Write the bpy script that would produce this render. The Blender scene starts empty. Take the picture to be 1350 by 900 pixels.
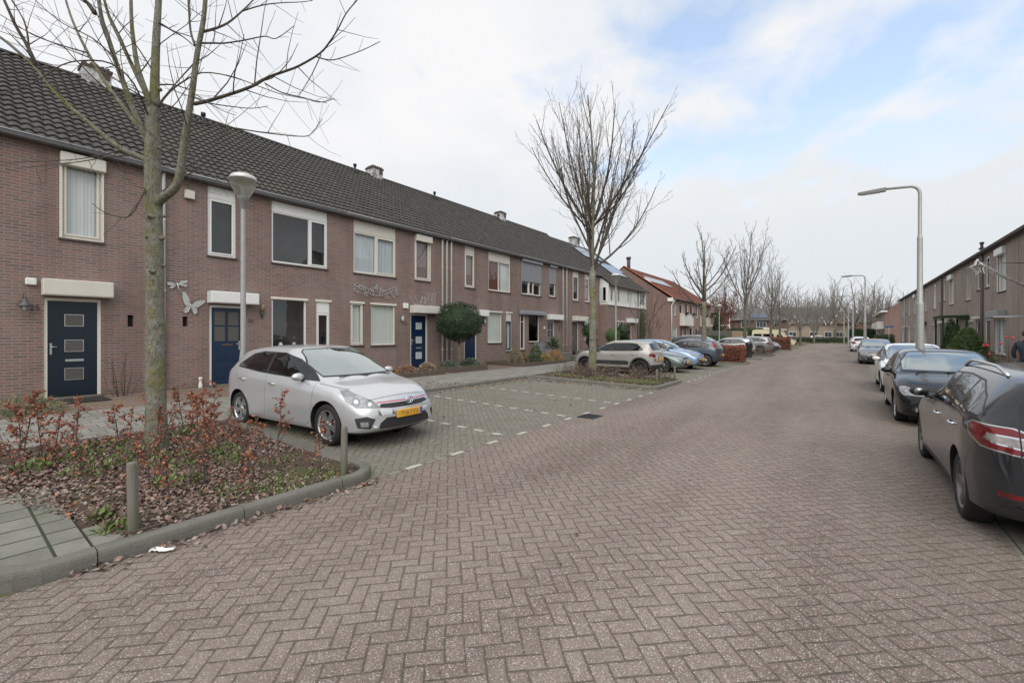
import bpy, bmesh, math, random
from mathutils import Vector, Matrix
R = math.radians
scene = bpy.context.scene
COL = scene.collection
PI = math.pi

# ---------------------------------------------------------------- ground level
KNOTS = [(-400, .3), (-60, .3), (-14.8, .12), (-10.1, .06), (-4.6, -.06), (-1.5, 0), (1.2, -.06), (3.1, -.07), (400, -.07)]
def gz(x):
    for (a, b), (c, d) in zip(KNOTS, KNOTS[1:]):
        if x <= c:
            return b + (d - b) * (x - a) / (c - a)
    return KNOTS[-1][1]

# ---------------------------------------------------------------- tagging
def tag(o, label=None, cat=None, group=None, kind=None):
    if label: o['label'] = label
    if cat: o['category'] = cat
    if group: o['group'] = group
    if kind: o['kind'] = kind
    return o
def empty(name, loc=(0, 0, 0), rz=0.0):
    o = bpy.data.objects.new(name, None); COL.objects.link(o)
    o.location = loc; o.rotation_euler = (0, 0, rz); o.empty_display_size = .2
    return o
def copy_tree(o, parent=None):
    c = o.copy(); COL.objects.link(c)
    if parent is not None: c.parent = parent
    for ch in list(o.children): copy_tree(ch, c)
    return c
def meshobj(name, me, parent=None):
    o = bpy.data.objects.new(name, me); COL.objects.link(o)
    if parent is not None: o.parent = parent
    return o

# ---------------------------------------------------------------- mesh builder
class MB:
    def __init__(s): s.v = []; s.f = []; s.m = []; s.s = []
    def add(s, vs, fs, mat=0, smooth=False):
        b = len(s.v); s.v.extend(vs)
        for f in fs:
            s.f.append(tuple(i + b for i in f)); s.m.append(mat); s.s.append(smooth)
        return s
    def box(s, x0, x1, y0, y1, z0, z1, mat=0, bev=0):
        if x0 > x1: x0, x1 = x1, x0
        if y0 > y1: y0, y1 = y1, y0
        if z0 > z1: z0, z1 = z1, z0
        if bev > 0:
            b = min(bev, (x1-x0)*.45, (y1-y0)*.45, (z1-z0)*.45)
            vs = []; 
            for sx, X in ((0, x0), (1, x1)):
                for sy, Y in ((0, y0), (1, y1)):
                    for sz, Z in ((0, z0), (1, z1)):
                        dx = b if sx == 0 else -b; dy = b if sy == 0 else -b; dz = b if sz == 0 else -b
                        vs += [(X, Y+dy, Z+dz), (X+dx, Y, Z+dz), (X+dx, Y+dy, Z)]
            bm = bmesh.new(); bv = [bm.verts.new(v) for v in vs]
            r = bmesh.ops.convex_hull(bm, input=bv)
            bm.verts.index_update()
            s.add([tuple(v.co) for v in bm.verts], [tuple(v.index for v in f.verts) for f in bm.faces], mat)
            bm.free(); return s
        vs = [(x0,y0,z0),(x1,y0,z0),(x1,y1,z0),(x0,y1,z0),(x0,y0,z1),(x1,y0,z1),(x1,y1,z1),(x0,y1,z1)]
        return s.add(vs, [(0,3,2,1),(4,5,6,7),(0,1,5,4),(1,2,6,5),(2,3,7,6),(3,0,4,7)], mat)
    def tube(s, pts, rad, n=6, mat=0, cap=True, smooth=True):
        pts = [Vector(p) for p in pts]
        if not hasattr(rad, '__len__'): rad = [rad] * len(pts)
        t = (pts[1] - pts[0]).normalized()
        a = Vector((0, 0, 1)) if abs(t.z) < .9 else Vector((1, 0, 0))
        u = t.cross(a).normalized()
        vs = []
        for i, p in enumerate(pts):
            if i == 0: t = pts[1] - p
            elif i == len(pts) - 1: t = p - pts[i-1]
            else: t = pts[i+1] - pts[i-1]
            if t.length < 1e-9: t = Vector((0, 0, 1))
            t.normalize()
            u = u - t * u.dot(t)
            if u.length < 1e-6: u = t.orthogonal()
            u.normalize(); w = t.cross(u)
            for k in range(n):
                c = 2 * PI * k / n
                q = p + (u * math.cos(c) + w * math.sin(c)) * rad[i]
                vs.append((q.x, q.y, q.z))
        fs = []
        for i in range(len(pts) - 1):
            for k in range(n):
                k2 = (k + 1) % n
                fs.append((i*n+k, i*n+k2, (i+1)*n+k2, (i+1)*n+k))
        if cap:
            fs.append(tuple(range(n-1, -1, -1))); fs.append(tuple((len(pts)-1)*n + k for k in range(n)))
        return s.add(vs, fs, mat, smooth)
    def lathe(s, prof, n=24, axis='z', o=(0, 0, 0), mat=0, smooth=True, mats=None):
        # prof: list of (r, h)
        vs = []
        for r, h in prof:
            for k in range(n):
                c = 2 * PI * k / n; a, b = r * math.cos(c), r * math.sin(c)
                if axis == 'z': vs.append((o[0]+a, o[1]+b, o[2]+h))
                elif axis == 'y': vs.append((o[0]+b, o[1]+h, o[2]+a))
                else: vs.append((o[0]+h, o[1]+a, o[2]+b))
        for i in range(len(prof) - 1):
            fs = [(i*n+k, i*n+(k+1) % n, (i+1)*n+(k+1) % n, (i+1)*n+k) for k in range(n)]
            b = len(s.v)
            for f in fs:
                s.f.append(tuple(j + b for j in f)); s.m.append(mats[i] if mats else mat); s.s.append(smooth)
        s.v.extend(vs)
        return s
    def ball(s, c, r, n=10, mat=0, sc=(1, 1, 1)):
        vs = []; m = n * 2
        for i in range(n + 1):
            th = PI * i / n
            for k in range(m):
                ph = 2 * PI * k / m
                vs.append((c[0] + r*sc[0]*math.sin(th)*math.cos(ph), c[1] + r*sc[1]*math.sin(th)*math.sin(ph), c[2] + r*sc[2]*math.cos(th)))
        fs = [(i*m+k, (i+1)*m+k, (i+1)*m+(k+1) % m, i*m+(k+1) % m) for i in range(n) for k in range(m)]
        return s.add(vs, fs, mat, True)
    def prism(s, poly, axis, a0, a1, mat=0):
        # poly 2D; axis 'x': (y,z), 'y': (x,z), 'z': (x,y)
        n = len(poly)
        def P(p, a):
            return (a, p[0], p[1]) if axis == 'x' else (p[0], a, p[1]) if axis == 'y' else (p[0], p[1], a)
        vs = [P(p, a0) for p in poly] + [P(p, a1) for p in poly]
        fs = [tuple(range(n-1, -1, -1)), tuple(range(n, 2*n))] + [(i, (i+1) % n, n+(i+1) % n, n+i) for i in range(n)]
        return s.add(vs, fs, mat)
    def leaf(s, p, d, nrm, L, W, mat=0, fold=.25):
        side = d.cross(nrm)
        if side.length < 1e-6: return
        side.normalize(); up = side.cross(d).normalized()
        a = p; b = p + d*L*.5 + side*W*.5 + up*fold*W; c = p + d*L; e = p + d*L*.5 - side*W*.5 + up*fold*W
        s.add([tuple(a), tuple(b), tuple(c), tuple(e)], [(0, 1, 2), (0, 2, 3)], mat)
    def mesh(s, name, mats):
        me = bpy.data.meshes.new(name)
        me.from_pydata(s.v, [], s.f)
        for m in (mats if isinstance(mats, (list, tuple)) else [mats]): me.materials.append(m)
        me.polygons.foreach_set('material_index', s.m)
        me.polygons.foreach_set('use_smooth', s.s)
        me.update()
        return me
    def build(s, name, mats, parent=None, fix=False):
        me = s.mesh(name, mats)
        if fix:
            bm = bmesh.new(); bm.from_mesh(me); bmesh.ops.recalc_face_normals(bm, faces=bm.faces); bm.to_mesh(me); bm.free()
        return meshobj(name, me, parent)

def rvec(rg):
    while True:
        v = Vector((rg.uniform(-1, 1), rg.uniform(-1, 1), rg.uniform(-1, 1)))
        if .05 < v.length < 1: return v.normalized()

# ---------------------------------------------------------------- materials
class NT:
    def __init__(s, name):
        s.mat = bpy.data.materials.new(name); s.mat.use_nodes = True
        s.t = s.mat.node_tree; s.n = s.t.nodes; s.l = s.t.links
        s.b = s.n['Principled BSDF']; s.out = s.n['Material Output']
    def node(s, ty, **kw):
        n = s.n.new(ty)
        for k, v in kw.items(): setattr(n, k, v)
        return n
    def set(s, sock, v):
        if hasattr(v, 'is_linked') or isinstance(v, bpy.types.NodeSocket): s.l.new(v, sock)
        elif isinstance(v, (tuple, list)) and len(v) == 3 and sock.type == 'RGBA': sock.default_value = (*v, 1)
        else: sock.default_value = v
    def math(s, op, a, b=0.0, c=None):
        n = s.node('ShaderNodeMath', operation=op); s.set(n.inputs[0], a); s.set(n.inputs[1], b)
        if c is not None: s.set(n.inputs[2], c)
        return n.outputs[0]
    def mix(s, f, a, b, mode='MIX'):
        n = s.node('ShaderNodeMix', data_type='RGBA', blend_type=mode)
        s.set(n.inputs[0], f); s.set(n.inputs[6], a); s.set(n.inputs[7], b); return n.outputs[2]
    def pos(s):
        return s.node('ShaderNodeNewGeometry').outputs['Position']
    def obj(s):
        return s.node('ShaderNodeTexCoord').outputs['Object']
    def sep(s, v):
        n = s.node('ShaderNodeSeparateXYZ'); s.l.new(v, n.inputs[0]); return n.outputs
    def comb(s, x=0.0, y=0.0, z=0.0):
        n = s.node('ShaderNodeCombineXYZ'); s.set(n.inputs[0], x); s.set(n.inputs[1], y); s.set(n.inputs[2], z); return n.outputs[0]
    def noise(s, v, scale, detail=4, rough=.6, dist=0.0):
        n = s.node('ShaderNodeTexNoise'); s.l.new(v, n.inputs['Vector'])
        n.inputs['Scale'].default_value = scale; n.inputs['Detail'].default_value = detail
        n.inputs['Roughness'].default_value = rough; n.inputs['Distortion'].default_value = dist
        return n.outputs['Fac']
    def ramp(s, f, *stops):
        n = s.node('ShaderNodeValToRGB'); s.l.new(f, n.inputs[0]); e = n.color_ramp.elements
        while len(e) < len(stops): e.new(.5)
        for el, (p, c) in zip(e, stops):
            el.position = p; el.color = (c, c, c, 1) if not hasattr(c, '__len__') else (*c, 1)
        return n.outputs[0]
    def scale(s, v, sx, sy=None, sz=None):
        n = s.node('ShaderNodeMapping'); s.l.new(v, n.inputs[0])
        n.inputs['Scale'].default_value = (sx, sy if sy is not None else sx, sz if sz is not None else sx); return n.outputs[0]
    def bump(s, h, strength=.5, dist=.01, nrm=None):
        n = s.node('ShaderNodeBump'); n.inputs['Strength'].default_value = strength; n.inputs['Distance'].default_value = dist
        s.l.new(h, n.inputs['Height'])
        if nrm is not None: s.l.new(nrm, n.inputs['Normal'])
        return n.outputs[0]
    def fin(s, col=None, rough=None, nrm=None, metal=None, spec=None):
        if col is not None: s.set(s.b.inputs['Base Color'], col)
        if rough is not None: s.set(s.b.inputs['Roughness'], rough)
        if nrm is not None: s.l.new(nrm, s.b.inputs['Normal'])
        if metal is not None: s.set(s.b.inputs['Metallic'], metal)
        if spec is not None: s.set(s.b.inputs['Specular IOR Level'], spec)
        return s.mat

def simple(name, col, rough=.6, metal=0, var=.12, vscale=6, bump=0, spec=None):
    n = NT(name); p = n.obj()
    f = n.noise(p, vscale, 5)
    c = n.mix(f, tuple(x*(1-var*1.5) for x in col), tuple(min(1, x*(1+var*1.5)) for x in col))
    nr = n.bump(n.noise(p, vscale*8, 3), bump, .004) if bump else None
    return n.fin(c, rough, nr, metal, spec)

def herringbone(name, ca, cb, joint, moss=None, moss_amt=.5, size=.107, speck=1.0, speck_col=(.78, .74, .70), wear=None):
    n = NT(name); p = n.pos()
    rot = n.node('ShaderNodeMapping'); n.l.new(p, rot.inputs[0])
    rot.inputs['Rotation'].default_value = (0, 0, R(45)); rot.inputs['Scale'].default_value = (1/size, 1/size, 1)
    wob = n.node('ShaderNodeTexNoise'); n.l.new(p, wob.inputs['Vector']); wob.inputs['Scale'].default_value = 2.2; wob.inputs['Detail'].default_value = 3
    wv = n.node('ShaderNodeVectorMath', operation='MULTIPLY_ADD'); n.l.new(wob.outputs['Color'], wv.inputs[0])
    wv.inputs[1].default_value = (.35, .35, 0); n.l.new(rot.outputs[0], wv.inputs[2])
    x, y, _ = n.sep(wv.outputs[0])
    i = n.math('FLOOR', x); j = n.math('FLOOR', y)
    fx = n.math('SUBTRACT', x, i); fy = n.math('SUBTRACT', y, j)
    k = n.math('FLOORED_MODULO', n.math('SUBTRACT', i, j), 4)
    is1 = n.math('COMPARE', k, 1, .1); is2 = n.math('COMPARE', k, 2, .1); is3 = n.math('COMPARE', k, 3, .1)
    vert = n.math('ADD', is2, is3)
    # long coordinate, short coordinate
    lx = n.math('ADD', fx, is1); ly = n.math('ADD', fy, is2)
    def sel(a, b): # vert ? b : a
        return n.math('ADD', n.math('MULTIPLY', a, n.math('SUBTRACT', 1, vert)), n.math('MULTIPLY', b, vert))
    lo = sel(lx, ly); sh = sel(fy, fx)
    el = n.math('MINIMUM', lo, n.math('SUBTRACT', 2, lo)); es = n.math('MINIMUM', sh, n.math('SUBTRACT', 1, sh))
    e = n.math('MINIMUM', el, es)
    idx = n.math('SUBTRACT', i, is1); idy = n.math('ADD', n.math('SUBTRACT', j, is2), n.math('MULTIPLY', vert, .5))
    wn = n.node('ShaderNodeTexWhiteNoise', noise_dimensions='3D'); n.l.new(n.comb(idx, idy, 0.0), wn.inputs['Vector'])
    rnd = wn.outputs['Value']
    fine = n.noise(p, 120, 4, .75); mid = n.noise(p, 22, 4); big = n.noise(p, .55, 5); huge = n.noise(p, .16, 3)
    col = n.mix(rnd, ca, cb)
    col = n.mix(n.math('MULTIPLY', n.ramp(mid, (.3, 0), (.75, 1)), .45), col, tuple(c*.62 for c in ca))
    vo = n.node('ShaderNodeTexVoronoi'); n.l.new(p, vo.inputs['Vector']); vo.inputs['Scale'].default_value = 85
    vo.inputs['Scale'].default_value = 150
    gv = n.sep(vo.outputs['Color'])[0]; gsh = n.ramp(vo.outputs['Distance'], (.35, 1), (.62, .3))
    col = n.mix(n.math('MULTIPLY', n.math('MULTIPLY', n.ramp(gv, (.80, 0), (.92, 1)), gsh), speck), col, speck_col)
    col = n.mix(n.math('MULTIPLY', n.math('MULTIPLY', n.ramp(gv, (.18, 1), (.40, 0)), gsh), speck*.85), col, tuple(c*.32 for c in ca))
    gv2 = n.sep(vo.outputs['Color'])[1]; col = n.mix(n.math('MULTIPLY', n.ramp(gv2, (.86, 0), (.95, 1)), speck*.45), col, (.42, .2, .13))
    col = n.mix(n.ramp(fine, (.38, .85), (.56, 0)), col, tuple(c*.30 for c in ca))
    edgen = n.math('ADD', e, n.math('ADD', n.math('MULTIPLY', n.math('SUBTRACT', mid, .5), .16), n.math('MULTIPLY', n.math('SUBTRACT', n.noise(p, 90, 2), .5), .10)))
    jm = n.ramp(edgen, (.0, .9), (.03, .55), (.08, 0))
    jcol = joint
    if moss:
        mm = n.ramp(n.math('ADD', n.math('MULTIPLY', big, .7), n.math('MULTIPLY', mid, .3)), (.42, 0), (.62, 1))
        jcol = n.mix(mm, joint, moss)
        col = n.mix(n.math('MULTIPLY', mm, moss_amt), col, moss)
    if wear:
        px = n.sep(p)[0]
        tr = n.ramp(n.noise(n.scale(p, .9, .12, 1), 1.0, 4), (.38, 0), (.65, 1))
        col = n.mix(n.math('MULTIPLY', tr, .35), col, wear)
        # damp mossy gutters beside both edges of the carriageway
        ed = n.math('ADD', n.ramp(n.math('MULTIPLY', n.math('ADD', px, 5.2), .25), (0, 1), (.25, 0)), n.ramp(n.math('MULTIPLY', n.math('ADD', px, .4), .5), (.0, 0), (.9, 1)))
        col = n.mix(n.math('MULTIPLY', ed, n.math('ADD', .1, n.math('MULTIPLY', big, .55))), col, (.088, .084, .066))
    col = n.mix(n.math('MULTIPLY', n.ramp(huge, (.35, 0), (.65, 1)), .3), col, tuple(c*.7 for c in cb))
    col = n.mix(jm, col, jcol)
    hgt = n.math('ADD', n.ramp(edgen, (0, 0), (.1, .85), (.2, 1)), n.math('MULTIPLY', fine, .22))
    hgt = n.math('ADD', hgt, n.math('MULTIPLY', rnd, .3))
    return n.fin(col, n.ramp(mid, (.2, .75), (.8, .95)), n.bump(hgt, 1.0, .008), spec=.3)

def slabs(name, ca, cb, w, h, joint, off=.5, moss=(.07, .085, .03), ma=.4, mortar=.008):
    n = NT(name); p = n.pos(); 
    sw = n.comb(n.sep(p)[1], n.sep(p)[0], 0.0)
    b = n.node('ShaderNodeTexBrick'); n.l.new(sw, b.inputs['Vector']); b.offset = off
    b.inputs['Scale'].default_value = 1; b.inputs['Mortar Size'].default_value = mortar; b.inputs['Brick Width'].default_value = w; b.inputs['Row Height'].default_value = h
    b.inputs['Mortar Smooth'].default_value = .3
    n.set(b.inputs['Color1'], ca); n.set(b.inputs['Color2'], cb); n.set(b.inputs['Mortar'], joint)
    mid = n.noise(p, 5, 6); fine = n.noise(p, 120, 3)
    col = n.mix(n.math('MULTIPLY', n.ramp(mid, (.4, 0), (.7, 1)), ma), b.outputs['Color'], moss)
    col = n.mix(n.ramp(fine, (.3, .4), (.6, 0)), col, tuple(c*.4 for c in ca))
    hgt = n.math('ADD', n.math('SUBTRACT', 1, b.outputs['Fac']), n.math('MULTIPLY', fine, .2))
    return n.fin(col, .88, n.bump(hgt, .6, .006), spec=.3)

def brickwall(name, c1, c2, c3, mortar, alongy=True, both=False, mw=.0115):
    n = NT(name); p = n.pos(); x, y, z = n.sep(p)
    if both:
        u = n.math('ADD', x, y)
    else: u = y if alongy else x
    v = n.comb(u, z, 0.0)
    b = n.node('ShaderNodeTexBrick'); n.l.new(v, b.inputs['Vector']); b.offset = .5
    b.inputs['Scale'].default_value = 1; b.inputs['Brick Width'].default_value = .232; b.inputs['Row Height'].default_value = .0705
    b.inputs['Mortar Size'].default_value = mw; b.inputs['Mortar Smooth'].default_value = .25; b.inputs['Bias'].default_value = 0
    n.set(b.inputs['Color1'], (0, 0, 0)); n.set(b.inputs['Color2'], (1, 1, 1)); n.set(b.inputs['Mortar'], (.5, .5, .5))
    f = n.sep(b.outputs['Color'])[0]
    nz = n.noise(p, 45, 3); big = n.noise(p, .6, 4)
    rr = n.node('ShaderNodeValToRGB'); n.l.new(f, rr.inputs[0]); e = rr.color_ramp.elements
    e[0].color = (*c1, 1); e[1].color = (*c3, 1); m = e.new(.55); m.color = (*c2, 1)
    col = n.mix(n.ramp(nz, (.3, .55), (.65, 0)), rr.outputs[0], tuple(c*.55 for c in c1))
    col = n.mix(n.math('MULTIPLY', n.ramp(big, (.35, 0), (.7, 1)), .28), col, tuple(c*1.15 for c in mortar))
    dirt = n.ramp(n.math('ADD', z, n.math('MULTIPLY', big, .35)), (.25, .5), (.55, 0))
    col = n.mix(b.outputs['Fac'], col, n.mix(nz, tuple(c*.75 for c in mortar), mortar))
    col = n.mix(dirt, col, (.075, .08, .05))
    col = n.mix(n.math('MULTIPLY', n.ramp(n.noise(n.scale(p, 1.6, 1.6, .22), 1.0, 5), (.46, 0), (.66, 1)), .38), col, tuple(c*.55 for c in c2))
    hgt = n.math('ADD', n.math('SUBTRACT', 1, b.outputs['Fac']), n.math('MULTIPLY', nz, .3))
    return n.fin(col, .9, n.bump(hgt, .7, .006), spec=.25)

M = {}
M['road'] = herringbone('road_clinkers', (.198, .150, .126), (.285, .226, .194), (.10, .082, .064), (.065, .066, .034), .15, wear=(.37, .315, .275))
M['bay'] = herringbone('bay_clinkers', (.215, .198, .165), (.305, .283, .24), (.085, .08, .058), (.12, .122, .068), .40, speck=.35)
M['edge'] = slabs('edge_bricks', (.20, .17, .15), (.27, .23, .2), .21, .105, (.05, .05, .04), 0, ma=.35, mortar=.01)
M['edgeR'] = slabs('gutter_tiles', (.20, .19, .165), (.25, .24, .21), .30, .30, (.06, .065, .045), .0, ma=.3, mortar=.008)
M['pave'] = slabs('sidewalk_tiles', (.23, .22, .20), (.31, .295, .27), .30, .30, (.06, .06, .045), .5, ma=.35)
M['paveB'] = slabs('garden_bricks', (.2, .15, .12), (.27, .19, .15), .21, .105, (.07, .06, .045), .5, ma=.25)
M['tile_big'] = slabs('concrete_slabs', (.18, .18, .155), (.25, .245, .215), .60, .30, (.03, .04, .018), .0, ma=.35, mortar=.012)
def _kerb():
    n = NT('kerb_concrete'); p = n.pos(); f = n.noise(p, 140, 3, .7); m = n.noise(p, 5, 6)
    c = n.mix(m, (.125, .12, .105), (.25, .24, .21))
    up = n.sep(n.node('ShaderNodeNewGeometry').outputs['Normal'])[2]
    c = n.mix(n.math('MULTIPLY', n.ramp(n.noise(p, 2.5, 6), (.46, 0), (.66, 1)), .5), c, (.10, .102, .06))
    c = n.mix(n.ramp(f, (.3, .6), (.55, 0)), c, (.06, .06, .05))
    return n.fin(c, .9, n.bump(n.math('ADD', f, n.math('MULTIPLY', n.noise(p, 22, 5), 1.5)), .9, .006), spec=.25)
M['kerb'] = _kerb()
def _soil():
    n = NT('bed_soil'); p = n.pos()
    a = n.noise(p, 14, 6, .7); b = n.noise(p, 1.6, 4)
    c = n.mix(a, (.035, .024, .018), (.13, .095, .075))
    c = n.mix(n.math('MULTIPLY', n.ramp(b, (.5, 0), (.68, 1)), .55), c, (.075, .10, .03))
    return n.fin(c, .95, n.bump(a, 1, .03), spec=.2)
M['soil'] = _soil()
def _ground():
    n = NT('ground_soil_grass'); p = n.pos()
    a = n.noise(p, 6, 6, .7); b = n.noise(p, .2, 4)
    c = n.mix(a, (.06, .075, .03), (.12, .13, .06)); c = n.mix(n.math('MULTIPLY', b, .5), c, (.11, .09, .065))
    return n.fin(c, .95, n.bump(a, .8, .03), spec=.2)
M['ground'] = _ground()
BR1, BR2, BR3, MO = (.18, .123, .112), (.258, .168, .148), (.325, .162, .132), (.345, .29, .258)
M['brick'] = brickwall('facing_brick_reddish', BR1, BR2, BR3, MO)
M['brickx'] = brickwall('facing_brick_side', BR1, BR2, BR3, MO, alongy=False)
M['brick_r'] = brickwall('facing_brick_far_row', (.30, .235, .205), (.38, .295, .26), (.43, .305, .26), (.44, .39, .35))
M['brick_rx'] = brickwall('side_brick_far_row', (.30, .235, .205), (.38, .295, .26), (.43, .305, .26), (.44, .39, .35), alongy=False)
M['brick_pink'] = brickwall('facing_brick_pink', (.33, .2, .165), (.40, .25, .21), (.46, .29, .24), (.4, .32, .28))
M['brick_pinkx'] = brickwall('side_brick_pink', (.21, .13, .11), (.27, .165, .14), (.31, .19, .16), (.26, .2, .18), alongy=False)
M['brick_brown'] = brickwall('facing_brick_brown', (.14, .075, .06), (.2, .1, .08), (.25, .12, .09), (.2, .16, .14), both=True)
M['brick_pale'] = brickwall('facing_brick_pale', (.30, .23, .18), (.37, .285, .22), (.41, .32, .25), (.38, .32, .27), both=True)
def _tile(name, a, b, moss):
    n = NT(name); p = n.pos(); f = n.noise(p, 3.5, 6, .65); g = n.noise(p, 60, 3)
    wn = n.node('ShaderNodeTexWhiteNoise', noise_dimensions='3D')
    sn = n.node('ShaderNodeVectorMath', operation='SNAP'); n.l.new(p, sn.inputs[0]); sn.inputs[1].default_value = (.26, .2, 5)
    n.l.new(sn.outputs[0], wn.inputs['Vector'])
    c = n.mix(f, a, b); c = n.mix(n.math('MULTIPLY', wn.outputs['Value'], .35), c, tuple(x*.6 for x in a))
    c = n.mix(n.math('MULTIPLY', n.ramp(n.noise(p, 1.3, 6), (.55, 0), (.7, 1)), .5), c, moss)
    c = n.mix(n.ramp(g, (.3, .5), (.6, 0)), c, tuple(x*.5 for x in a))
    return n.fin(c, .8, n.bump(g, .4, .004), spec=.35)
M['tile'] = _tile('concrete_roof_tile', (.060, .055, .051), (.108, .100, .093), (.125, .118, .08))
M['tile_red'] = _tile('red_roof_tile', (.17, .07, .05), (.27, .10, .07), (.13, .08, .06))
M['tile_orange'] = _tile('orange_verge_tile', (.35, .10, .04), (.5, .15, .06), (.2, .1, .06))
M['tile_grey'] = _tile('grey_slate_tile', (.11, .105, .10), (.17, .165, .16), (.12, .12, .1))
M['white'] = simple('white_frame_paint', (.78, .78, .76), .4, var=.03)
M['cream'] = simple('cream_frame_paint', (.72, .68, .60), .45, var=.05)
M['cream_box'] = simple('cream_shutter_box', (.66, .63, .56), .5, var=.06, vscale=3)
M['zinc'] = simple('zinc_gutter', (.105, .105, .108), .5, .3, var=.2)
M['pipe_white'] = simple('white_pipe', (.62, .61, .58), .5, var=.06)
M['pipe_grey'] = simple('grey_pipe', (.22, .215, .205), .5, var=.1)
M['grey_alu'] = simple('grey_aluminium', (.33, .34, .36), .45, .3, var=.06)
M['dark'] = simple('dark_void', (.012, .012, .013), .9, var=.1)
M['black'] = simple('black_plastic', (.02, .02, .022), .5, var=.1)
M['blackmat'] = simple('black_rubber', (.022, .021, .02), .85, var=.2, bump=.3)
M['sill'] = simple('dark_brick_sill', (.085, .06, .055), .8, var=.2, bump=.3)
M['navy'] = simple('navy_door_paint', (.004, .013, .024), .35, var=.08)
M['blue'] = simple('royal_blue_door_paint', (.004, .022, .058), .35, var=.08)
M['greydoor'] = simple('grey_door_paint', (.25, .27, .3), .4, var=.08)
M['reddoor'] = simple('red_door_paint', (.25, .02, .025), .4, var=.08)
M['steel'] = simple('brushed_steel', (.55, .56, .57), .3, .9, var=.06)
M['galv'] = simple('galvanised_lamp_pole', (.40, .40, .39), .5, .5, var=.12, vscale=10)
M['chrome'] = simple('chrome', (.75, .76, .78), .12, 1.0, var=.02)
M['wood'] = None
def _wood(name, a, b, mossy=True):
    n = NT(name); p = n.obj(); g = n.noise(n.scale(p, 30, 30, 1.6), 1.0, 5, .6, .8)
    c = n.mix(g, a, b); z = n.sep(p)[2]
    if mossy: c = n.mix(n.math('MULTIPLY', n.ramp(z, (.0, 1), (.28, 0)), .7), c, (.10, .12, .05))
    return n.fin(c, .85, n.bump(g, .6, .006), spec=.25)
M['wood'] = _wood('weathered_post_wood', (.06, .052, .044), (.27, .25, .215))
M['timber'] = _wood('timber_edging', (.07, .055, .045), (.16, .13, .11), False)
M['fence_g'] = _wood('grey_fence_boards', (.10, .095, .09), (.17, .16, .15), False)
M['fence_t'] = _wood('tan_fence_boards', (.28, .21, .14), (.38, .29, .2), False)
def _bark(name, a, b, moss, amt):
    n = NT(name); p = n.pos(); f = n.ramp(n.math('ADD', n.math('MULTIPLY', n.noise(n.scale(p, 1, 1, .30), 45, 5, .65), .55), n.math('MULTIPLY', n.noise(p, 9, 5, .7), .45)), (.36, 0), (.62, 1)); g = n.noise(p, 3.2, 6, .6)
    c = n.mix(f, a, b); c = n.mix(n.math('MULTIPLY', n.ramp(g, (.46, 0), (.66, 1)), amt), c, moss)
    c = n.mix(n.ramp(n.noise(n.scale(p, 1, 1, 4), 6, 3), (.28, .6), (.38, 0)), c, tuple(x*.45 for x in a))
    return n.fin(c, .92, n.bump(f, 1.0, .02), spec=.2)
M['bark'] = _bark('smooth_grey_green_bark', (.12, .112, .088), (.33, .315, .265), (.19, .19, .06), .8)
M['twig'] = _bark('twig_bark', (.085, .070, .058), (.16, .135, .115), (.13, .12, .08), .3)
M['bark_dark'] = _bark('distant_bark', (.10, .09, .075), (.19, .17, .14), (.13, .135, .08), .5)
M['twig_haze'] = _bark('haze_paled_twigs', (.17, .15, .135), (.27, .24, .22), (.2, .19, .15), .2); M['bark_red'] = _bark('russet_twigs', (.15, .07, .055), (.25, .12, .09), (.2, .1, .08), .3)  # distant twigs: the haze is put into their paler colour
def leafmat(name, col, var=.3, rough=.6, trans=.2):
    n = NT(name); p = n.pos(); f = n.noise(p, 9, 4)
    wn = n.node('ShaderNodeTexWhiteNoise', noise_dimensions='3D')
    n.l.new(n.scale(p, 25), wn.inputs['Vector'])
    c = n.mix(f, tuple(x*(1-var) for x in col), tuple(min(1, x*(1+var)) for x in col))
    n.fin(c, rough, spec=.35)
    n.b.inputs['Transmission Weight'].default_value = 0
    return n.mat
M['copperA'] = leafmat('copper_leaf', (.28, .095, .055)); M['copperB'] = leafmat('orange_brown_leaf', (.37, .15, .09)); M['copperC'] = leafmat('dark_russet_leaf', (.17, .065, .045))
M['litA'] = leafmat('litter_leaf_brown', (.20, .135, .11)); M['litB'] = leafmat('litter_leaf_grey', (.30, .23, .195)); M['litC'] = leafmat('litter_leaf_dark', (.10, .066, .055)); M['litD'] = leafmat('litter_leaf_orange', (.38, .16, .07))
M['gr1'] = leafmat('weed_leaf_green', (.105, .15, .045)); M['gr2'] = leafmat('weed_leaf_light', (.17, .215, .075)); M['gr3'] = leafmat('dark_green_leaf', (.025, .045, .02), rough=.35); M['gr4'] = leafmat('mid_green_leaf', (.06, .09, .045), rough=.35)  # last green is a lighter leaf tone for colour variety
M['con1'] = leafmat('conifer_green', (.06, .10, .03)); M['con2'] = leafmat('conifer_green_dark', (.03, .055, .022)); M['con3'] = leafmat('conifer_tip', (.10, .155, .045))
M['twigleaf'] = leafmat('brown_twig_leaf', (.14, .09, .06)); M['sage'] = leafmat('grey_green_leaf', (.16, .19, .14)); M['straw'] = leafmat('straw_stalks', (.33, .25, .15)); M['yel'] = leafmat('yellow_flower_leaf', (.5, .38, .06)); M['redf'] = leafmat('red_flower_leaf', (.42, .07, .06))

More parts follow.
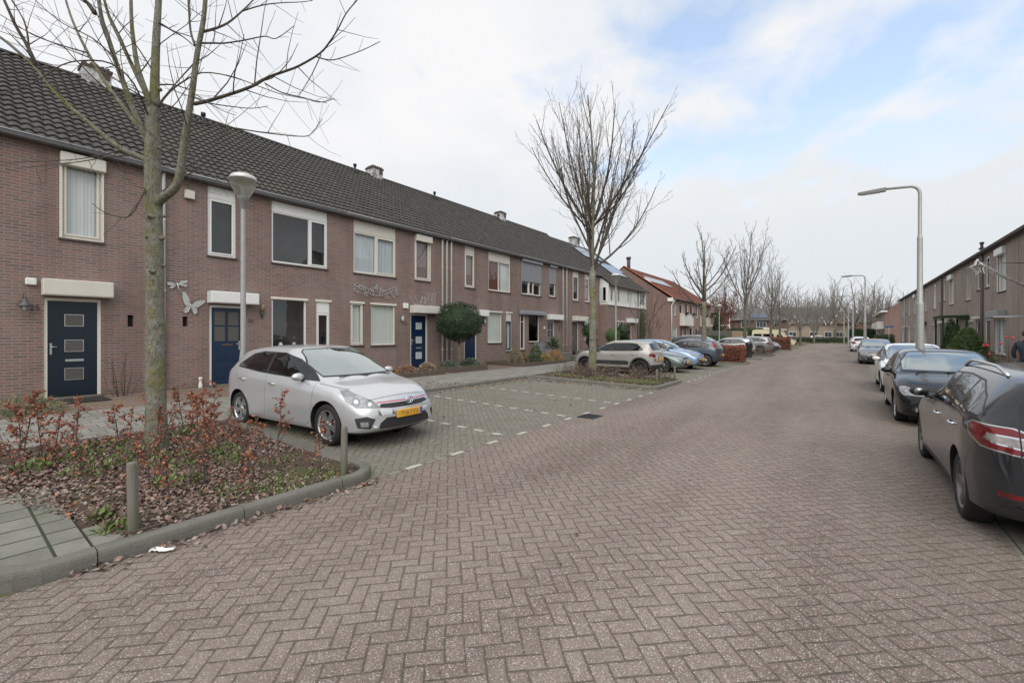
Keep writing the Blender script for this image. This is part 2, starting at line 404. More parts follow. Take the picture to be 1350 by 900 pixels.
def glassmat(name, ior, tint, gl=(.95, .97, 1)):
    m = bpy.data.materials.new(name); m.use_nodes = True; t = m.node_tree; t.nodes.clear()
    o = t.nodes.new('ShaderNodeOutputMaterial'); mx = t.nodes.new('ShaderNodeMixShader'); tr = t.nodes.new('ShaderNodeBsdfTransparent'); g = t.nodes.new('ShaderNodeBsdfGlossy'); lw = t.nodes.new('ShaderNodeLayerWeight'); lw.inputs[0].default_value = .5; pw = t.nodes.new('ShaderNodeMath'); pw.operation = 'POWER'; t.links.new(lw.outputs['Facing'], pw.inputs[0]); pw.inputs[1].default_value = 4.0
    F0 = ((ior-1)/(ior+1))**2; f = t.nodes.new('ShaderNodeMath'); f.operation = 'MULTIPLY_ADD'; t.links.new(pw.outputs[0], f.inputs[0]); f.inputs[1].default_value = 1-F0; f.inputs[2].default_value = F0; tr.inputs[0].default_value = (*tint, 1); g.inputs['Roughness'].default_value = .015; g.inputs[0].default_value = (*gl, 1)
    # slight waviness of float glass
    nz = t.nodes.new('ShaderNodeTexNoise'); nz.inputs['Scale'].default_value = 1.3; tc = t.nodes.new('ShaderNodeTexCoord'); t.links.new(tc.outputs['Object'], nz.inputs['Vector'])
    bp = t.nodes.new('ShaderNodeBump'); bp.inputs['Strength'].default_value = .05; bp.inputs['Distance'].default_value = .05; t.links.new(nz.outputs['Fac'], bp.inputs['Height']); t.links.new(bp.outputs[0], g.inputs['Normal'])
    t.links.new(f.outputs[0], mx.inputs[0]); t.links.new(tr.outputs[0], mx.inputs[1]); t.links.new(g.outputs[0], mx.inputs[2]); t.links.new(mx.outputs[0], o.inputs[0])
    return m
M['glass'] = glassmat('window_glass', 1.75, (.92, .94, .94))
M['glass_dark'] = glassmat('tinted_glass', 1.7, (.12, .13, .14))
M['glass_car'] = glassmat('car_side_glass', 1.65, (.34, .38, .37))
M['glass_screen'] = glassmat('car_windscreen', 5.5, (.5, .56, .54), (.93, 1, .99))
M['frost'] = simple('frosted_pane', (.45, .5, .5), .3, var=.1)
M['frost_dark'] = simple('frosted_dark_pane', (.10, .09, .08), .25, var=.3, vscale=30)
def _curtain(name, c):
    n = NT(name); p = n.obj(); w = n.noise(n.scale(p, 1, 22, .3), 1.0, 3)
    return n.fin(n.mix(w, tuple(x*.84 for x in c), c), .9)
M['curt'] = _curtain('net_curtain', (.78, .80, .79)); M['curtb'] = _curtain('pale_blue_curtain', (.66, .70, .74)); M['lam'] = _curtain('vertical_lamella_blind', (.74, .78, .72)); M['curtp'] = _curtain('pinkish_curtain', (.32, .24, .23))
M['solar'] = simple('solar_glass', (.10, .12, .16), .12, .2, var=.1)
M['panelw'] = simple('white_board_cladding', (.74, .73, .68), .5, var=.04)

M['bauble'] = simple('red_bauble', (.6, .03, .03), .2); M['tinsel'] = simple('silver_tinsel', (.6, .6, .58), .4, .4); M['signblue'] = simple('sign_blue', (.03, .1, .35), .4)
# ---------------------------------------------------------------- buildings
def wall_holes(mb, W0, W1, z0, z1, holes, th=.12, mat=0, x=0.0):
    """facade in the plane X=x from y=W0..W1 with rectangular openings and reveals"""
    ys = sorted({W0, W1} | {h[0] for h in holes} | {h[1] for h in holes})
    zs = sorted({z0, z1} | {h[2] for h in holes} | {h[3] for h in holes})
    ys = [y for y in ys if W0 <= y <= W1]; zs = [z for z in zs if z0 <= z <= z1]
    for a, b in zip(ys, ys[1:]):
        for c, d in zip(zs, zs[1:]):
            ym, zm = (a+b)/2, (c+d)/2
            if any(h[0] < ym < h[1] and h[2] < zm < h[3] for h in holes): continue
            mb.add([(x, a, c), (x, b, c), (x, b, d), (x, a, d)], [(0, 1, 2, 3)], mat)
    for h in holes:
        a, b, c, d = h[:4]; X = x - th
        mb.add([(x, a, c), (X, a, c), (X, a, d), (x, a, d)], [(0, 1, 2, 3)], mat)
        mb.add([(x, b, c), (x, b, d), (X, b, d), (X, b, c)], [(0, 1, 2, 3)], mat)
        mb.add([(x, a, d), (X, a, d), (X, b, d), (x, b, d)], [(0, 1, 2, 3)], mat)
        mb.add([(x, a, c), (x, b, c), (X, b, c), (X, a, c)], [(0, 1, 2, 3)], mat)

_roofcache = {}
def tiled(width, e, r, mat, wave=.2, row=.335, samp=8, amp=.03, lip=.045, moss=True):
    key = (round(width, 3), e, r, mat.name, samp)
    if key in _roofcache: return _roofcache[key]
    (ex, ez), (rx, rz) = e, r
    L = math.hypot(rx-ex, rz-ez); ux, uz = (rx-ex)/L, (rz-ez)/L; nx, nz = -uz, ux
    if nz < 0: nx, nz = -nx, -nz
    rows = max(1, round(L/row)); rl = L/rows; nw = max(1, round(width/wave)); n = nw*samp; ww = width/nw
    def prof(t):
        q = (t/ww) % 1.0
        return amp*(math.sin(PI*min(1, q/.72))**.8 if q < .72 else -.35*math.sin(PI*(q-.72)/.28))
    rg = random.Random(int(width*100))
    V = []; F = []
    for i in range(rows):
        s0 = i*rl - .03; s1 = (i+1)*rl
        base = len(V)
        jit = {}
        for k in range(n+1):
            y = width*k/n; t = k//samp
            if t not in jit: jit[t] = rg.uniform(-.004, .004)
            h = prof(width*k/n); j = jit[t]
            for (s, o) in ((s0, -.005), (s0, lip+j), (s0+.02, lip+j+.004), (s1, .0)):
                hh = o + (h if o != -.005 else h*.5)
                V.append((ex + ux*s + nx*hh, y, ez + uz*s + nz*hh))
        for k in range(n):
            for q in range(3):
                a = base + k*4 + q
                F.append((a, a+4, a+5, a+1))
    me = bpy.data.meshes.new('roof_tiles'); me.from_pydata(V, [], F); me.materials.append(mat)
    bm = bmesh.new(); bm.from_mesh(me); bm.faces.ensure_lookup_table()
    for f in bm.faces: f.smooth = (f.index % 3) != 0
    bm.to_mesh(me); bm.free(); me.update()
    # outward orientation
    if me.polygons[2].normal.dot(Vector((nx, 0, nz))) < 0: me.flip_normals()
    _roofcache[key] = me
    return me

def window(par, y0, y1, z0, z1, fm='cream', xo=-.07, mull=(), fw=.055, glass='glass', back=None, backd=.06, sash=None, panel=None, box=None, sill=True, lintel=False, shutter=None, blueline=None, transom=None):
    """window in an opening; panel=(height) blind board above, box=(height) roller shutter housing in front"""
    f = MB(); fm_ = M[fm]
    zt = z1 - (panel or 0)
    d = .075
    x1, x0 = xo + d*.5, xo - d*.5
    # outer frame
    f.box(x0, x1, y0, y0+fw, z0, z1, 0, .006); f.box(x0, x1, y1-fw, y1, z0, z1, 0, .006)
    f.box(x0, x1, y0+fw, y1-fw, z0, z0+fw, 0, .006); f.box(x0, x1, y0+fw, y1-fw, zt-fw, zt, 0, .006)
    if panel: f.box(xo-.02, x1+.012, y0+fw, y1-fw, zt, z1, 1, .004); f.box(x0, x1+.018, y0+.002, y1-.002, zt-.01, zt+.012, 0)
    edges = [y0+fw] + [m for m in mull] + [y1-fw]
    for m in mull: f.box(x0, x1, m-fw*.5, m+fw*.5, z0+fw, zt-fw, 0, .006)
    if transom: f.box(x0, x1, y0+fw, y1-fw, transom-fw*.4, transom+fw*.4, 0, .006)
    fr = None
    win = f.build('window', [fm_, M['cream_box'] if fm == 'cream' else M['white']], par)
    # opening sashes: a second, slightly proud frame inside
    if sash is not None:
        for si in sash:
            a, b = edges[si] + (fw*.5 if si > 0 else 0), edges[si+1] - (fw*.5 if si < len(edges)-2 else 0)
            s = MB(); sw = .045; X0, X1 = x1-.035, x1+.018
            s.box(X0, X1, a, a+sw, z0+fw, zt-fw, 0, .005); s.box(X0, X1, b-sw, b, z0+fw, zt-fw, 0, .005)
            s.box(X0, X1, a+sw, b-sw, z0+fw, z0+fw+sw, 0, .005); s.box(X0, X1, a+sw, b-sw, zt-fw-sw, zt-fw, 0, .005)
            s.build('sash', fm_, win)
    g = MB(); gx = xo - .01
    g.add([(gx, y0+fw*.5, z0+fw*.5), (gx, y1-fw*.5, z0+fw*.5), (gx, y1-fw*.5, zt-fw*.5), (gx, y0+fw*.5, zt-fw*.5)], [(0, 1, 2, 3)])
    g.build('pane', M[glass], win)
    # room behind: dark box, curtain
    b = MB(); bx = xo-.55
    b.add([(gx-.03, y0, z0), (bx, y0, z0), (bx, y1, z0), (gx-.03, y1, z0), (gx-.03, y0, z1), (bx, y0, z1), (bx, y1, z1), (gx-.03, y1, z1)], [(0, 1, 5, 4), (1, 2, 6, 5), (2, 3, 7, 6), (0, 3, 2, 1), (4, 5, 6, 7)])
    b.build('room_lining', M['room'], win)
    if back:
        for bi, bb in enumerate(back if isinstance(back, list) else [back]):
            cm, ca, cb_ = bb if isinstance(bb, tuple) else (bb, 0, 1)
            c = MB(); ya, yb = y0 + (y1-y0)*ca, y0 + (y1-y0)*cb_; n = max(6, int((yb-ya)/.02)); vs = []
            for k in range(n+1):
                yy = ya + (yb-ya)*k/n; o = .018*math.sin(k*1.9) + .01*math.sin(k*.7)
                vs += [(gx-backd+o, yy, z0+fw*.6), (gx-backd+o, yy, zt-fw*.3)]
            c.add(vs, [(2*k, 2*k+2, 2*k+3, 2*k+1) for k in range(n)], 0, True)
            c.build('curtain' if cm != 'lam' else 'blind', M[cm], win)
    if sill:
        s = MB(); s.box(-.10, .045, y0-.03, y1+.03, z0-.055, z0-.004, 0, .006); s.build('sill', M['sill'], win)
    if lintel:
        s = MB(); s.box(-.02, .035, y0-.03, y1+.05, z1-.05, z1+.03, 0, .006); s.build('lintel', M['cream'], win)
    if box:
        bh, bmn = box; s = MB(); s.box(-.02, .15, y0-.01, y1+.04, z1-bh, z1+.035, 0, .02); s.build('shutter_box', M[bmn], win)
        s = MB(); s.box(.0, .03, y0-.012, y0+.035, z0, z1-bh, 0); s.box(.0, .03, y1-.035, y1+.012, z0, z1-bh, 0); s.build('shutter_rail', M[bmn if bmn != 'cream_box' else 'cream'], win)
    if shutter:
        s = MB(); z = z1-.02; ya, yb = y0+.03, y1-.03
        while z > shutter: s.box(.004, .02, ya, yb, z-.046, z, 0, .006); z -= .05
        s.build('roller_shutter', M['grey_alu'], win)
    return win

def awning(par, y0, y1, z0, z1, mat='cream_box', depth=.42):
    s = MB(); s.box(0.002, depth, y0, y1, z0, z1, 0, .012)
    s.box(depth-.004, depth+.008, y0+.02, y1-.02, z0+.03, z1-.03, 0)
    return s.build('door_canopy', M[mat], par)

def door(par, y0, y1, z0, z1, style, fm='cream', xo=-.07, handle=-1, dm='navy'):
    fw = .07; f = MB(); x0, x1 = xo-.05, xo+.04
    f.box(x0, x1, y0, y0+fw, z0, z1, 0, .006); f.box(x0, x1, y1-fw, y1, z0, z1, 0, .006); f.box(x0, x1, y0+fw, y1-fw, z1-fw, z1, 0, .006)
    f.box(x0-.1, x1+.06, y0-.01, y1+.01, z0-.09, z0+.012, 1, .006)
    fr = f.build('door_frame', [M[fm], M['kerb']], par)
    a, b = y0+fw+.004, y1-fw-.004; zt = z1-fw-.004; za = z0+.03; X = xo
    d = MB(); d.box(X-.02, X+.022, a, b, za, zt, 0, .004)
    w = b-a; H = zt-za; X2 = X+.022
    panes = []
    if style == 'three':
        for k in (.80, .53, .23): panes.append((a+w*.34, a+w*.70, za+H*k-.13, za+H*k+.13))
    elif style == 'panel':
        for s_ in (0, 1):
            c0, c1 = a+w*(.08+.46*s_), a+w*(.46+.46*s_)
            for (k0, k1) in ((.06, .26), (.30, .46)):
                p0, p1 = za+H*k0, za+H*k1
                d.box(X2-.002, X2+.006, c0, c1, p0, p1, 0, .004); d.box(X2, X2+.014, c0+.04, c1-.04, p0+.04, p1-.04, 0, .01)
            for (k0, k1) in ((.56, .75), (.77, .95)): panes.append((c0+.01, c1-.01, za+H*k0, za+H*k1))
    elif style == 'tall':
        panes.append((a+w*.12, a+w*.88, za+H*.12, za+H*.94))
    elif style == 'plain':
        d.box(X2-.002, X2+.008, a+w*.12, a+w*.88, za+H*.08, za+H*.42, 0, .004)
    elif style == 'narrow':
        panes.append((a+w*.30, a+w*.70, za+H*.45, za+H*.9))
    dr = d.build('door', M[dm], par)
    for p in panes:
        q = MB(); q.box(X2-.006, X2+.006, p[0], p[1], p[2], p[3], 0, .003)
        q.build('door_glass', M['frost' if style in ('three',) and dm == 'blue' else 'frost_dark'], dr)
        if style == 'three':
            q = MB(); t = .014
            q.box(X2, X2+.010, p[0]-t, p[0], p[2]-t, p[3]+t, 0); q.box(X2, X2+.010, p[1], p[1]+t, p[2]-t, p[3]+t, 0)
            q.box(X2, X2+.010, p[0], p[1], p[2]-t, p[2], 0); q.box(X2, X2+.010, p[0], p[1], p[3], p[3]+t, 0)
            q.build('glazing_bead', M['steel' if dm != 'blue' else 'white'], dr)
    lz = za + (H*.375 if style == 'three' else H*.51)
    q = MB(); q.box(X2-.002, X2+.012, a+w*.34, a+w*.72, lz-.03, lz+.03, 0, .004); q.build('letterbox', M['steel' if style == 'three' else 'sill'], dr)
    hy = a+.05 if handle < 0 else b-.05
    q = MB(); q.box(X2, X2+.012, hy-.02, hy+.02, za+H*.44, za+H*.56, 0, .004)
    sg = 1 if handle < 0 else -1
    q.tube([(X2+.01, hy, za+H*.52), (X2+.05, hy, za+H*.52), (X2+.055, hy+.1*sg, za+H*.52)], .011, 8)
    q.build('handle', M['steel'], dr)
    return dr

def text_part(s, size, loc, rot, mat, parent, name='house_number', ext=.008):
    c = bpy.data.curves.new(name, 'FONT'); c.body = s; c.size = size; c.extrude = ext; c.align_x = 'CENTER'
    o = bpy.data.objects.new(name, c); COL.objects.link(o)
    dg = bpy.context.evaluated_depsgraph_get(); me = bpy.data.meshes.new_from_object(o.evaluated_get(dg))
    bpy.data.objects.remove(o); me.materials.clear(); me.materials.append(mat)
    o = meshobj(name, me, parent); o.location = loc; o.rotation_euler = rot
    return o

def _room():
    n = NT('dim_room'); p = n.obj(); return n.fin(n.mix(n.noise(p, 2, 2), (.02, .02, .022), (.09, .085, .08)), .9)
M['room'] = _room()

M['ziplip'] = simple('bright_zinc_edge', (.55, .56, .57), .4, .4)
EZ, RZ = 6.2, 9.98
def house_shell(h, W, holes, wallm='brick', roofm='tile', z0=-.1, eave=(.14, EZ), ridge=(-4.8, RZ), depth=9.6, ends=(False, False), samp=8, back=True, gutter='zinc'):
    w = MB(); et = eave[1]-.05
    wall_holes(w, 0, W, z0, et, holes)
    for yy, e in ((0.0, ends[0]), (W, ends[1])):
        y = yy + (.004 if yy == 0 and not e else -.004 if not e else 0)
        mid = ridge[0]
        w.add([(0, y, z0), (2*mid, y, z0), (2*mid, y, et), (mid, y, ridge[1]-.08), (0, y, et)], [(0, 1, 2, 3, 4)], 1)
    w.add([(2*ridge[0], 0, z0), (2*ridge[0], W, z0), (2*ridge[0], W, et), (2*ridge[0], 0, et)], [(0, 1, 2, 3)], 0)
    w.build('wall', [M[wallm], M['brickx' if wallm in ('brick',) else 'brick_pinkx' if wallm == 'brick_pink' else 'brick_rx' if wallm == 'brick_r' else wallm]], h)
    rf = meshobj('roof', tiled(W, eave, ridge, M[roofm], samp=samp), h)
    b = MB(); m2 = 2*ridge[0]-eave[0]
    b.add([(ridge[0], 0, ridge[1]), (ridge[0], W, ridge[1]), (m2, W, eave[1]), (m2, 0, eave[1])], [(0, 1, 2, 3)], 0)
    b.add([(eave[0]-.02, 0, eave[1]-.03), (eave[0]-.02, W, eave[1]-.03), (ridge[0], W, ridge[1]-.03), (ridge[0], 0, ridge[1]-.03)], [(0, 1, 2, 3)], 0)
    b.build('roof_back', M[roofm], h)
    # ridge caps
    r = MB(); k = 0
    n = max(1, round(W/.4)); s = W/n
    for i in range(n):
        a = i*s; pr = [(ridge[0]+.13*math.cos(PI*t/6), ridge[1]-.02+.10*math.sin(PI*t/6)) for t in range(7)]
        r.prism([(x, z) for x, z in pr], 'y', a, a+s*.98, 0)
    r.build('ridge_caps', M[roofm], h)
    g = MB(); gx0, gx1 = eave[0]-.06, eave[0]+.10; gz0, gz1 = eave[1]-.10, eave[1]+.015
    t = .012
    pr = [(gx0, gz1), (gx0, gz0), (gx1-.03, gz0), (gx1, gz0+.03), (gx1, gz1), (gx1+.012, gz1+.012), (gx1-.006, gz1+.014), (gx1-t, gz1-.01), (gx1-t, gz0+.03), (gx1-.035, gz0+t), (gx0+t, gz0+t), (gx0+t, gz1)]
    g.prism(pr, 'y', 0, W); g.build('gutter', M[gutter], h, fix=True)
    lp = MB(); lp.tube([(gx1+.006, 0.0, gz1+.01), (gx1+.006, W, gz1+.01)], .009, 6); lp.build('gutter_lip', M['ziplip'], h)
    s = MB(); s.box(-.0, gx0, 0.002, W-.002, et-.03, et+.0, 0); s.build('soffit', M['grey_soffit'], h)
M['grey_soffit'] = simple('soffit_board', (.2, .19, .18), .7)

def downpipe(h, y, z0, z1, mat='pipe_white', x=.07, r=.042):
    s = MB(); s.tube([(x, y, z0), (x, y, z1-.12), (x+.04, y, z1)], r, 10)
    for z in (1.0, 2.9, 4.8):
        if z0 < z < z1: s.tube([(x, y, z), (x, y, z+.05)], r+.008, 10); s.box(0, x, y-.012, y+.012, z+.01, z+.04)
    return s.build('downpipe', M[mat], h)
def chimney(h, y0, y1, x=-4.8, z=RZ, hh=.36, d=.6):
    y0 += .1; y1 -= .06; s = MB(); s.box(x-d/2, x+d/2, y0, y1, z-.5, z+hh, 0, .01)
    s.box(x-d/2-.03, x+d/2+.03, y0-.03, y1+.03, z+hh-.03, z+hh+.05, 1)
    n = 5
    for i in range(n):
        yy = y0 + (y1-y0)*(i+.5)/n; s.box(x-d*.45, x+d*.45, yy-.03, yy+.03, z+hh+.05, z+hh+.13, 1)
    s.box(x-d/2-.015, x-d/2+.03, y1-.3, y1+.01, z+.1, z+hh, 1)
    s.box(x+d/2-.005, x+d/2+.01, y0+(y1-y0)*.62, y0+(y1-y0)*.94, z+.08, z+hh-.06, 1)
    return s.build('chimney', [M['chim'], M['sill']], h)
def _chim():
    n = NT('flaking_white_chimney'); p = n.pos(); f = n.noise(p, 5, 6, .7)
    return n.fin(n.mix(n.ramp(f, (.42, 0), (.58, 1)), (.2, .2, .19), (.62, .62, .6)), .8)
M['chim'] = _chim()
def roof_vent(h, y, x=-4.2, r=.055):
    z = 6.2 + (.14-x)*(RZ-EZ)/4.94
    s = MB(); s.tube([(x, y, z-.1), (x, y, z+.33)], r, 10); s.tube([(x, y, z+.33), (x, y, z+.44)], r*1.5, 10); s.box(x-.12, x+.14, y-.13, y+.13, z-.05, z+.05)
    return s.build('roof_vent', M['black'], h)
def wbox(h, y0, y1, z0, z1, name, mat, x0=0.0, x1=.06, bev=.01):
    s = MB(); s.box(x0, x1, y0, y1, z0, z1, 0, bev); return s.build(name, M[mat], h)

WX = -14.8
def HE(name, label, cat, y0, group=None):
    h = empty(name, (WX, y0, 0)); tag(h, label, cat, group); return h
GR = 'terraced brick houses along the left side of the street'
UPZ, UPT = 4.08, 6.08
W_ = 5.38
# ---- house with number 25 (nearest)
y = -1.45
h = HE('terraced_house', 'brick terraced house with navy front door under a cream canopy, nearest on the left', 'house', y, GR); HA = h
def rel(a): return a - y
o = [(rel(1.91), rel(2.67), 4.03, 6.02), (rel(1.64), rel(2.64), .24, 2.60), (rel(3.14), rel(3.26), 1.94, 2.24), (.35, 2.3, UPZ, UPT), (.4, 1.6, 1.3, 2.95)]
house_shell(h, 5.4, o, ends=(True, False))
window(h, o[0][0], o[0][1], o[0][2], o[0][3], fw=.07, sash=[0], back=[('curt', 0, 1)], box=(.27, 'cream_box'))
window(h, o[3][0], o[3][1], o[3][2], o[3][3], fw=.06, mull=(1.3,), panel=.3, back='curt')
window(h, o[4][0], o[4][1], o[4][2], o[4][3], lintel=True, back='lam')
door(h, o[1][0], o[1][1], .24, 2.60, 'three', handle=-1, dm='navy')
awning(h, rel(1.60), rel(2.82), 2.64, 3.02, depth=.30)
wbox(h, rel(3.14), rel(3.26), 1.94, 2.24, 'vent_slot', 'dark', -.11, -.10, 0)
wbox(h, rel(1.35), rel(1.53), 2.86, 3.02, 'wall_vent', 'white', 0, .09, .02)
s = MB(); s.tube([(.02, rel(1.33), 2.42), (.05, rel(1.33), 2.60), (.13, rel(1.33), 2.66), (.20, rel(1.33), 2.60), (.2, rel(1.33), 2.50)], .016, 8)
s.lathe([(.02, .11), (.03, .08), (.05, .02), (.13, -.05), (.13, -.065), (.04, -.05)], 16, o=(.2, rel(1.33), 2.44)); s.lathe([(.035, -.05), (.04, -.12), (.02, -.16), (0, -.17)], 12, o=(.2, rel(1.33), 2.44), mat=1); s.box(0, .03, rel(1.27), rel(1.39), 2.34, 2.5, 0, .01)
s.build('wall_lamp', [M['zinc'], M['frost']], h)
text_part('25', .17, (.006, rel(1.5), 2.30), (R(90), 0, R(90)), M['sill'], h)
chimney(h, rel(2.9), rel(3.75)); 
downpipe(h, rel(3.88), .15, 6.14)
# ---- house with number 23
y = 3.95
h = HE('terraced_house', 'brick terraced house with blue panelled door and wide dark white-framed upper window', 'house', y, GR); HB = h
o = [(rel(4.94), rel(5.69), 4.05, UPT), (rel(6.74), rel(8.68), UPZ, UPT), (rel(4.98), rel(5.92), .24, 2.6), (rel(6.74), rel(7.90), 1.25, 2.93), (rel(8.25), rel(8.77), 1.22, 2.93), (rel(4.33), rel(4.45), 1.96, 2.24)]
house_shell(h, 5.35, o)
window(h, *o[0][:4], fm='white', fw=.06, panel=.32, sash=[0], glass='glass')
window(h, *o[1][:4], fm='white', fw=.06, panel=.32, mull=(rel(8.02),), sash=[1])
window(h, *o[3][:4], fm='white', lintel=True)
window(h, *o[4][:4], fm='white', lintel=True, panel=.42, sash=[0])
door(h, *o[2][:4], 'panel', fm='white', dm='blue', handle=1)
awning(h, rel(4.92), rel(6.22), 2.65, 2.99, 'white', .34)
wbox(h, rel(4.33), rel(4.45), 1.96, 2.24, 'vent_slot', 'dark', -.11, -.10, 0)
wbox(h, rel(4.36), rel(4.60), 5.56, 5.80, 'wall_vent', 'cream_box', 0, .1, .015)
s = MB(); s.tube([(.05, rel(6.42), 2.28), (.06, rel(6.42), 2.47)], .035, 10, 1); s.tube([(.06, rel(6.42), 2.47), (.10, rel(6.44), 2.68)], .05, 10, 0); s.box(0, .05, rel(6.37), rel(6.47), 2.35, 2.5, 1, .01); s.build('wall_lamp', [M['straw'], M['zinc']], h)
text_part('23', .15, (.006, rel(6.1), 2.11), (R(90), 0, R(90)), M['sill'], h)
roof_vent(h, rel(6.2))
s = MB()
for k, yy in enumerate((7.1, 7.55)):
    s.lathe([(.0, 0), (.05, 0), (.075, .06), (.05, .14), (.03, .17)], 12, o=(-.16, rel(yy), 1.30), mat=0 if k == 0 else 1); s.ball((-.16, rel(yy), 1.6), .06, 5, 2)
    s.tube([(-.16, rel(yy), 1.46), (-.15, rel(yy)+.02, 1.6)], .006, 5, 2)
s.build('windowsill_vases', [M['white'], M['frost'], M['gr4']], h)
# ---- house with number 21
y = 9.3
h = HE('terraced_house', 'brick terraced house with curly wire ornament and blue door with three square panes', 'house', y, GR); HC = h
o = [(rel(9.73), rel(11.71), UPZ, UPT), (rel(12.72), rel(13.60), 4.1, 6.04), (rel(9.60), rel(10.16), 1.32, 2.95), (rel(10.50), rel(11.67), 1.3, 2.95), (rel(12.47), rel(13.45), .26, 2.62)]
house_shell(h, 5.4, o)
window(h, *o[0][:4], fw=.07, panel=.42, mull=(rel(10.75),), sash=[1], back=['curtb'])
window(h, *o[1][:4], fw=.07, sash=[0], back=[('curtp', 0, 1)], box=(.26, 'cream_box'))
window(h, *o[2][:4], lintel=True, back='lam', sash=[0]); window(h, *o[3][:4], lintel=True, back='lam')
door(h, *o[4][:4], 'three', dm='blue', handle=-1)
awning(h, rel(12.42), rel(13.98), 2.64, 2.97, 'cream_box', .34)
wbox(h, rel(12.06), rel(12.32), 2.82, 3.05, 'wall_vent', 'white', 0, .08, .02)
s = MB(); s.ball((.08, rel(12.0), 2.38), .1, 8, 0, (.6, .7, 1.2)); s.box(0, .03, rel(11.96), rel(12.04), 2.25, 2.5, 1); s.build('wall_lamp', [M['frost'], M['sill']], h)
text_part('21', .17, (.006, rel(12.22), 2.12), (R(90), 0, R(90)), M['sill'], h)
chimney(h, rel(13.7), rel(14.5)); roof_vent(h, rel(12.7), -4.4)
downpipe(h, rel(14.30), .15, 6.14); downpipe(h, rel(14.58), .15, 6.14)
# ---- house with number 19
y = 14.7
h = HE('terraced_house', 'brick terraced house behind the clipped ball tree, with reddish curtain upstairs', 'house', y, GR); HD = h
o = [(rel(15.87), rel(16.61), 4.05, UPT), (rel(17.68), rel(19.59), 4.03, UPT), (rel(15.83), rel(16.76), .26, 2.62), (rel(17.62), rel(18.81), 1.27, 2.93), (rel(19.18), rel(19.70), .8, 2.93)]
house_shell(h, 5.4, o)
window(h, *o[0][:4], fw=.07, panel=.34, sash=[0], back='curtp'); window(h, *o[1][:4], fw=.07, panel=.42, mull=(rel(18.6),), back=[('copperC', 0, .5), ('curt', .6, 1)])
window(h, *o[3][:4], lintel=True, back='lam'); 
w_ = window(h, *o[4][:4], lintel=True, panel=.45, back='curt')
s = MB(); a, b = o[4][0]+.06, o[4][1]-.06
for q in ((a, a+.05, .86, 2.44), (b-.05, b, .86, 2.44), (a+.05, b-.05, .86, .94), (a+.05, b-.05, 2.38, 2.44)): s.box(-.05, -.02, *q)
s.build('sash', M['blue'], w_)
door(h, *o[2][:4], 'plain', dm='blue', handle=-1)
awning(h, rel(15.7), rel(17.4), 2.64, 2.96, 'white', .3)
s = MB(); s.box(0, .1, rel(17.2), rel(17.36), 2.28, 2.52, 0, .02); s.box(.1, .13, rel(17.22), rel(17.34), 2.3, 2.5, 1, .01); s.build('wall_lamp', [M['navy'], M['frost']], h)
downpipe(h, rel(14.88), .15, 6.14, x=.07); roof_vent(h, rel(18.0), -4.4)
# ---- house with grey shutters
y = 20.1
h = HE('terraced_house', 'brick terraced house with half-lowered grey roller shutters and a grey bench by the wall', 'house', y, GR); HEh = h
o = [(rel(20.61), rel(22.68), 4.05, UPT), (rel(23.60), rel(24.43), 4.1, UPT), (rel(20.50), rel(20.99), .83, 2.93), (rel(21.38), rel(22.52), 1.26, 2.93), (rel(23.38), rel(24.29), .28, 2.62), (rel(24.86), rel(24.98), 1.92, 2.2)]
house_shell(h, 5.4, o)
window(h, *o[0][:4], fw=.07, mull=(rel(21.4), rel(21.9)), sash=[1], box=(.14, 'grey_alu'), shutter=4.86); window(h, *o[1][:4], fw=.07, sash=[0], box=(.12, 'grey_alu'), shutter=4.95)
window(h, *o[2][:4], sash=[0], transom=2.45); window(h, *o[3][:4], glass='glass_dark')
wbox(h, rel(20.36), rel(21.35), 2.86, 3.10, 'shutter_box', 'grey_alu', 0, .2, .03); wbox(h, rel(21.36), rel(23.0), 2.86, 3.10, 'shutter_box', 'grey_alu', 0, .24, .03)
door(h, *o[4][:4], 'panel', dm='greydoor', handle=1); awning(h, rel(23.35), rel(25.0), 2.64, 2.97, 'white', .3)
wbox(h, rel(24.86), rel(24.98), 1.92, 2.2, 'vent_slot', 'dark', -.11, -.10, 0); wbox(h, rel(23.0), rel(23.16), 2.05, 2.22, 'house_number_plate', 'white', 0, .02, .004)
chimney(h, rel(24.3), rel(25.1)); downpipe(h, rel(25.25), .15, 6.14); roof_vent(h, rel(24.0), -4.4)
# ---- last house before the jutting end house
y = 25.5
h = HE('terraced_house', 'brick terraced house with dark front door beside the wooden handrail, next to the white-clad house', 'house', y, GR)
o = [(rel(26.68), rel(27.55), 4.05, UPT), (rel(28.46), rel(30.2), 4.05, UPT), (rel(26.6), rel(27.5), .28, 2.62), (rel(28.46), rel(29.6), 1.25, 2.93)]
house_shell(h, 5.4, o, samp=6)
window(h, *o[0][:4], fw=.08, panel=.3, sash=[0]); window(h, *o[1][:4], fw=.09, panel=.3, mull=(rel(29.2),), back=[('curtp', 0, .4)])
window(h, *o[3][:4], lintel=True, back='lam'); door(h, *o[2][:4], 'tall', dm='navy', handle=-1)
awning(h, rel(26.6), rel(28.4), 2.64, 2.97, 'cream_box', .3); downpipe(h, rel(25.75), .15, 6.14)
s = MB(); s.box(0, .1, rel(28.1), rel(28.25), 2.3, 2.5, 0, .02); s.build('wall_lamp', M['black'], h)
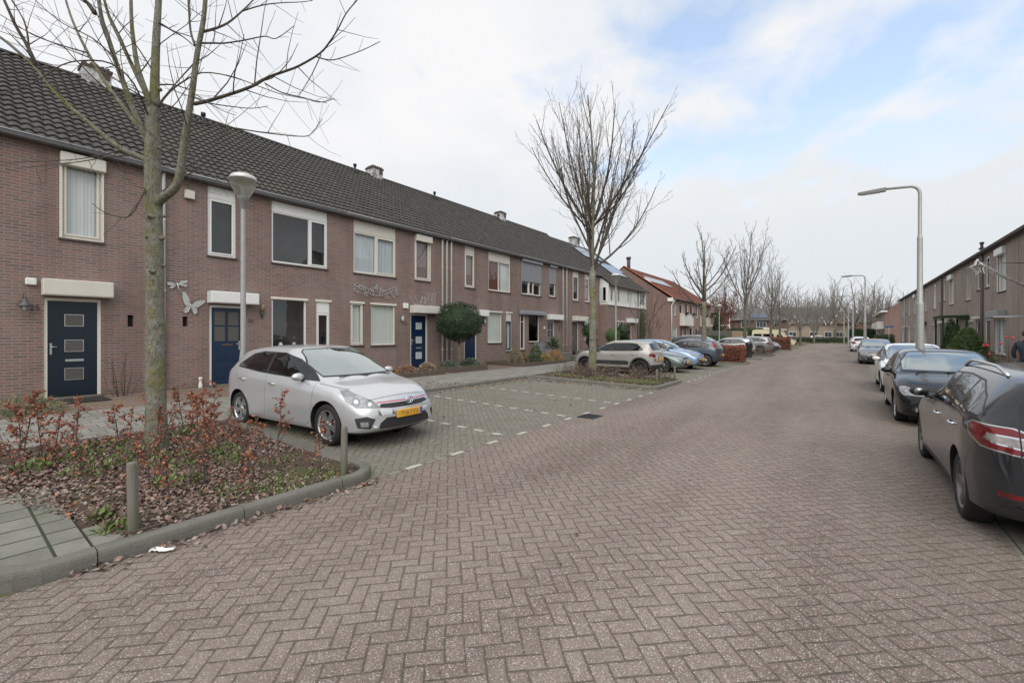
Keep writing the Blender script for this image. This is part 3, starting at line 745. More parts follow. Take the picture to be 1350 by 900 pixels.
# ---- end house with white boarded upper storey, juts out .7 m
y = 30.9
h = empty('end_house', (-14.1, y, 0)); tag(h, 'end house with white boarded upper storey and solar panels on its dark roof', 'house', GR)
WH = 7.9
holes = [(rel(32.4), rel(32.9), 1.3, 2.75), (rel(33.2), rel(33.9), .9, 2.75), (rel(34.5), rel(35.5), .25, 2.6), (rel(38.0), rel(38.5), .9, 2.7)]
w = MB(); wall_holes(w, 0, WH, -.1, 3.98, holes)
for yy in (0, WH): w.add([(0, yy, -.1), (-10.3, yy, -.1), (-10.3, yy, 3.98), (0, yy, 3.98)], [(0, 1, 2, 3)], 1)
w.add([(-10.3, 0, -.1), (-10.3, WH, -.1), (-10.3, WH, 5.5), (-10.3, 0, 5.5)], [(0, 1, 2, 3)], 0)
w.build('wall', [M['brick'], M['brickx']], h)
uh = [(rel(31.15), rel(31.75), 4.2, 5.35), (rel(32.5), rel(33.0), 4.2, 5.35), (rel(34.3), rel(35.5), 4.2, 5.35), (rel(37.2), rel(38.5), 4.2, 5.4)]
u = MB(); wall_holes(u, 0, WH, 3.98, 5.55, uh, th=.06, x=.03)
u.add([(.03, 0, 3.98), (-1.9, 0, 3.98), (-1.9, 0, 6.95), (.03, 0, 5.55)], [(0, 1, 2, 3)]); u.add([(.03, WH, 3.98), (-10.3, WH, 3.98), (-10.3, WH, 5.5), (-5.5, WH, 9.9), (.03, WH, 5.55)], [(0, 1, 2, 3, 4)])
for k in range(1, 8): u.box(.028, .038, 0, WH, 3.98+k*.2, 3.992+k*.2)
u.build('boarded_storey', M['panelw'], h)
wbox(h, -.02, WH+.02, 3.93, 4.08, 'sill_band', 'white', .0, .09, .01)
w = window(h, *uh[0], fm='white', sill=False, xo=0, fw=.09, back=[('curt', 0, .4)]); window(h, *uh[1], fm='white', sill=False, xo=0, fw=.07)
window(h, *uh[2], fm='white', sill=False, xo=0, fw=.08, mull=(rel(34.9),), back='curt'); window(h, *uh[3], fm='white', sill=False, xo=0, fw=.09, mull=(rel(37.85),))
sd = MB(); sd.box(-.75, -.12, -.05, .0, 4.2, 5.35, 0); sd.box(-.68, -.42, -.056, -.05, 4.28, 5.27, 2); sd.box(-.40, -.18, -.056, -.05, 4.28, 5.27, 1); sd.build('side_window', [M['white'], M['glass_dark'], M['curtb']], h)
window(h, *holes[0], lintel=True, fm='white'); window(h, *holes[1], lintel=True, fm='white'); window(h, *holes[3], lintel=True, fm='cream')
door(h, *holes[2], 'tall', dm='reddoor'); awning(h, rel(34.3), rel(36.2), 2.66, 3.02, 'white', .3)
downpipe(h, rel(36.8), .1, 5.5, 'pipe_grey', r=.05)
me = tiled(WH+.1, (.3, 5.42), (-5.5, 9.9), M['tile'], samp=6); rf = meshobj('roof', me, h); rf.location = (0, -.05, 0)
b = MB(); b.add([(-5.5, -.05, 9.9), (-5.5, WH+.05, 9.9), (-11.3, WH+.05, 5.4), (-11.3, -.05, 5.4)], [(0, 1, 2, 3)]); b.add([(.3, -.05, 5.38), (.3, WH+.05, 5.38), (-5.5, WH+.05, 9.86), (-5.5, -.05, 9.86)], [(0, 1, 2, 3)])
b.build('roof_back', M['tile'], h)
g = MB(); g.box(.28, .4, -.05, WH+.05, 5.36, 5.46, 0, .01); g.build('gutter', M['sill'], h)
def slope_box(mb, x0, x1, ya, yb, e, r, t0, t1, mat=0):
    (ex, ez), (rx, rz) = e, r; L = math.hypot(rx-ex, rz-ez); nx, nz = abs(rz-ez)/L, abs(rx-ex)/L
    P = lambda t, o: (ex+(rx-ex)*t+nx*o, ez+(rz-ez)*t+nz*o)
    a0, a1, b1, b0 = P(t0, x0), P(t1, x0), P(t1, x1), P(t0, x1)
    mb.prism([a0, a1, b1, b0], 'y', ya, yb, mat)
for (ya, yb, t0, t1) in ((3.6, 6.8, .28, .55), (2.6, 6.2, .62, .88)):
    n = round((yb-ya)/1.02)
    for i in range(n):
        s = MB(); q = (yb-ya)/n; slope_box(s, .10, .14, ya+i*q, ya+i*q+q*.97, (.3, 5.42), (-5.5, 9.9), t0, t1); s.build('solar_panel', M['solar'], h, fix=True)
s = MB(); slope_box(s, .05, .14, 7.0, 7.6, (.3, 5.42), (-5.5, 9.9), .40, .55); s.build('skylight', M['grey_alu'], h, fix=True)
chimney(h, rel(35.0), rel(36.2), -5.5, 9.9, .55)
# ---------------------------------------------------------------- red-roofed row further on
def gable_house(name, label, x, y0, W, xr, ez, rz, wallm, roofm, out=1, z0=-.1, windows=(), rz_=0, group=None, samp=4, ends=(True, True), verge=None, sidem=None, winm='white'):
    h = empty(name, (x, y0, 0), rz_); tag(h, label, 'house', group)
    holes = [w[:4] for w in windows]
    w = MB(); wall_holes(w, 0, W, z0, ez-.05, holes)
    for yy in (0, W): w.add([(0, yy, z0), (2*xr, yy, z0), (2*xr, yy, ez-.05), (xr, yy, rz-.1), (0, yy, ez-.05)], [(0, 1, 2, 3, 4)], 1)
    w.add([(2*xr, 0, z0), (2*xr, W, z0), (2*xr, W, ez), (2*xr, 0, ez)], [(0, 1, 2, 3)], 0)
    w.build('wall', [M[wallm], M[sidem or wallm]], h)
    rf = meshobj('roof', tiled(W+.2, (.3, ez), (xr, rz), M[roofm], samp=samp, wave=.3), h); rf.location = (0, -.1, 0)
    b = MB(); b.add([(xr, -.1, rz), (xr, W+.1, rz), (2*xr-.3, W+.1, ez-.15), (2*xr-.3, -.1, ez-.15)], [(0, 1, 2, 3)]); b.add([(.3, -.1, ez-.04), (.3, W+.1, ez-.04), (xr, W+.1, rz-.04), (xr, -.1, rz-.04)], [(0, 1, 2, 3)])
    b.build('roof_back', M[roofm], h)
    g = MB(); g.box(.3, .43, -.1, W+.1, ez-.1, ez+.01, 0, .01); g.build('gutter', M['zinc'], h)
    for q in windows:
        kw = q[4] if len(q) > 4 else {}
        if kw.get('door'): door(h, *q[:4], 'tall', dm=kw['door'], fm='white')
        else:
            window(h, *q[:4], fm=winm, fw=.08, sill=kw.get('sill', True), mull=kw.get('mull', ()), back=kw.get('back'), panel=kw.get('panel'), lintel=kw.get('lintel', False), box=kw.get('box'))
    return h
GR2 = 'pink brick houses with red tiled roofs'
X3 = -16.1
def redhouse(y0, W, label, ow, bal, door_c, extra=False):
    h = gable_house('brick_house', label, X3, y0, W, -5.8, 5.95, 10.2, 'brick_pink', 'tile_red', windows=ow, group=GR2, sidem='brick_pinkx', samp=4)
    a, b = bal
    s = MB(); s.box(.02, .62, a, b, 2.75, 4.15, 0, .02); s.box(-.0, .66, a-.03, b+.03, 4.15, 4.22, 1, .01); s.build('balcony', [M['panelw'], M['white']], h)
    s = MB(); rg = random.Random(int(y0))
    for c in (a+.5, b-.5):
        s.box(.66, .86, c-.4, c+.4, 4.12, 4.3, 1, .02)
        for _ in range(90): s.leaf(Vector((.76+rg.uniform(-.12, .12), c+rg.uniform(-.42, .42), 4.28)), (rvec(rg)+Vector((0, 0, 1.2))).normalized(), rvec(rg), .16, .07, 0)
    s.build('flower_boxes', [M['con2'], M['black']], h)
    return h
def R3(a): return a - yb
yb = 52.5
h = redhouse(52.5, 9.9, 'nearer pink brick house with red roof, white balcony boxes and solar panels', [(R3(53.6), R3(54.7), 3.9, 5.8, {'mull': (R3(54.15),)}), (R3(56.0), R3(57.3), 4.25, 5.8), (R3(58.6), R3(59.8), 4.25, 5.8), (R3(60.9), R3(62.1), 3.9, 5.8), (R3(53.2), R3(55.0), .9, 2.6, {'back': 'lam'}), (R3(56.4), R3(57.4), .3, 2.5, {'door': 'sill'}), (R3(58.2), R3(59.2), .3, 2.5, {'door': 'sill'}), (R3(60.6), R3(62.1), .9, 2.6)], (R3(56.0), R3(60.2)), None)
s = MB(); s.tube([(.35, .55, 5.85), (.2, .12, 5.3), (.1, .1, 5.1), (.1, .1, .1)], .06, 8); s.build('downpipe', M['white'], h)
for i in range(7):
    s = MB(); slope_box(s, .10, .14, 1.6+i*1.15, 2.7+i*1.15, (.3, 5.95), (-5.8, 10.2), .50, .72); s.build('solar_panel', M['solar'], h, fix=True)
s = MB(); slope_box(s, .06, .12, .6, 1.4, (.3, 5.95), (-5.8, 10.2), .5, .62); s.build('skylight', M['white'], h, fix=True)
s = MB(); slope_box(s, .05, .12, -.16, .16, (.3, 5.95), (-5.8, 10.2), -.01, 1.0); s.build('verge_tiles', M['tile_orange'], h, fix=True)
s = MB(); s.box(-.3, .35, -.2, .0, 5.55, 5.98, 0, .02); s.build('eaves_end', M['white'], h)
s = MB(); s.tube([(-5.5, .9, 9.5), (-5.5, .9, 11.2)], .22, 10); s.tube([(-5.5, .9, 11.2), (-5.5, .9, 11.45)], .3, 10); s.build('chimney', M['sill'], h)
yb = 62.4
h = redhouse(62.5, 9.8, 'farther pink brick house with red roof, beyond the solar panelled one', [(1.2, 2.2, 3.9, 5.8), (3.6, 4.8, 4.25, 5.8), (6.0, 7.0, 4.25, 5.8), (1.0, 2.4, .9, 2.6), (3.8, 4.8, .3, 2.5, {'door': 'sill'}), (8.0, 9.2, .9, 2.6), (8.2, 9.2, 3.9, 5.8)], (3.4, 7.2), None)

# ---------------------------------------------------------------- opposite row (right side)
RX = 6.0
GRR = 'terraced brick houses along the right side of the street'
labels_r = ['brick terraced house on the right, nearest one, behind the dark estate car', 'brick terraced house on the right with grey canopy and red Christmas baubles at its window', 'brick terraced house on the right behind the cone-shaped conifer and the garden arch', 'second brick house past the cone-shaped conifer in the right row',
    'brick terraced house on the right past the second brown downpipe', 'fifth visible house of the right row, with a dark hood over its low window', 'sixth visible brick house of the right row', 'seventh visible brick house of the right row', 'last brick terraced house at the far end of the right row']
ry = [21.9, 27.85, 33.75, 39.65, 45.6, 51.5, 57.4, 63.3, 69.2]
random.seed(5)
for k, (yy, lb) in enumerate(zip(ry, labels_r)):
    W = 5.9
    # local Y runs towards -y after the half turn, so origin sits at the far side
    h = empty('terraced_house', (RX, yy+W, 0), PI); tag(h, lb, 'house', GRR)
    flip = (k % 2 == 1)
    def F(a, b): # distances measured from the near side (small y) -> local y
        if flip: a, b = W-b, W-a     # mirrored plan
        return (W-b, W-a)
    # mirrored plan: narrow window and door at one side, wide window at other
    nw = F(.55, 1.3); ww = F(2.8, 4.1); dr = F(.45, 1.45); lw = F(2.2, 4.1); sl = F(1.75, 1.98)
    fm = ['white', 'white', 'cream', 'cream', 'white', 'cream', 'white', 'cream', 'white'][k]
    holes = [(nw[0], nw[1], 4.15, 5.75), (ww[0], ww[1], 3.75, 5.75), (dr[0], dr[1], .15, 2.5), (lw[0], lw[1], .75, 2.5)]
    house_shell(h, W, holes, wallm='brick_r', z0=-.2, eave=(.16, 6.03), ridge=(-4.6, 9.6), samp=3, ends=(k == 8, k == 0), gutter='sill')
    window(h, *holes[0], fm=fm, sash=[0], fw=.07, back=['curt', None, 'curt'][k % 3])
    window(h, *holes[1], fm=fm, fw=.07, mull=((ww[0]+ww[1])/2,), back=['lam', 'curt', None][k % 3], box=((.3, 'white') if k in (1, 3, 6) else None))
    door(h, *holes[2], ['tall', 'tall', 'plain', 'tall', 'plain', 'tall', 'three', 'tall', 'plain'][k], fm=fm, dm=['blue', 'navy', 'sill', 'sill', 'navy', 'sill', 'blue', 'sill', 'navy'][k])
    window(h, *holes[3], fm=fm, fw=.08, mull=((lw[0]+lw[1])/2,), back=['curt', 'curt', 'lam', 'curt', None, 'lam', 'curt', 'curt', 'lam'][k], lintel=True)
    if k != 1: awning(h, dr[0]-.05, dr[1]+.1, 2.55, 2.68, fm, .2)
    if k in (1, 5): awning(h, lw[0]-.1, lw[1]+.1, 2.52, 2.85, 'grey_alu' if k == 1 else 'black', .3)
    if k % 2 == 1: downpipe(h, .12, -.1, 5.98, 'pipe_grey' if k < 6 else 'pipe_white', r=.06)
    if k == 3: roof_vent(h, 2.5, -1.6, .08)
# far red-roofed house past the right row
h = gable_house('brick_house', 'far brick house with red roof and white balconies past the end of the right row', 6.1, 128, 26, -5.0, 5.8, 9.4, 'brick_pink', 'tile_red', rz_=PI, windows=[(26-27+a, 26-27+a+1.6, z, z+1.5) for a in (3, 9, 15, 21) for z in (1.0, 4.0)] , group=None, samp=2, sidem='brick_pinkx')
for a in (5.2, 11.5, 18.5, 23.0):
    s = MB(); s.box(.02, .9, a-1.1, a+1.1, 2.7, 4.0, 0, .02); s.box(.02, 1.1, a-1.3, a+1.3, 2.5, 2.7, 1, .01); s.build('balcony', [M['panelw'], M['grey_alu']], h)
s = MB(); s.box(-.3, .6, -.3, 26.3, 5.6, 5.85, 0, .02); s.build('eaves_board', M['white'], h)
tag(h, kind=None)

# ---------------------------------------------------------------- far end of the street
def hip_house(name, label, cx, cy, W, D, ez, rz, wallm, roofm, rz_=0, wins=(), band=None, ridge_len=None, over=.45):
    """W along local x, front faces local -y"""
    h = empty(name, (cx, cy, -.05), rz_); tag(h, label, 'house')
    w = MB(); w.box(-W/2, W/2, 0, D, -.1, ez); w.build('wall', M[wallm], h)
    rl = ridge_len if ridge_len is not None else max(0, W-D)
    r = MB(); o = over
    vs = [(-W/2-o, -o, ez-.05), (W/2+o, -o, ez-.05), (W/2+o, D+o, ez-.05), (-W/2-o, D+o, ez-.05), (-rl/2, D/2, rz), (rl/2, D/2, rz)]
    r.add(vs, [(0, 1, 5, 4), (1, 2, 5), (2, 3, 4, 5), (3, 0, 4), (0, 3, 2, 1)]); r.build('roof', M[roofm], h)
    g = MB(); g.box(-W/2-o-.05, W/2+o+.05, -o-.1, -o, ez-.14, ez+.02, 0); g.build('gutter', M['zinc'], h)
    for (x0, x1, z0, z1) in wins:
        f = MB(); f.box(x0, x1, -.06, .02, z0, z1, 0, .01); fw = f.build('window', M['white'], h)
        p = MB(); n = max(1, round((x1-x0)/.8)); q = (x1-x0-.1)/n
        for i in range(n): p.box(x0+.08+i*q, x0+.02+(i+1)*q, -.075, -.055, z0+.1, z1-.1)
        p.build('pane', M['glass_dark'], fw)
    if band: s = MB(); s.box(-W/2-.04, W/2+.04, -.06, 0, band, band+.18); s.build('band', M['white'], h)
    return h
h = hip_house('brown_brick_house', 'brown brick house with dark hipped roof behind the grey fence', -22.7, 94, 10.5, 9, 6.1, 8.9, 'brick_brown', 'tile_grey', R(28), wins=[(2.6, 4.0, 3.7, 5.5), (-3.8, -2.4, 3.7, 5.5)], band=3.4)
s = MB(); s.tube([(5.3, -.1, 5.9), (5.3, -.1, 0)], .09, 8); s.build('downpipe', M['white'], h)
h = hip_house('brown_brick_house', 'dark brick house with solar panels, behind the cream camper van', -14.8, 114, 11, 9, 4.95, 7.9, 'brick_brown', 'tile_grey', R(30), wins=[(-1.0, 1.2, 3.2, 4.6), (2.9, 4.0, 3.2, 4.6), (-4.2, -3.2, 3.2, 4.6)], band=2.7, ridge_len=4)
for i in range(5):
    s = MB(); slope_box(s, .1, .16, 0, .72, (0, 4.95), (-4.95, 7.9), .12, .5); o = s.build('solar_panel', M['solar'], h, fix=True); o.rotation_euler = (0, 0, -PI/2); o.location = (-2.0+i*.74, -.45, 0)
h = hip_house('pale_brick_house', 'long pale brick house with white gable trims across the end of the street', -5.7, 152, 18, 9, 4.7, 9.7, 'brick_pale', 'tile_grey', R(32), wins=[(x, x+2.0, .9, 2.4) for x in (-7.6, -2.0, 2.0)] + [(5.2, 7.6, .9, 2.4)], ridge_len=17)
for gx, gw, gzz in ((-6.3, 2.4, 6.5), (.8, 2.0, 6.2), (6.2, 5.2, 8.2)):
    s = MB(); s.prism([(gx-gw/2, 4.4), (gx+gw/2, 4.4), (gx, gzz)], 'y', -.35, 4, 0); s.build('gable', M['brick_pale'], h, fix=True)
    s = MB()
    for sg in (-1, 1):
        a, b = (gx+sg*(gw/2+.35), 4.15), (gx, gzz+.25)
        s.prism([a, (a[0], a[1]+.38), (b[0], b[1]+.38), b], 'y', -.6, -.38, 0)
    s.build('gable_trim', M['white'], h, fix=True)
    s = MB()
    for sg in (-1, 1):
        a, b = (gx+sg*(gw/2+.35), 4.5), (gx, gzz+.6)
        s.prism([a, (a[0], a[1]+.1), (b[0], b[1]+.1), b], 'y', -.38, 5, 0)
    s.build('gable_roof', M['tile_grey'], h, fix=True)
h = hip_house('brown_brick_house', 'dim brown building half hidden by trees at the far right end', 6.2, 180, 14, 9, 5.6, 8.6, 'brick_brown', 'tile', R(20), wins=[(-8, -6, 1, 2.4), (0, 2, 1, 2.4)])

def board_fence(name, label, p0, p1, h, mat, n):
    a = Vector((*p0, 0)); b = Vector((*p1, 0)); d = (b-a); L = d.length; o = empty(name, (a.x, a.y, gz(a.x)), math.atan2(d.y, d.x)); tag(o, label, 'fence')
    s = MB(); q = L/n
    for i in range(n): s.box(i*q+.006, (i+1)*q-.006, -.012 + .006*(i % 2), .012+.006*(i % 2), .05, h+.01*((i*7) % 3))
    s.build('boards', M[mat], o)
    for i in range(int(L/1.8)+1): s = MB(); s.box(i*1.8-.045, i*1.8+.045, .02, .11, 0, h+.05); s.build('post', M[mat], o)
    return o
board_fence('wooden_fence', 'grey vertical board fence before the brown brick house', (-15.6, 62), (-11.3, 62), 2.05, 'fence_g', 34)
board_fence('wooden_fence', 'tan board fence panel beside the grey board fence', (-11.25, 62.05), (-9.5, 62.05), 2.05, 'fence_t', 14)
# ---------------------------------------------------------------- cars
def pchip(kn):
    xs = [k[0] for k in kn]; ys = [k[1] for k in kn]; n = len(xs)
    h = [xs[i+1]-xs[i] for i in range(n-1)]; d = [(ys[i+1]-ys[i])/h[i] for i in range(n-1)]
    m = [0]*n
    m[0] = d[0]; m[-1] = d[-1]
    for i in range(1, n-1):
        if d[i-1]*d[i] <= 0: m[i] = 0
        else:
            w1, w2 = 2*h[i]+h[i-1], h[i]+2*h[i-1]; m[i] = (w1+w2)/(w1/d[i-1]+w2/d[i])
    def f(x):
        if x <= xs[0]: return ys[0]
        if x >= xs[-1]: return ys[-1]
        i = 0
        while x > xs[i+1]: i += 1
        t = (x-xs[i])/h[i]; t2, t3 = t*t, t*t*t
        return (2*t3-3*t2+1)*ys[i] + (t3-2*t2+t)*h[i]*m[i] + (-2*t3+3*t2)*ys[i+1] + (t3-t2)*h[i]*m[i+1]
    return f

def cut(bm, poly, u, v, n, filt):
    """split the faces seen along n inside the convex polygon (u,v coordinates); returns the faces inside"""
    u, v, n = Vector(u), Vector(v), Vector(n)
    us = [p[0] for p in poly]; vs = [p[1] for p in poly]
    lo_u, hi_u, lo_v, hi_v = min(us), max(us), min(vs), max(vs)
    A = sum(poly[i][0]*poly[(i+1) % len(poly)][1] - poly[(i+1) % len(poly)][0]*poly[i][1] for i in range(len(poly)))
    if A < 0: poly = poly[::-1]
    cand = []
    for f in bm.faces:
        if f.normal.dot(n) < .12 or not filt(f.calc_center_median()): continue
        a = [q.co.dot(u) for q in f.verts]; b = [q.co.dot(v) for q in f.verts]
        if max(a) < lo_u or min(a) > hi_u or max(b) < lo_v or min(b) > hi_v: continue
        cand.append(f)
    for i in range(len(poly)):
        if not cand: return []
        p, q = poly[i], poly[(i+1) % len(poly)]
        du, dv = q[0]-p[0], q[1]-p[1]
        if abs(du)+abs(dv) < 1e-7: continue
        no = (u*dv - v*du)
        co = u*p[0] + v*p[1]
        geom = set(cand)
        for f in cand: geom.update(f.edges); geom.update(f.verts)
        r = bmesh.ops.bisect_plane(bm, geom=list(geom), dist=1e-5, plane_co=co, plane_no=no)
        cand = [f for f in r['geom'] if isinstance(f, bmesh.types.BMFace) and (f.calc_center_median()-co).dot(no) < 0]
    return cand

def clip_half(poly, a, b):
    """keep the part of poly left of the line a->b"""
    out = []; n = len(poly)
    sd = lambda p: (b[0]-a[0])*(p[1]-a[1]) - (b[1]-a[1])*(p[0]-a[0])
    for i in range(n):
        p, q = poly[i], poly[(i+1) % n]; sp, sq = sd(p), sd(q)
        if sp >= 0: out.append(p)
        if sp*sq < 0: t = sp/(sp-sq); out.append((p[0]+(q[0]-p[0])*t, p[1]+(q[1]-p[1])*t))
    return out
def inset(poly, d):
    A = sum(poly[i][0]*poly[(i+1) % len(poly)][1] - poly[(i+1) % len(poly)][0]*poly[i][1] for i in range(len(poly)))
    if A < 0: poly = poly[::-1]
    out = poly
    for i in range(len(poly)):
        p, q = poly[i], poly[(i+1) % len(poly)]; L = math.hypot(q[0]-p[0], q[1]-p[1])
        if L < 1e-6: continue
        nx, ny = -(q[1]-p[1])/L, (q[0]-p[0])/L
        out = clip_half(out, (p[0]+nx*d, p[1]+ny*d), (q[0]+nx*d, q[1]+ny*d))
        if len(out) < 3: return []
    return out

def paint(name, col, metal=.6, rough=.32, coat=.9, spec=.5):
    n = NT(name); p = n.obj()
    g = n.node('ShaderNodeNewGeometry')
    fl = n.noise(p, 900, 2); dirt = n.ramp(n.math('ADD', n.sep(p)[2], n.math('MULTIPLY', n.noise(p, 5, 5), .25)), (.12, .32), (.45, .02))
    c = n.mix(n.math('MULTIPLY', fl, .25), col, tuple(min(1, x*1.4+.01) for x in col))
    c = n.mix(dirt, c, (.12, .11, .095))
    c = n.mix(g.outputs['Backfacing'], c, (.012, .012, .013))
    n.fin(c, n.math('ADD', rough, n.math('MULTIPLY', dirt, .4)), None, n.math('MULTIPLY', metal, n.math('SUBTRACT', 1, g.outputs['Backfacing'])))
    n.b.inputs['Specular IOR Level'].default_value = spec; n.b.inputs['Coat Roughness'].default_value = .06
    n.set(n.b.inputs['Coat Weight'], n.math('MULTIPLY', coat, n.math('SUBTRACT', 1, n.math('MAXIMUM', dirt, g.outputs['Backfacing']))))
    return n.mat
def eyes(angled, cs, az=38):
    c_, s_ = math.cos(R(az)), math.sin(R(az))
    for (x, y, z, r) in cs:
        for k, (q, mt) in enumerate(((1.0, 'seatl'), (.88, 'headlamp'), (.45, 'rim'))):
            angled([(x - s_*r*q*math.cos(a*PI/8), y + c_*r*q*math.cos(a*PI/8), z + r*q*math.sin(a*PI/8)) for a in range(16)], az, 'lamp_reflector#%d' % cs.index((x, y, z, r)), mt)
def lampmat(name, col, rough=.12, clear=.4):
    n = NT(name); p = n.obj()
    w = n.node('ShaderNodeTexVoronoi'); n.l.new(p, w.inputs['Vector']); w.inputs['Scale'].default_value = 18
    c = n.mix(n.ramp(w.outputs['Distance'], (.0, 0), (1.0, 1)), col, tuple(x*clear for x in col))
    n.fin(c, max(rough, .22)); n.b.inputs['Coat Weight'].default_value = .5; n.b.inputs['Coat Roughness'].default_value = .08
    return n.mat
M['headlamp'] = lampmat('headlamp_glass', (.33, .345, .36), .22, .5); M['taillamp'] = lampmat('red_tail_lamp', (.22, .006, .010), .2, .35); M['tailclear'] = lampmat('clear_tail_lamp', (.42, .38, .38), .15, .5)
M['amber'] = lampmat('amber_plate', (.75, .38, .02), .4, .8)
_n = NT('yellow_number_plate'); _p = _n.obj(); _s = _n.sep(_p); _ch = _n.math('MULTIPLY', _n.ramp(_n.noise(_n.scale(_p, 0, 34, 6), 1.0, 1), (.42, 1), (.6, 0)), _n.ramp(_n.math('ABSOLUTE', _s[2]), (.025, 1), (.05, 0))); M['plate'] = _n.fin(_n.mix(_n.math('MULTIPLY', _n.math('MULTIPLY', _ch, .75), _n.ramp(_n.math('ABSOLUTE', _s[1]), (.17, 1), (.21, 0))), (.72, .38, .03), (.22, .11, .03)), .45); M['eu'] = simple('plate_blue_band', (.03, .09, .4), .5)
M['seat'] = simple('car_seat_cloth', (.05, .05, .055), .8)
M['seatl'] = simple('car_dash_grey', (.10, .105, .11), .7)
M['tyre'] = simple('tyre_rubber', (.018, .018, .018), .75, var=.3, vscale=12, bump=.2)
M['rim'] = simple('alloy_wheel', (.50, .51, .52), .28, .85, var=.06); M['rimd'] = simple('dark_alloy_wheel', (.05, .05, .052), .35, .6); M['disc'] = simple('brake_disc', (.12, .11, .10), .5, .7)
M['clad'] = simple('grey_plastic_cladding', (.035, .036, .037), .6, var=.2, bump=.15)
M['redline'] = simple('red_trim', (.5, .02, .02), .4)

_wheels = {}
def wheel_meshes(r, style, rimmat):
    key = (r, style, rimmat)
    if key in _wheels: return _wheels[key]
    w = .105; rr = r*.70
    t = MB(); t.lathe([(rr, -w), (rr+.02, -w+.004), (r-.03, -w+.004), (r-.008, -w+.02), (r, -w+.04), (r, w-.04), (r-.008, w-.02), (r-.03, w-.004), (rr+.02, w-.004), (rr, w-.012)], 40, 'y')
    for k in range(1, 4): pass
    tm = t.mesh('tyre', M['tyre'])
    g = MB(); g.lathe([(rr+.002, w-.012), (rr-.006, w-.008), (rr-.014, w-.02), (rr-.022, w-.06), (rr-.03, -w+.02)], 40, 'y', mat=0)
    g.lathe([(rr-.03, w-.11), (.0, w-.11)], 40, 'y', mat=1)
    g.lathe([(rr*.62, w-.085), (rr*.6, w-.08), (0, w-.08)], 28, 'y', mat=2)
    hub = w-.03
    g.lathe([(.062, hub-.03), (.058, hub), (.03, hub+.008), (0, hub+.009)], 16, 'y', mat=0)
    ns = {'five': 5, 'twin': 10, 'ten': 10, 'seven': 7}[style]
    for i in range(ns):
        if style == 'twin': a = 2*PI*(i//2)/5 + (.17 if i % 2 else -.17); a0 = 2*PI*(i//2)/5 + (.10 if i % 2 else -.10)
        else: a = a0 = 2*PI*i/ns
        hw0, hw1 = {'five': (.03, .042), 'twin': (.014, .019), 'ten': (.014, .015), 'seven': (.022, .026)}[style]
        P = lambda rad, ang, off, yy: (rad*math.sin(ang)+off*math.cos(ang), yy, rad*math.cos(ang)-off*math.sin(ang))
        r0, r1 = .04, rr-.012; y0, y1 = hub, w-.022
        vs = [P(r0, a0, -hw0, y0), P(r0, a0, hw0, y0), P(r1, a, hw1, y1), P(r1, a, -hw1, y1), P(r0, a0, -hw0*1.5, y0-.035), P(r0, a0, hw0*1.5, y0-.035), P(r1, a, hw1*1.3, y1-.035), P(r1, a, -hw1*1.3, y1-.035)]
        g.add(vs, [(0, 1, 2, 3), (0, 4, 5, 1), (1, 5, 6, 2), (2, 6, 7, 3), (3, 7, 4, 0)], 0)
    gm = g.mesh('rim', [M[rimmat], M['dark'], M['disc']])
    _wheels[key] = (tm, gm); return tm, gm

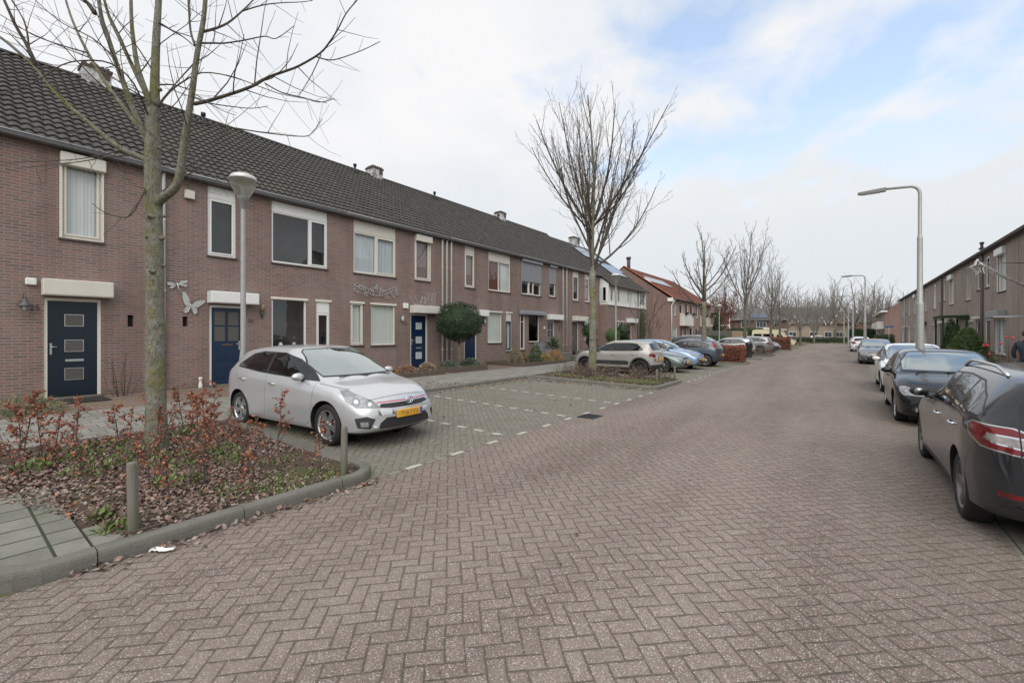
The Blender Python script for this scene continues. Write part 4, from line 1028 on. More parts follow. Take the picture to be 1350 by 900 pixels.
def build_car(spec, label, paintm, loc, rz, group='parked cars', rough_detail=False):
    S = spec; G = S.get
    root = empty('parked_car', (loc[0], loc[1], loc[2] if len(loc) > 2 else gz(loc[0])), rz)
    tag(root, label, 'car', group)
    top, bot, belt, wd, wr, bl = (pchip(S[k]) for k in ('top', 'bot', 'belt', 'w', 'wr', 'bulge'))
    xr, xf = S['top'][0][0], S['top'][-1][0]; W = max(k[1] for k in S['w'])
    crown = pchip(G('crown', [(xr, .03), (xf, .03)]))
    sub = 3 if rough_detail else 5; ns = 46 if rough_detail else 84
    def section(x):
        zt, zb = top(x), bot(x); w = wd(x); r = min(wr(x), w*.96)
        zl = min(belt(x), zt - max(.045, (zt-zb)*.10)); hg = zt-zl
        k = G('side', (.96, .985, 1.0, .992, .962))
        hi = min(1, hg/.30)
        z7 = zt - min(.11, .42*hg); y7 = r + .035*hi
        z8 = zt - min(.045, .17*hg); y8 = r - .045 - .03*(1-hi)
        P = [(0, zb), (.8*w, zb), (k[0]*w, zb+.05), (k[1]*w, zb+.30*(zl-zb)), (k[2]*w, zb+.58*(zl-zb)), (k[3]*w, zb+.84*(zl-zb)), (k[4]*w, zl), (y7, z7), (y8, z8), (y8*.55, zt - crown(x)*.30), (0, zt)]
        # arc-like parameter
        T = [0]
        for a, b in zip(P, P[1:]): T.append(T[-1] + max(.02, math.hypot(b[0]-a[0], b[1]-a[1]))**.5)
        fy = pchip(list(zip(T, [p[0] for p in P]))); fz = pchip(list(zip(T, [p[1] for p in P])))
        out = []
        for a, b, i in zip(T, T[1:], range(20)):
            q = sub if i not in (0, 1) else 2
            for j in range(q): t = a+(b-a)*j/q; out.append((fy(t), fz(t)))
        out.append(P[-1]); return out
    xs = []
    for i in range(ns+1):
        t = i/ns; c = .5-.5*math.cos(PI*t); xs.append(xr+(xf-xr)*(c*.6+t*.4))
    rings = []
    def ring(x, k=1.0):
        out = []
        for (y, z) in section(x):
            yy = y*k; out.append((x - bl(x)*(abs(yy)/W)**2, yy, z))
        return out
    for k in (0, .3, .6, .85): rings.append(ring(xr, k))
    for x in xs: rings.append(ring(x))
    for k in (.85, .6, .3, 0): rings.append(ring(xf, k))
    n = len(rings[0]); bm = bmesh.new(); V = []
    for r in rings:
        L = [bm.verts.new(p) for p in r]; Rr = [bm.verts.new((p[0], -p[1], p[2])) for p in r]; V.append((L, Rr))
    for (A, A2), (B, B2) in zip(V, V[1:]):
        for i in range(n-1):
            try: bm.faces.new((A[i], A[i+1], B[i+1], B[i])); bm.faces.new((A2[i], B2[i], B2[i+1], A2[i+1]))
            except ValueError: pass
    bmesh.ops.remove_doubles(bm, verts=bm.verts, dist=.0004)
    bmesh.ops.dissolve_degenerate(bm, edges=bm.edges, dist=.0003)
    bmesh.ops.recalc_face_normals(bm, faces=bm.faces)
    # make sure normals point outwards
    tf = max(bm.faces, key=lambda f: f.calc_center_median().z)
    if tf.normal.z < 0: bmesh.ops.reverse_faces(bm, faces=bm.faces)
    bm.normal_update()
    for f in bm.faces: f.smooth = True
    pl = bm.faces.layers.int.new('part'); names = ['body']
    def mark(faces, nm, mat):
        key = (nm, mat)
        if key not in names: names.append(key)
        i = names.index(key)
        for f in faces: f[pl] = i
    X, Y, Z = Vector((1, 0, 0)), Vector((0, 1, 0)), Vector((0, 0, 1))
    SIDES = (1, -1)
    anyf = lambda c: True
    def side(poly, nm, mat, filt=anyf, sides=SIDES):
        for s in sides:
            mark(cut(bm, poly, X, Z, Y*s, lambda c: c.y*s > .2 and filt(c)), nm, mat)
    def front(poly, nm, mat, filt=anyf, back=False):
        s = -1 if back else 1
        mark(cut(bm, poly, Y, Z, X*s, lambda c: c.x*s > 0 and filt(c)), nm, mat)
    def angled(pts, az, nm, mat, filt=anyf):
        for s in SIDES:
            n_ = Vector((math.cos(R(az)), math.sin(R(az))*s, 0)); u_ = Vector((-n_.y, n_.x, 0))
            poly = [((Vector((p[0], p[1]*s, p[2]))).dot(u_), p[2]) for p in pts]
            mark(cut(bm, poly, u_, Z, n_, lambda c: c.y*s > .02 and filt(c)), nm, mat)
    def sline(a, b, w=.0055):
        d = math.hypot(b[0]-a[0], b[1]-a[1]); nx, nz = -(b[1]-a[1])/d*w/2, (b[0]-a[0])/d*w/2
        return [(a[0]+nx, a[1]+nz), (b[0]+nx, b[1]+nz), (b[0]-nx, b[1]-nz), (a[0]-nx, a[1]-nz)]
    # cladding
    if G('clad'):
        zc = S['clad']; side([(xr-1, 0), (xf+1, 0), (xf+1, zc), (xr-1, zc)], 'cladding', 'clad'); front([(-1, 0), (1, 0), (1, zc+G('cladf', .0)), (-1, zc+G('cladf', .0))], 'cladding', 'clad'); front([(-1, 0), (1, 0), (1, zc+G('cladr', .0)), (-1, zc+G('cladr', .0))], 'cladding', 'clad', back=True)
    wr_ = S['wheel_r']; ar = wr_ + .05
    if G('arch_clad'):
        for wx in S['wheels']: side([(wx+(ar+.07)*math.cos(2*PI*k/28), wr_+(ar+.07)*math.sin(2*PI*k/28)) for k in range(28)], 'cladding', 'clad')
    # glass
    dlo = S['dlo']; side(dlo, 'window_surround', G('surround', 'black'))
    ins = inset(dlo, .018)
    for (a0, a1, b0, b1) in S['panes']: # bottom x rear, top x rear, bottom x front, top x front
        p = clip_half(clip_half(ins, (b0, .8), (b1, 1.5)), (a1, 1.5), (a0, .8))
        if len(p) >= 3: side(p, 'side_window', G('sideglass', 'glass_car'))
    for nm, k, bk, gm in (('windscreen', 'ws', False, 'glass_screen'), ('rear_window', 'rw', True, G('rearglass', 'glass_dark'))):
        b0, z0, b1, z1 = S[k]; lim = S[k+'x']
        fl = (lambda c: lim[0] < c.x < lim[1])
        P = lambda d: [(-b0-d, z0-d), (b0+d, z0-d), (b0*.93+b1*.07+d*.6, z0+(z1-z0)*.45), (b1+d, z1-.03), (b1-.06, z1+d*.6), (0, z1+.012+d*.6), (-b1+.06, z1+d*.6), (-b1-d, z1-.03), (-(b0*.93+b1*.07+d*.6), z0+(z1-z0)*.45)]
        front(P(.022), 'window_surround', 'black', fl, bk); front(P(0), nm, gm, fl, bk)
    for fn in S.get('extra', ()): fn(side, front, angled, sline)
    # seams
    for sm in S['seams']:
        for a, b in zip(sm, sm[1:]):
            side(sline(a, b), 'body', 'black', lambda c: True)
    for sm in G('fseams', ()):
        for a, b in zip(sm, sm[1:]): front(sline(a, b, .006), 'body', 'black')
    for sm in G('rseams', ()):
        for a, b in zip(sm, sm[1:]): front(sline(a, b, .010), 'body', 'black', back=True)
    # wheel arches
    dels = []
    for wx in S['wheels']:
        c = [(wx+ar*math.cos(2*PI*k/36), wr_+.01+ar*math.sin(2*PI*k/36)) for k in range(36)]
        for s in SIDES: dels += cut(bm, c, X, Z, Y*s, lambda q: q.y*s > .3)
    # also the underside there
    bmesh.ops.delete(bm, geom=list(set(dels)), context='FACES')
    ed = [e for e in bm.edges if e.is_boundary and len(e.link_faces) == 1]
    r = bmesh.ops.extrude_edge_only(bm, edges=ed)
    ci = ('wheel_well', 'dark'); names.append(ci); wi = names.index(ci)
    lip = ('wheel_well', 'dark')
    for v in [g for g in r['geom'] if isinstance(g, bmesh.types.BMVert)]: v.co.y = math.copysign(.42, v.co.y)
    nf = [g for g in r['geom'] if isinstance(g, bmesh.types.BMFace)]
    for f in nf: f[pl] = wi; f.smooth = False
    for wx in S['wheels']:
        for s in SIDES:
            L = [bm.verts.new((wx+(ar+.02)*math.cos(2*PI*k/20), s*.42, wr_+.01+(ar+.02)*math.sin(2*PI*k/20))) for k in range(20)]
            f = bm.faces.new(L); f[pl] = wi
    # split to part meshes
    order = {}
    for f in bm.faces:
        k = names[f[pl]]
        if k == 'body': k = ('body', None)
        nm, mt = k
        c = f.calc_center_median()
        sd = '' if nm in ('body', 'windscreen', 'rear_window', 'cladding', 'grille', 'window_surround', 'air_intake') else ('L' if c.y > 0 else 'R')+('f' if c.x > 0 else 'r') if nm == 'wheel_well' else ('L' if c.y > 0 else 'R')
        if nm == 'side_window':
            for i, (a0, a1, b0, b1) in enumerate(S['panes']):
                if (a0+a1)/2-.03 < c.x < (b0+b1)/2+.03: sd += str(i); break
        order.setdefault((nm, sd), []).append((f, paintm if mt is None else M[mt]))
    objs = {}
    for (nm, sd), fl in order.items():
        idx = {}; vs = []; fs = []; mi = []; sm = []; mats = []
        for f, mt in fl:
            if mt not in mats: mats.append(mt)
            q = []
            for v in f.verts:
                if v not in idx: idx[v] = len(vs); vs.append(tuple(v.co))
                q.append(idx[v])
            fs.append(q); mi.append(mats.index(mt)); sm.append(f.smooth)
        me = bpy.data.meshes.new(nm); me.from_pydata(vs, [], fs)
        for mt in mats: me.materials.append(mt)
        me.polygons.foreach_set('material_index', mi); me.polygons.foreach_set('use_smooth', sm); me.update()
        objs[(nm, sd)] = meshobj(nm.split('#')[0], me, root)
    bm.free()
    body = objs[('body', '')]
    # wheels
    tm, gm = wheel_meshes(wr_, S['rimstyle'], G('rimmat', 'rim'))
    for wx in S['wheels']:
        for s in SIDES:
            yy = s*(min(wd(wx), W)-.03-.105)
            t = meshobj('wheel', tm, root); t.location = (wx, yy, wr_); t.rotation_euler = (0, random.uniform(0, 1.2), 0 if s > 0 else PI)
            meshobj('rim', gm, t)
    # interior
    if not rough_detail:
        s = MB()
        for (sx, sy) in ((.05, .36), (.05, -.36), (-.85, .38), (-.85, -.38)):
            s.box(sx-.28, sx-.12, sy-.22, sy+.22, .45, 1.02, 0, .06); s.box(sx-.25, sx-.15, sy-.12, sy+.12, 1.04, 1.22, 0, .04); s.box(sx-.2, sx+.3, sy-.22, sy+.22, .42, .56, 0, .05)
        s.build('seats', M['seat'], root)
        s = MB(); s.box(.62, 1.05, -.66, .66, .6, .93, 0, .06); s.lathe([(.17, -.012), (.185, 0), (.17, .012), (.155, 0), (.17, -.012)], 20, 'x', o=(.52, .36, .93)); s.build('dashboard', M['seatl'], root)
    # door mirrors
    mx, mz = S['mirror']; wy = S.get('mirror_y', W-.05)
    for sg in SIDES:
        s = MB(); s.ball((mx, sg*(wy+.12), mz), .095, 7, 0, (.72, 1.1, .68)); 
        s.tube([(mx+.03, sg*(wy-.09), mz-.085), (mx+.01, sg*(wy+.06), mz-.05)], .028, 6, 1)
        mo = s.build('door_mirror', [paintm if not G('blackmirror') else M['black'], M['black']], root)
        s = MB(); s.lathe([(0, -.081), (.045, -.079), (.05, -.072)], 16, 'x', o=(mx, sg*(wy+.13), mz)); s.build('mirror_glass', M['glassmirror'], mo)
    for hx, hz in S['handles']:
        for sg in SIDES:
            yy = sg*(wd(hx)*.995); s = MB()
            s.tube([(hx-.09, yy-sg*.02, hz), (hx-.08, yy+sg*.018, hz), (hx+.08, yy+sg*.018, hz), (hx+.09, yy-sg*.02, hz)], .012, 6)
            s.build('door_handle', paintm if not G('chromehandle') else M['chrome'], root)
    # wipers, plate, aerial
    if not rough_detail:
        s = MB(); bx = S['wiper']
        for y0, y1 in ((.55, -.02), (.02, -.5)):
            pts = []
            for i in range(5):
                t = i/4; yy = y0+(y1-y0)*t; xx = bx - bl(bx)*(yy/W)**2 - .03 - .12*t*(1-t)*2; pts.append((xx, yy, top(min(xf, bx-.03-.02*t)) + .012 - crown(bx)*.3*(abs(yy)/.6)**2))
            s.tube(pts, .008, 5)
        s.build('wipers', M['black'], root)
    for (px, pz, tl, face) in ((S['plate_f'][0], S['plate_f'][1], G('tilt_f', 0), 1), (S['plate_r'][0], S['plate_r'][1], G('tilt_r', 0), -1)):
        s = MB(); s.box(-.012, .012, -.26, .26, -.057, .057, 0, .006); s.box(.0121 if face > 0 else -.014, .014 if face > 0 else -.0121, (.21 if face > 0 else -.255), (.255 if face > 0 else -.21), -.052, .052, 1)
        o = s.build('number_plate', [M['plate'], M['eu']], root); o.location = (px, 0, pz); o.rotation_euler = (0, R(tl), 0)
    if G('rails'):
        for sg in SIDES:
            x0, x1, zz = S['rails']; s = MB(); pts = []
            for i in range(11):
                t = i/10; xx = x0+(x1-x0)*t; rise = min(1, 6*t, 6*(1-t))*.055
                pts.append((xx, sg*(wr(xx)-.03), top(xx) - .045 + rise))
            s.tube(pts, .017, 8); s.build('roof_rail', M[zz], root)
    if G('emblem'):
        for ex, ez, er, ty in S['emblem']:
            s = MB(); t = .006
            if ty == 'rings':
                for (a, b, cz) in ((1.0, .68, 0), (.36, .62, 0), (.66, .28, .30)):
                    s.tube([(0, er*a*math.cos(2*PI*k/24), er*(cz+b*math.sin(2*PI*k/24))) for k in range(25)], t, 5)
            elif ty == 'disc':
                s.tube([(0, er*math.cos(2*PI*k/24), er*math.sin(2*PI*k/24)) for k in range(25)], t, 5)
                s.tube([(0, -er*.7, er*.65), (0, -er*.3, -er*.8), (0, 0, er*.1), (0, er*.3, -er*.8), (0, er*.7, er*.65)], t, 5)
            elif ty == 'chev':
                for q in (0, .5): s.tube([(0, -er*.8, -er*.4+er*q), (0, 0, er*.3+er*q), (0, er*.8, -er*.4+er*q)], t*1.3, 5)
            elif ty == 'oval':
                s.ball((0, 0, 0), er, 6, 0, (.15, 1, .55))
            elif ty == 'cross':
                s.box(-.01, .01, -er, er, -er*.25, er*.25, 0, .005)
            o = s.build('emblem', M['chrome'], root); o.location = (ex, 0, ez)
    return root

# ---- extra details per type
def ex_auris(side, front, angled, sline):
    front([(-.66, .60), (-.3, .575), (.3, .575), (.66, .60), (.60, .675), (.25, .70), (-.25, .70), (-.60, .675)], 'grille_panel', 'auris', lambda c: c.x > 1.9)
    front([(-.50, .60), (-.3, .582), (.3, .582), (.50, .60), (.46, .655), (-.46, .655)], 'grille', 'black')
    front([(-.52, .668), (.52, .668), (.50, .682), (-.50, .682)], 'grille', 'redline')
    front([(-.56, .655), (.56, .655), (.53, .668), (-.53, .668)], 'grille', 'chrome'); front([(-.53, .682), (.53, .682), (.50, .690), (-.50, .690)], 'grille', 'chrome')
    front([(-.52, .29), (.52, .29), (.50, .37), (.40, .45), (-.40, .45), (-.50, .37)], 'air_intake', 'black')
    angled([(2.0, .60, .30), (1.93, .77, .32), (1.90, .80, .46), (2.0, .66, .49), (2.06, .55, .44)], 35, 'fog_lamp_pod', 'clad')
    angled([(2.0, .63, .33), (1.95, .73, .34), (1.95, .74, .41), (2.0, .64, .41)], 35, 'fog_lamp', 'headlamp')
    angled([(2.07, .46, .595), (2.02, .55, .70), (1.72, .78, .86), (1.62, .86, .865), (1.78, .86, .70), (1.93, .80, .61)], 38, 'headlight', 'headlamp'); eyes(angled, [(1.99, .60, .66, .05), (1.87, .75, .70, .055)])
    angled([(-2.02, .55, .90), (-1.93, .68, 1.03), (-1.74, .80, 1.06), (-1.66, .84, 1.03), (-1.74, .86, .90), (-1.98, .76, .78)], 125, 'tail_light', 'taillamp')
    front([(-1, .0), (1, .0), (1, .245), (-1, .245)], 'cladding', 'clad')
AURIS = dict(
    top=[(-2.035, .58), (-2.03, .76), (-2.0, .95), (-1.93, 1.08), (-1.75, 1.29), (-1.64, 1.385), (-1.2, 1.465), (-.5, 1.51), (-.05, 1.50), (.35, 1.405), (.8, 1.20), (1.16, 1.01), (1.30, .965), (1.6, .915), (1.88, .83), (2.05, .74), (2.15, .62), (2.18, .50)],
    bot=[(-2.035, .38), (-1.9, .24), (-1.6, .2), (0, .18), (1.7, .19), (2.0, .20), (2.18, .29)],
    belt=[(-2.035, .6), (-1.9, .99), (-1.4, 1.05), (-.6, 1.01), (.3, .955), (1.0, .90), (1.5, .84), (1.9, .70), (2.18, .5)],
    w=[(-2.035, .69), (-1.95, .79), (-1.7, .86), (-1, .88), (0, .88), (1.3, .885), (1.7, .87), (1.95, .82), (2.1, .76), (2.18, .66)],
    wr=[(-2.035, .66), (-1.8, .60), (-1.2, .61), (0, .63), (.4, .64), (.8, .68), (1.2, .74), (1.7, .72), (2.18, .60)],
    bulge=[(-2.035, -.17), (-1.6, -.10), (-1.1, 0), (0, .02), (.4, .12), (1.2, .14), (1.7, .16), (2.18, .24)],
    crown=[(-2.03, .03), (0, .03), (.8, .05), (1.3, .03), (2.18, .03)],
    dlo=[(1.04, .955), (.86, 1.06), (.38, 1.285), (-.05, 1.385), (-.75, 1.395), (-1.10, 1.345), (-1.40, 1.15), (-1.38, 1.10), (-.6, 1.03)],
    panes=[(-1.6, -1.4, -1.20, -1.02), (-1.17, -.99, -.42, -.38), (-.35, -.31, .60, .30), (.66, .36, 1.2, 1.0)],
    ws=(.67, 1.035, .55, 1.43), wsx=(.1, 1.3), rw=(.56, 1.10, .50, 1.36), rwx=(-2.1, -1.56),
    wheels=(1.30, -1.30), wheel_r=.315, rimstyle='twin', mirror=(.68, 1.02), mirror_y=.80, handles=[(-.15, .86), (-1.12, .89)], chromehandle=True,
    seams=[[(1.02, .95), (.98, .70), (.93, .34), (.80, .27), (-.42, .27)], [(-.36, 1.0), (-.38, .6), (-.42, .27)], [(-.42, .27), (-.80, .28), (-.98, .50), (-1.28, .78), (-1.40, 1.04)], [(1.07, .93), (1.62, .865)]],
    fseams=[[(-.62, .715), (-.3, .745), (0, .755), (.3, .745), (.62, .715)]],
    wiper=1.22, plate_f=(2.195, .485), plate_r=(-2.06, .62), extra=[ex_auris], emblem=[(2.185, .675, .075, 'rings')])

def ex_golf(side, front, angled, sline):
    front([(-.44, .625), (.44, .625), (.42, .70), (-.42, .70)], 'grille', 'black'); front([(-.44, .655), (.44, .655), (.44, .662), (-.44, .662)], 'grille', 'chrome')
    front([(-.68, .26), (.68, .26), (.62, .42), (.40, .44), (-.40, .44), (-.62, .42)], 'air_intake', 'black')
    angled([(2.07, .47, .61), (2.05, .50, .71), (1.80, .76, .775), (1.72, .84, .765), (1.78, .84, .68), (1.93, .80, .605)], 38, 'headlight', 'headlamp'); eyes(angled, [(2.02, .56, .66, .042), (1.90, .74, .69, .05)])
    front([(.50, .31), (.60, .31), (.60, .38), (.50, .38)], 'fog_lamp', 'headlamp'); front([(-.60, .31), (-.50, .31), (-.50, .38), (-.60, .38)], 'fog_lamp', 'headlamp')
    angled([(-1.98, .45, .90), (-1.9, .68, .98), (-1.78, .80, .98), (-1.76, .84, .82), (-1.9, .75, .78), (-2.0, .45, .80)], 145, 'tail_light', 'taillamp')
GOLF = dict(
    top=[(-1.98, .58), (-1.975, .74), (-1.95, .92), (-1.90, 1.05), (-1.76, 1.32), (-1.66, 1.405), (-1.2, 1.455), (-.5, 1.48), (-.05, 1.465), (.30, 1.395), (.7, 1.21), (1.03, 1.03), (1.16, .985), (1.5, .93), (1.85, .835), (2.04, .73), (2.14, .62), (2.18, .50)],
    bot=[(-1.98, .36), (-1.85, .24), (-1.6, .2), (0, .17), (1.7, .18), (2.0, .19), (2.18, .29)],
    belt=[(-1.98, .6), (-1.85, .94), (-1.4, .97), (-.6, .955), (.3, .93), (1.0, .90), (1.5, .83), (1.9, .69), (2.18, .5)],
    w=[(-1.98, .72), (-1.9, .80), (-1.65, .87), (-1, .89), (0, .885), (1.3, .89), (1.7, .875), (1.95, .83), (2.1, .77), (2.18, .69)],
    wr=[(-1.98, .66), (-1.75, .61), (-1.2, .62), (0, .64), (.35, .65), (.7, .68), (1.1, .75), (1.7, .73), (2.18, .62)],
    bulge=[(-1.98, -.15), (-1.6, -.09), (-1.1, 0), (0, .02), (.4, .11), (1.2, .13), (1.7, .15), (2.18, .21)],
    crown=[(-1.98, .03), (0, .03), (.8, .05), (1.3, .03), (2.18, .03)],
    dlo=[(.98, .965), (.80, 1.055), (.34, 1.27), (-.05, 1.355), (-.75, 1.365), (-1.2, 1.32), (-1.42, 1.10), (-1.40, 1.015), (-.6, 1.0)],
    panes=[(-1.5, -1.3, -1.12, -1.02), (-1.08, -.98, -.38, -.34), (-.31, -.27, .66, .36), (.72, .42, 1.1, .9)],
    ws=(.69, 1.05, .57, 1.40), wsx=(.05, 1.2), rw=(.56, 1.06, .50, 1.34), rwx=(-2.1, -1.55),
    wheels=(1.30, -1.28), wheel_r=.315, rimstyle='five', mirror=(.66, 1.02), mirror_y=.82, handles=[(-.12, .86), (-1.05, .87)],
    seams=[[(.97, .96), (.95, .70), (.90, .34), (.80, .26), (-.36, .26)], [(-.33, .98), (-.36, .6), (-.36, .26)], [(-.36, .26), (-.78, .28), (-.95, .50), (-1.22, .78), (-1.28, 1.0)]],
    fseams=[[(-.60, .72), (-.3, .74), (0, .745), (.3, .74), (.60, .72)]], rseams=[[(-.6, .66), (.6, .66)], [(-.62, .66), (-.64, 1.0)], [(.62, .66), (.64, 1.0)]],
    wiper=1.10, plate_f=(2.19, .46), plate_r=(-2.0, .60), extra=[ex_golf], emblem=[(2.15, .665, .055, 'disc')])

def ex_megane(side, front, angled, sline):
    # large wrap-round tail lamps
    angled([(-2.31, .38, .935), (-2.17, .71, 1.03), (-1.80, .86, 1.035), (-1.715, .885, 1.0), (-1.79, .895, .915), (-2.02, .865, .835), (-2.33, .34, .775)], 148, 'lamp_rim', 'chromer')
    angled([(-2.30, .40, .925), (-2.16, .72, 1.02), (-1.80, .86, 1.025), (-1.73, .88, .99), (-1.80, .89, .92), (-2.02, .86, .845), (-2.32, .36, .79)], 148, 'tail_light', 'taillamp')
    angled([(-2.29, .42, .905), (-2.22, .60, .955), (-2.02, .81, .965), (-2.0, .83, .915), (-2.1, .79, .880), (-2.31, .40, .835)], 148, 'lamp_inset', 'chrome')
    angled([(-2.29, .43, .895), (-2.22, .59, .942), (-2.04, .80, .952), (-2.02, .82, .92), (-2.12, .77, .891), (-2.30, .42, .847)], 148, 'lamp_inset', 'tailclear')
    angled([(-2.275, .46, .885), (-2.24, .55, .925), (-2.20, .62, .93), (-2.20, .63, .90), (-2.24, .56, .87)], 148, 'lamp_inset', 'seatl')
    angled([(-2.08, .74, .50), (-2.08, .74, .46), (-2.24, .5, .45), (-2.24, .5, .49)], 150, 'fog_reflector', 'taillamp')
    front([(-.8, .22), (.8, .22), (.8, .36), (-.8, .36)], 'cladding', 'clad', back=True)
    front([(-.55, .6), (.55, .6), (.6, .70), (-.6, .70)], 'grille', 'black'); front([(-.6, .27), (.6, .27), (.5, .45), (-.5, .45)], 'air_intake', 'black')
    angled([(2.05, .47, .61), (2.03, .50, .72), (1.74, .80, .84), (1.66, .86, .82), (1.80, .85, .70), (1.95, .80, .61)], 38, 'headlight', 'headlamp')
    side([(.9, .22), (-.95, .22), (-.95, .30), (.9, .30)], 'sill_trim', 'clad')
MEGANE = dict(
    top=[(-2.30, .56), (-2.295, .78), (-2.25, .98), (-2.18, 1.10), (-2.00, 1.36), (-1.90, 1.425), (-1.3, 1.485), (-.4, 1.505), (0, 1.485), (.4, 1.37), (.85, 1.17), (1.18, 1.02), (1.32, .98), (1.6, .93), (1.95, .84), (2.10, .74), (2.2, .62), (2.22, .50)],
    bot=[(-2.30, .36), (-2.15, .26), (-1.8, .22), (0, .17), (1.7, .18), (2.0, .2), (2.22, .3)],
    belt=[(-2.30, .6), (-2.15, 1.00), (-1.7, 1.035), (-1.0, 1.0), (-.2, .965), (.6, .94), (1.1, .90), (1.5, .84), (1.9, .72), (2.22, .5)],
    w=[(-2.30, .70), (-2.22, .78), (-2.0, .865), (-1.6, .90), (-1, .895), (0, .885), (1.3, .90), (1.7, .88), (1.95, .83), (2.1, .78), (2.22, .68)],
    wr=[(-2.30, .66), (-2.05, .60), (-1.4, .61), (0, .635), (.4, .64), (.85, .68), (1.2, .74), (1.7, .72), (2.22, .6)],
    bulge=[(-2.30, -.22), (-1.95, -.16), (-1.5, -.04), (-1.1, 0), (0, .02), (.4, .12), (1.2, .14), (1.7, .16), (2.22, .24)],
    crown=[(-2.3, .03), (0, .03), (.8, .05), (1.3, .03), (2.22, .03)],
    dlo=[(1.04, .955), (.84, 1.055), (.38, 1.275), (-.05, 1.375), (-.7, 1.395), (-1.25, 1.365), (-1.66, 1.25), (-1.86, 1.115), (-1.80, 1.06), (-.8, 1.015)],
    panes=[(-2.0, -1.9, -1.22, -1.10), (-1.16, -1.04, -.42, -.36), (-.35, -.29, .60, .30), (.66, .36, 1.2, 1.0)], surround='black',
    ws=(.67, 1.045, .55, 1.42), wsx=(.1, 1.3), rw=(.60, 1.05, .51, 1.37), rwx=(-2.3, -1.85), rearglass='glass_dark',
    wheels=(1.35, -1.35), wheel_r=.325, rimstyle='five', rimmat='rimg', mirror=(.70, 1.03), mirror_y=.83, blackmirror=True, handles=[(-.15, .87), (-1.1, .90)], chromehandle=True,
    seams=[[(1.02, .95), (1.0, .70), (.95, .34), (.80, .26), (-.42, .26)], [(-.38, .99), (-.38, .6), (-.42, .26)], [(-.42, .26), (-.80, .28), (-1.0, .50), (-1.22, .74), (-1.28, 1.03)], [(-1.83, .80), (-1.72, .64), (-1.70, .5)]],
    rseams=[[(-.60, .58), (-.63, .80), (-.63, 1.02), (-.53, 1.39)], [(.60, .58), (.63, .80), (.63, 1.02), (.53, 1.39)], [(-.6, .58), (.6, .58)]],
    wiper=1.22, plate_f=(2.235, .47), plate_r=(-2.325, .78), extra=[ex_megane], rails=(-1.55, .0, 'chromer'))
M['glassmirror'] = simple('mirror_glass', (.25, .27, .28), .08, 1.0); M['trimchrome'] = simple('window_trim', (.10, .10, .11), .3, .5); M['rimg'] = simple('dusty_alloy_wheel', (.19, .18, .17), .45, .6, var=.2); M['chromer'] = simple('silver_roof_rail', (.6, .61, .62), .3, .9)

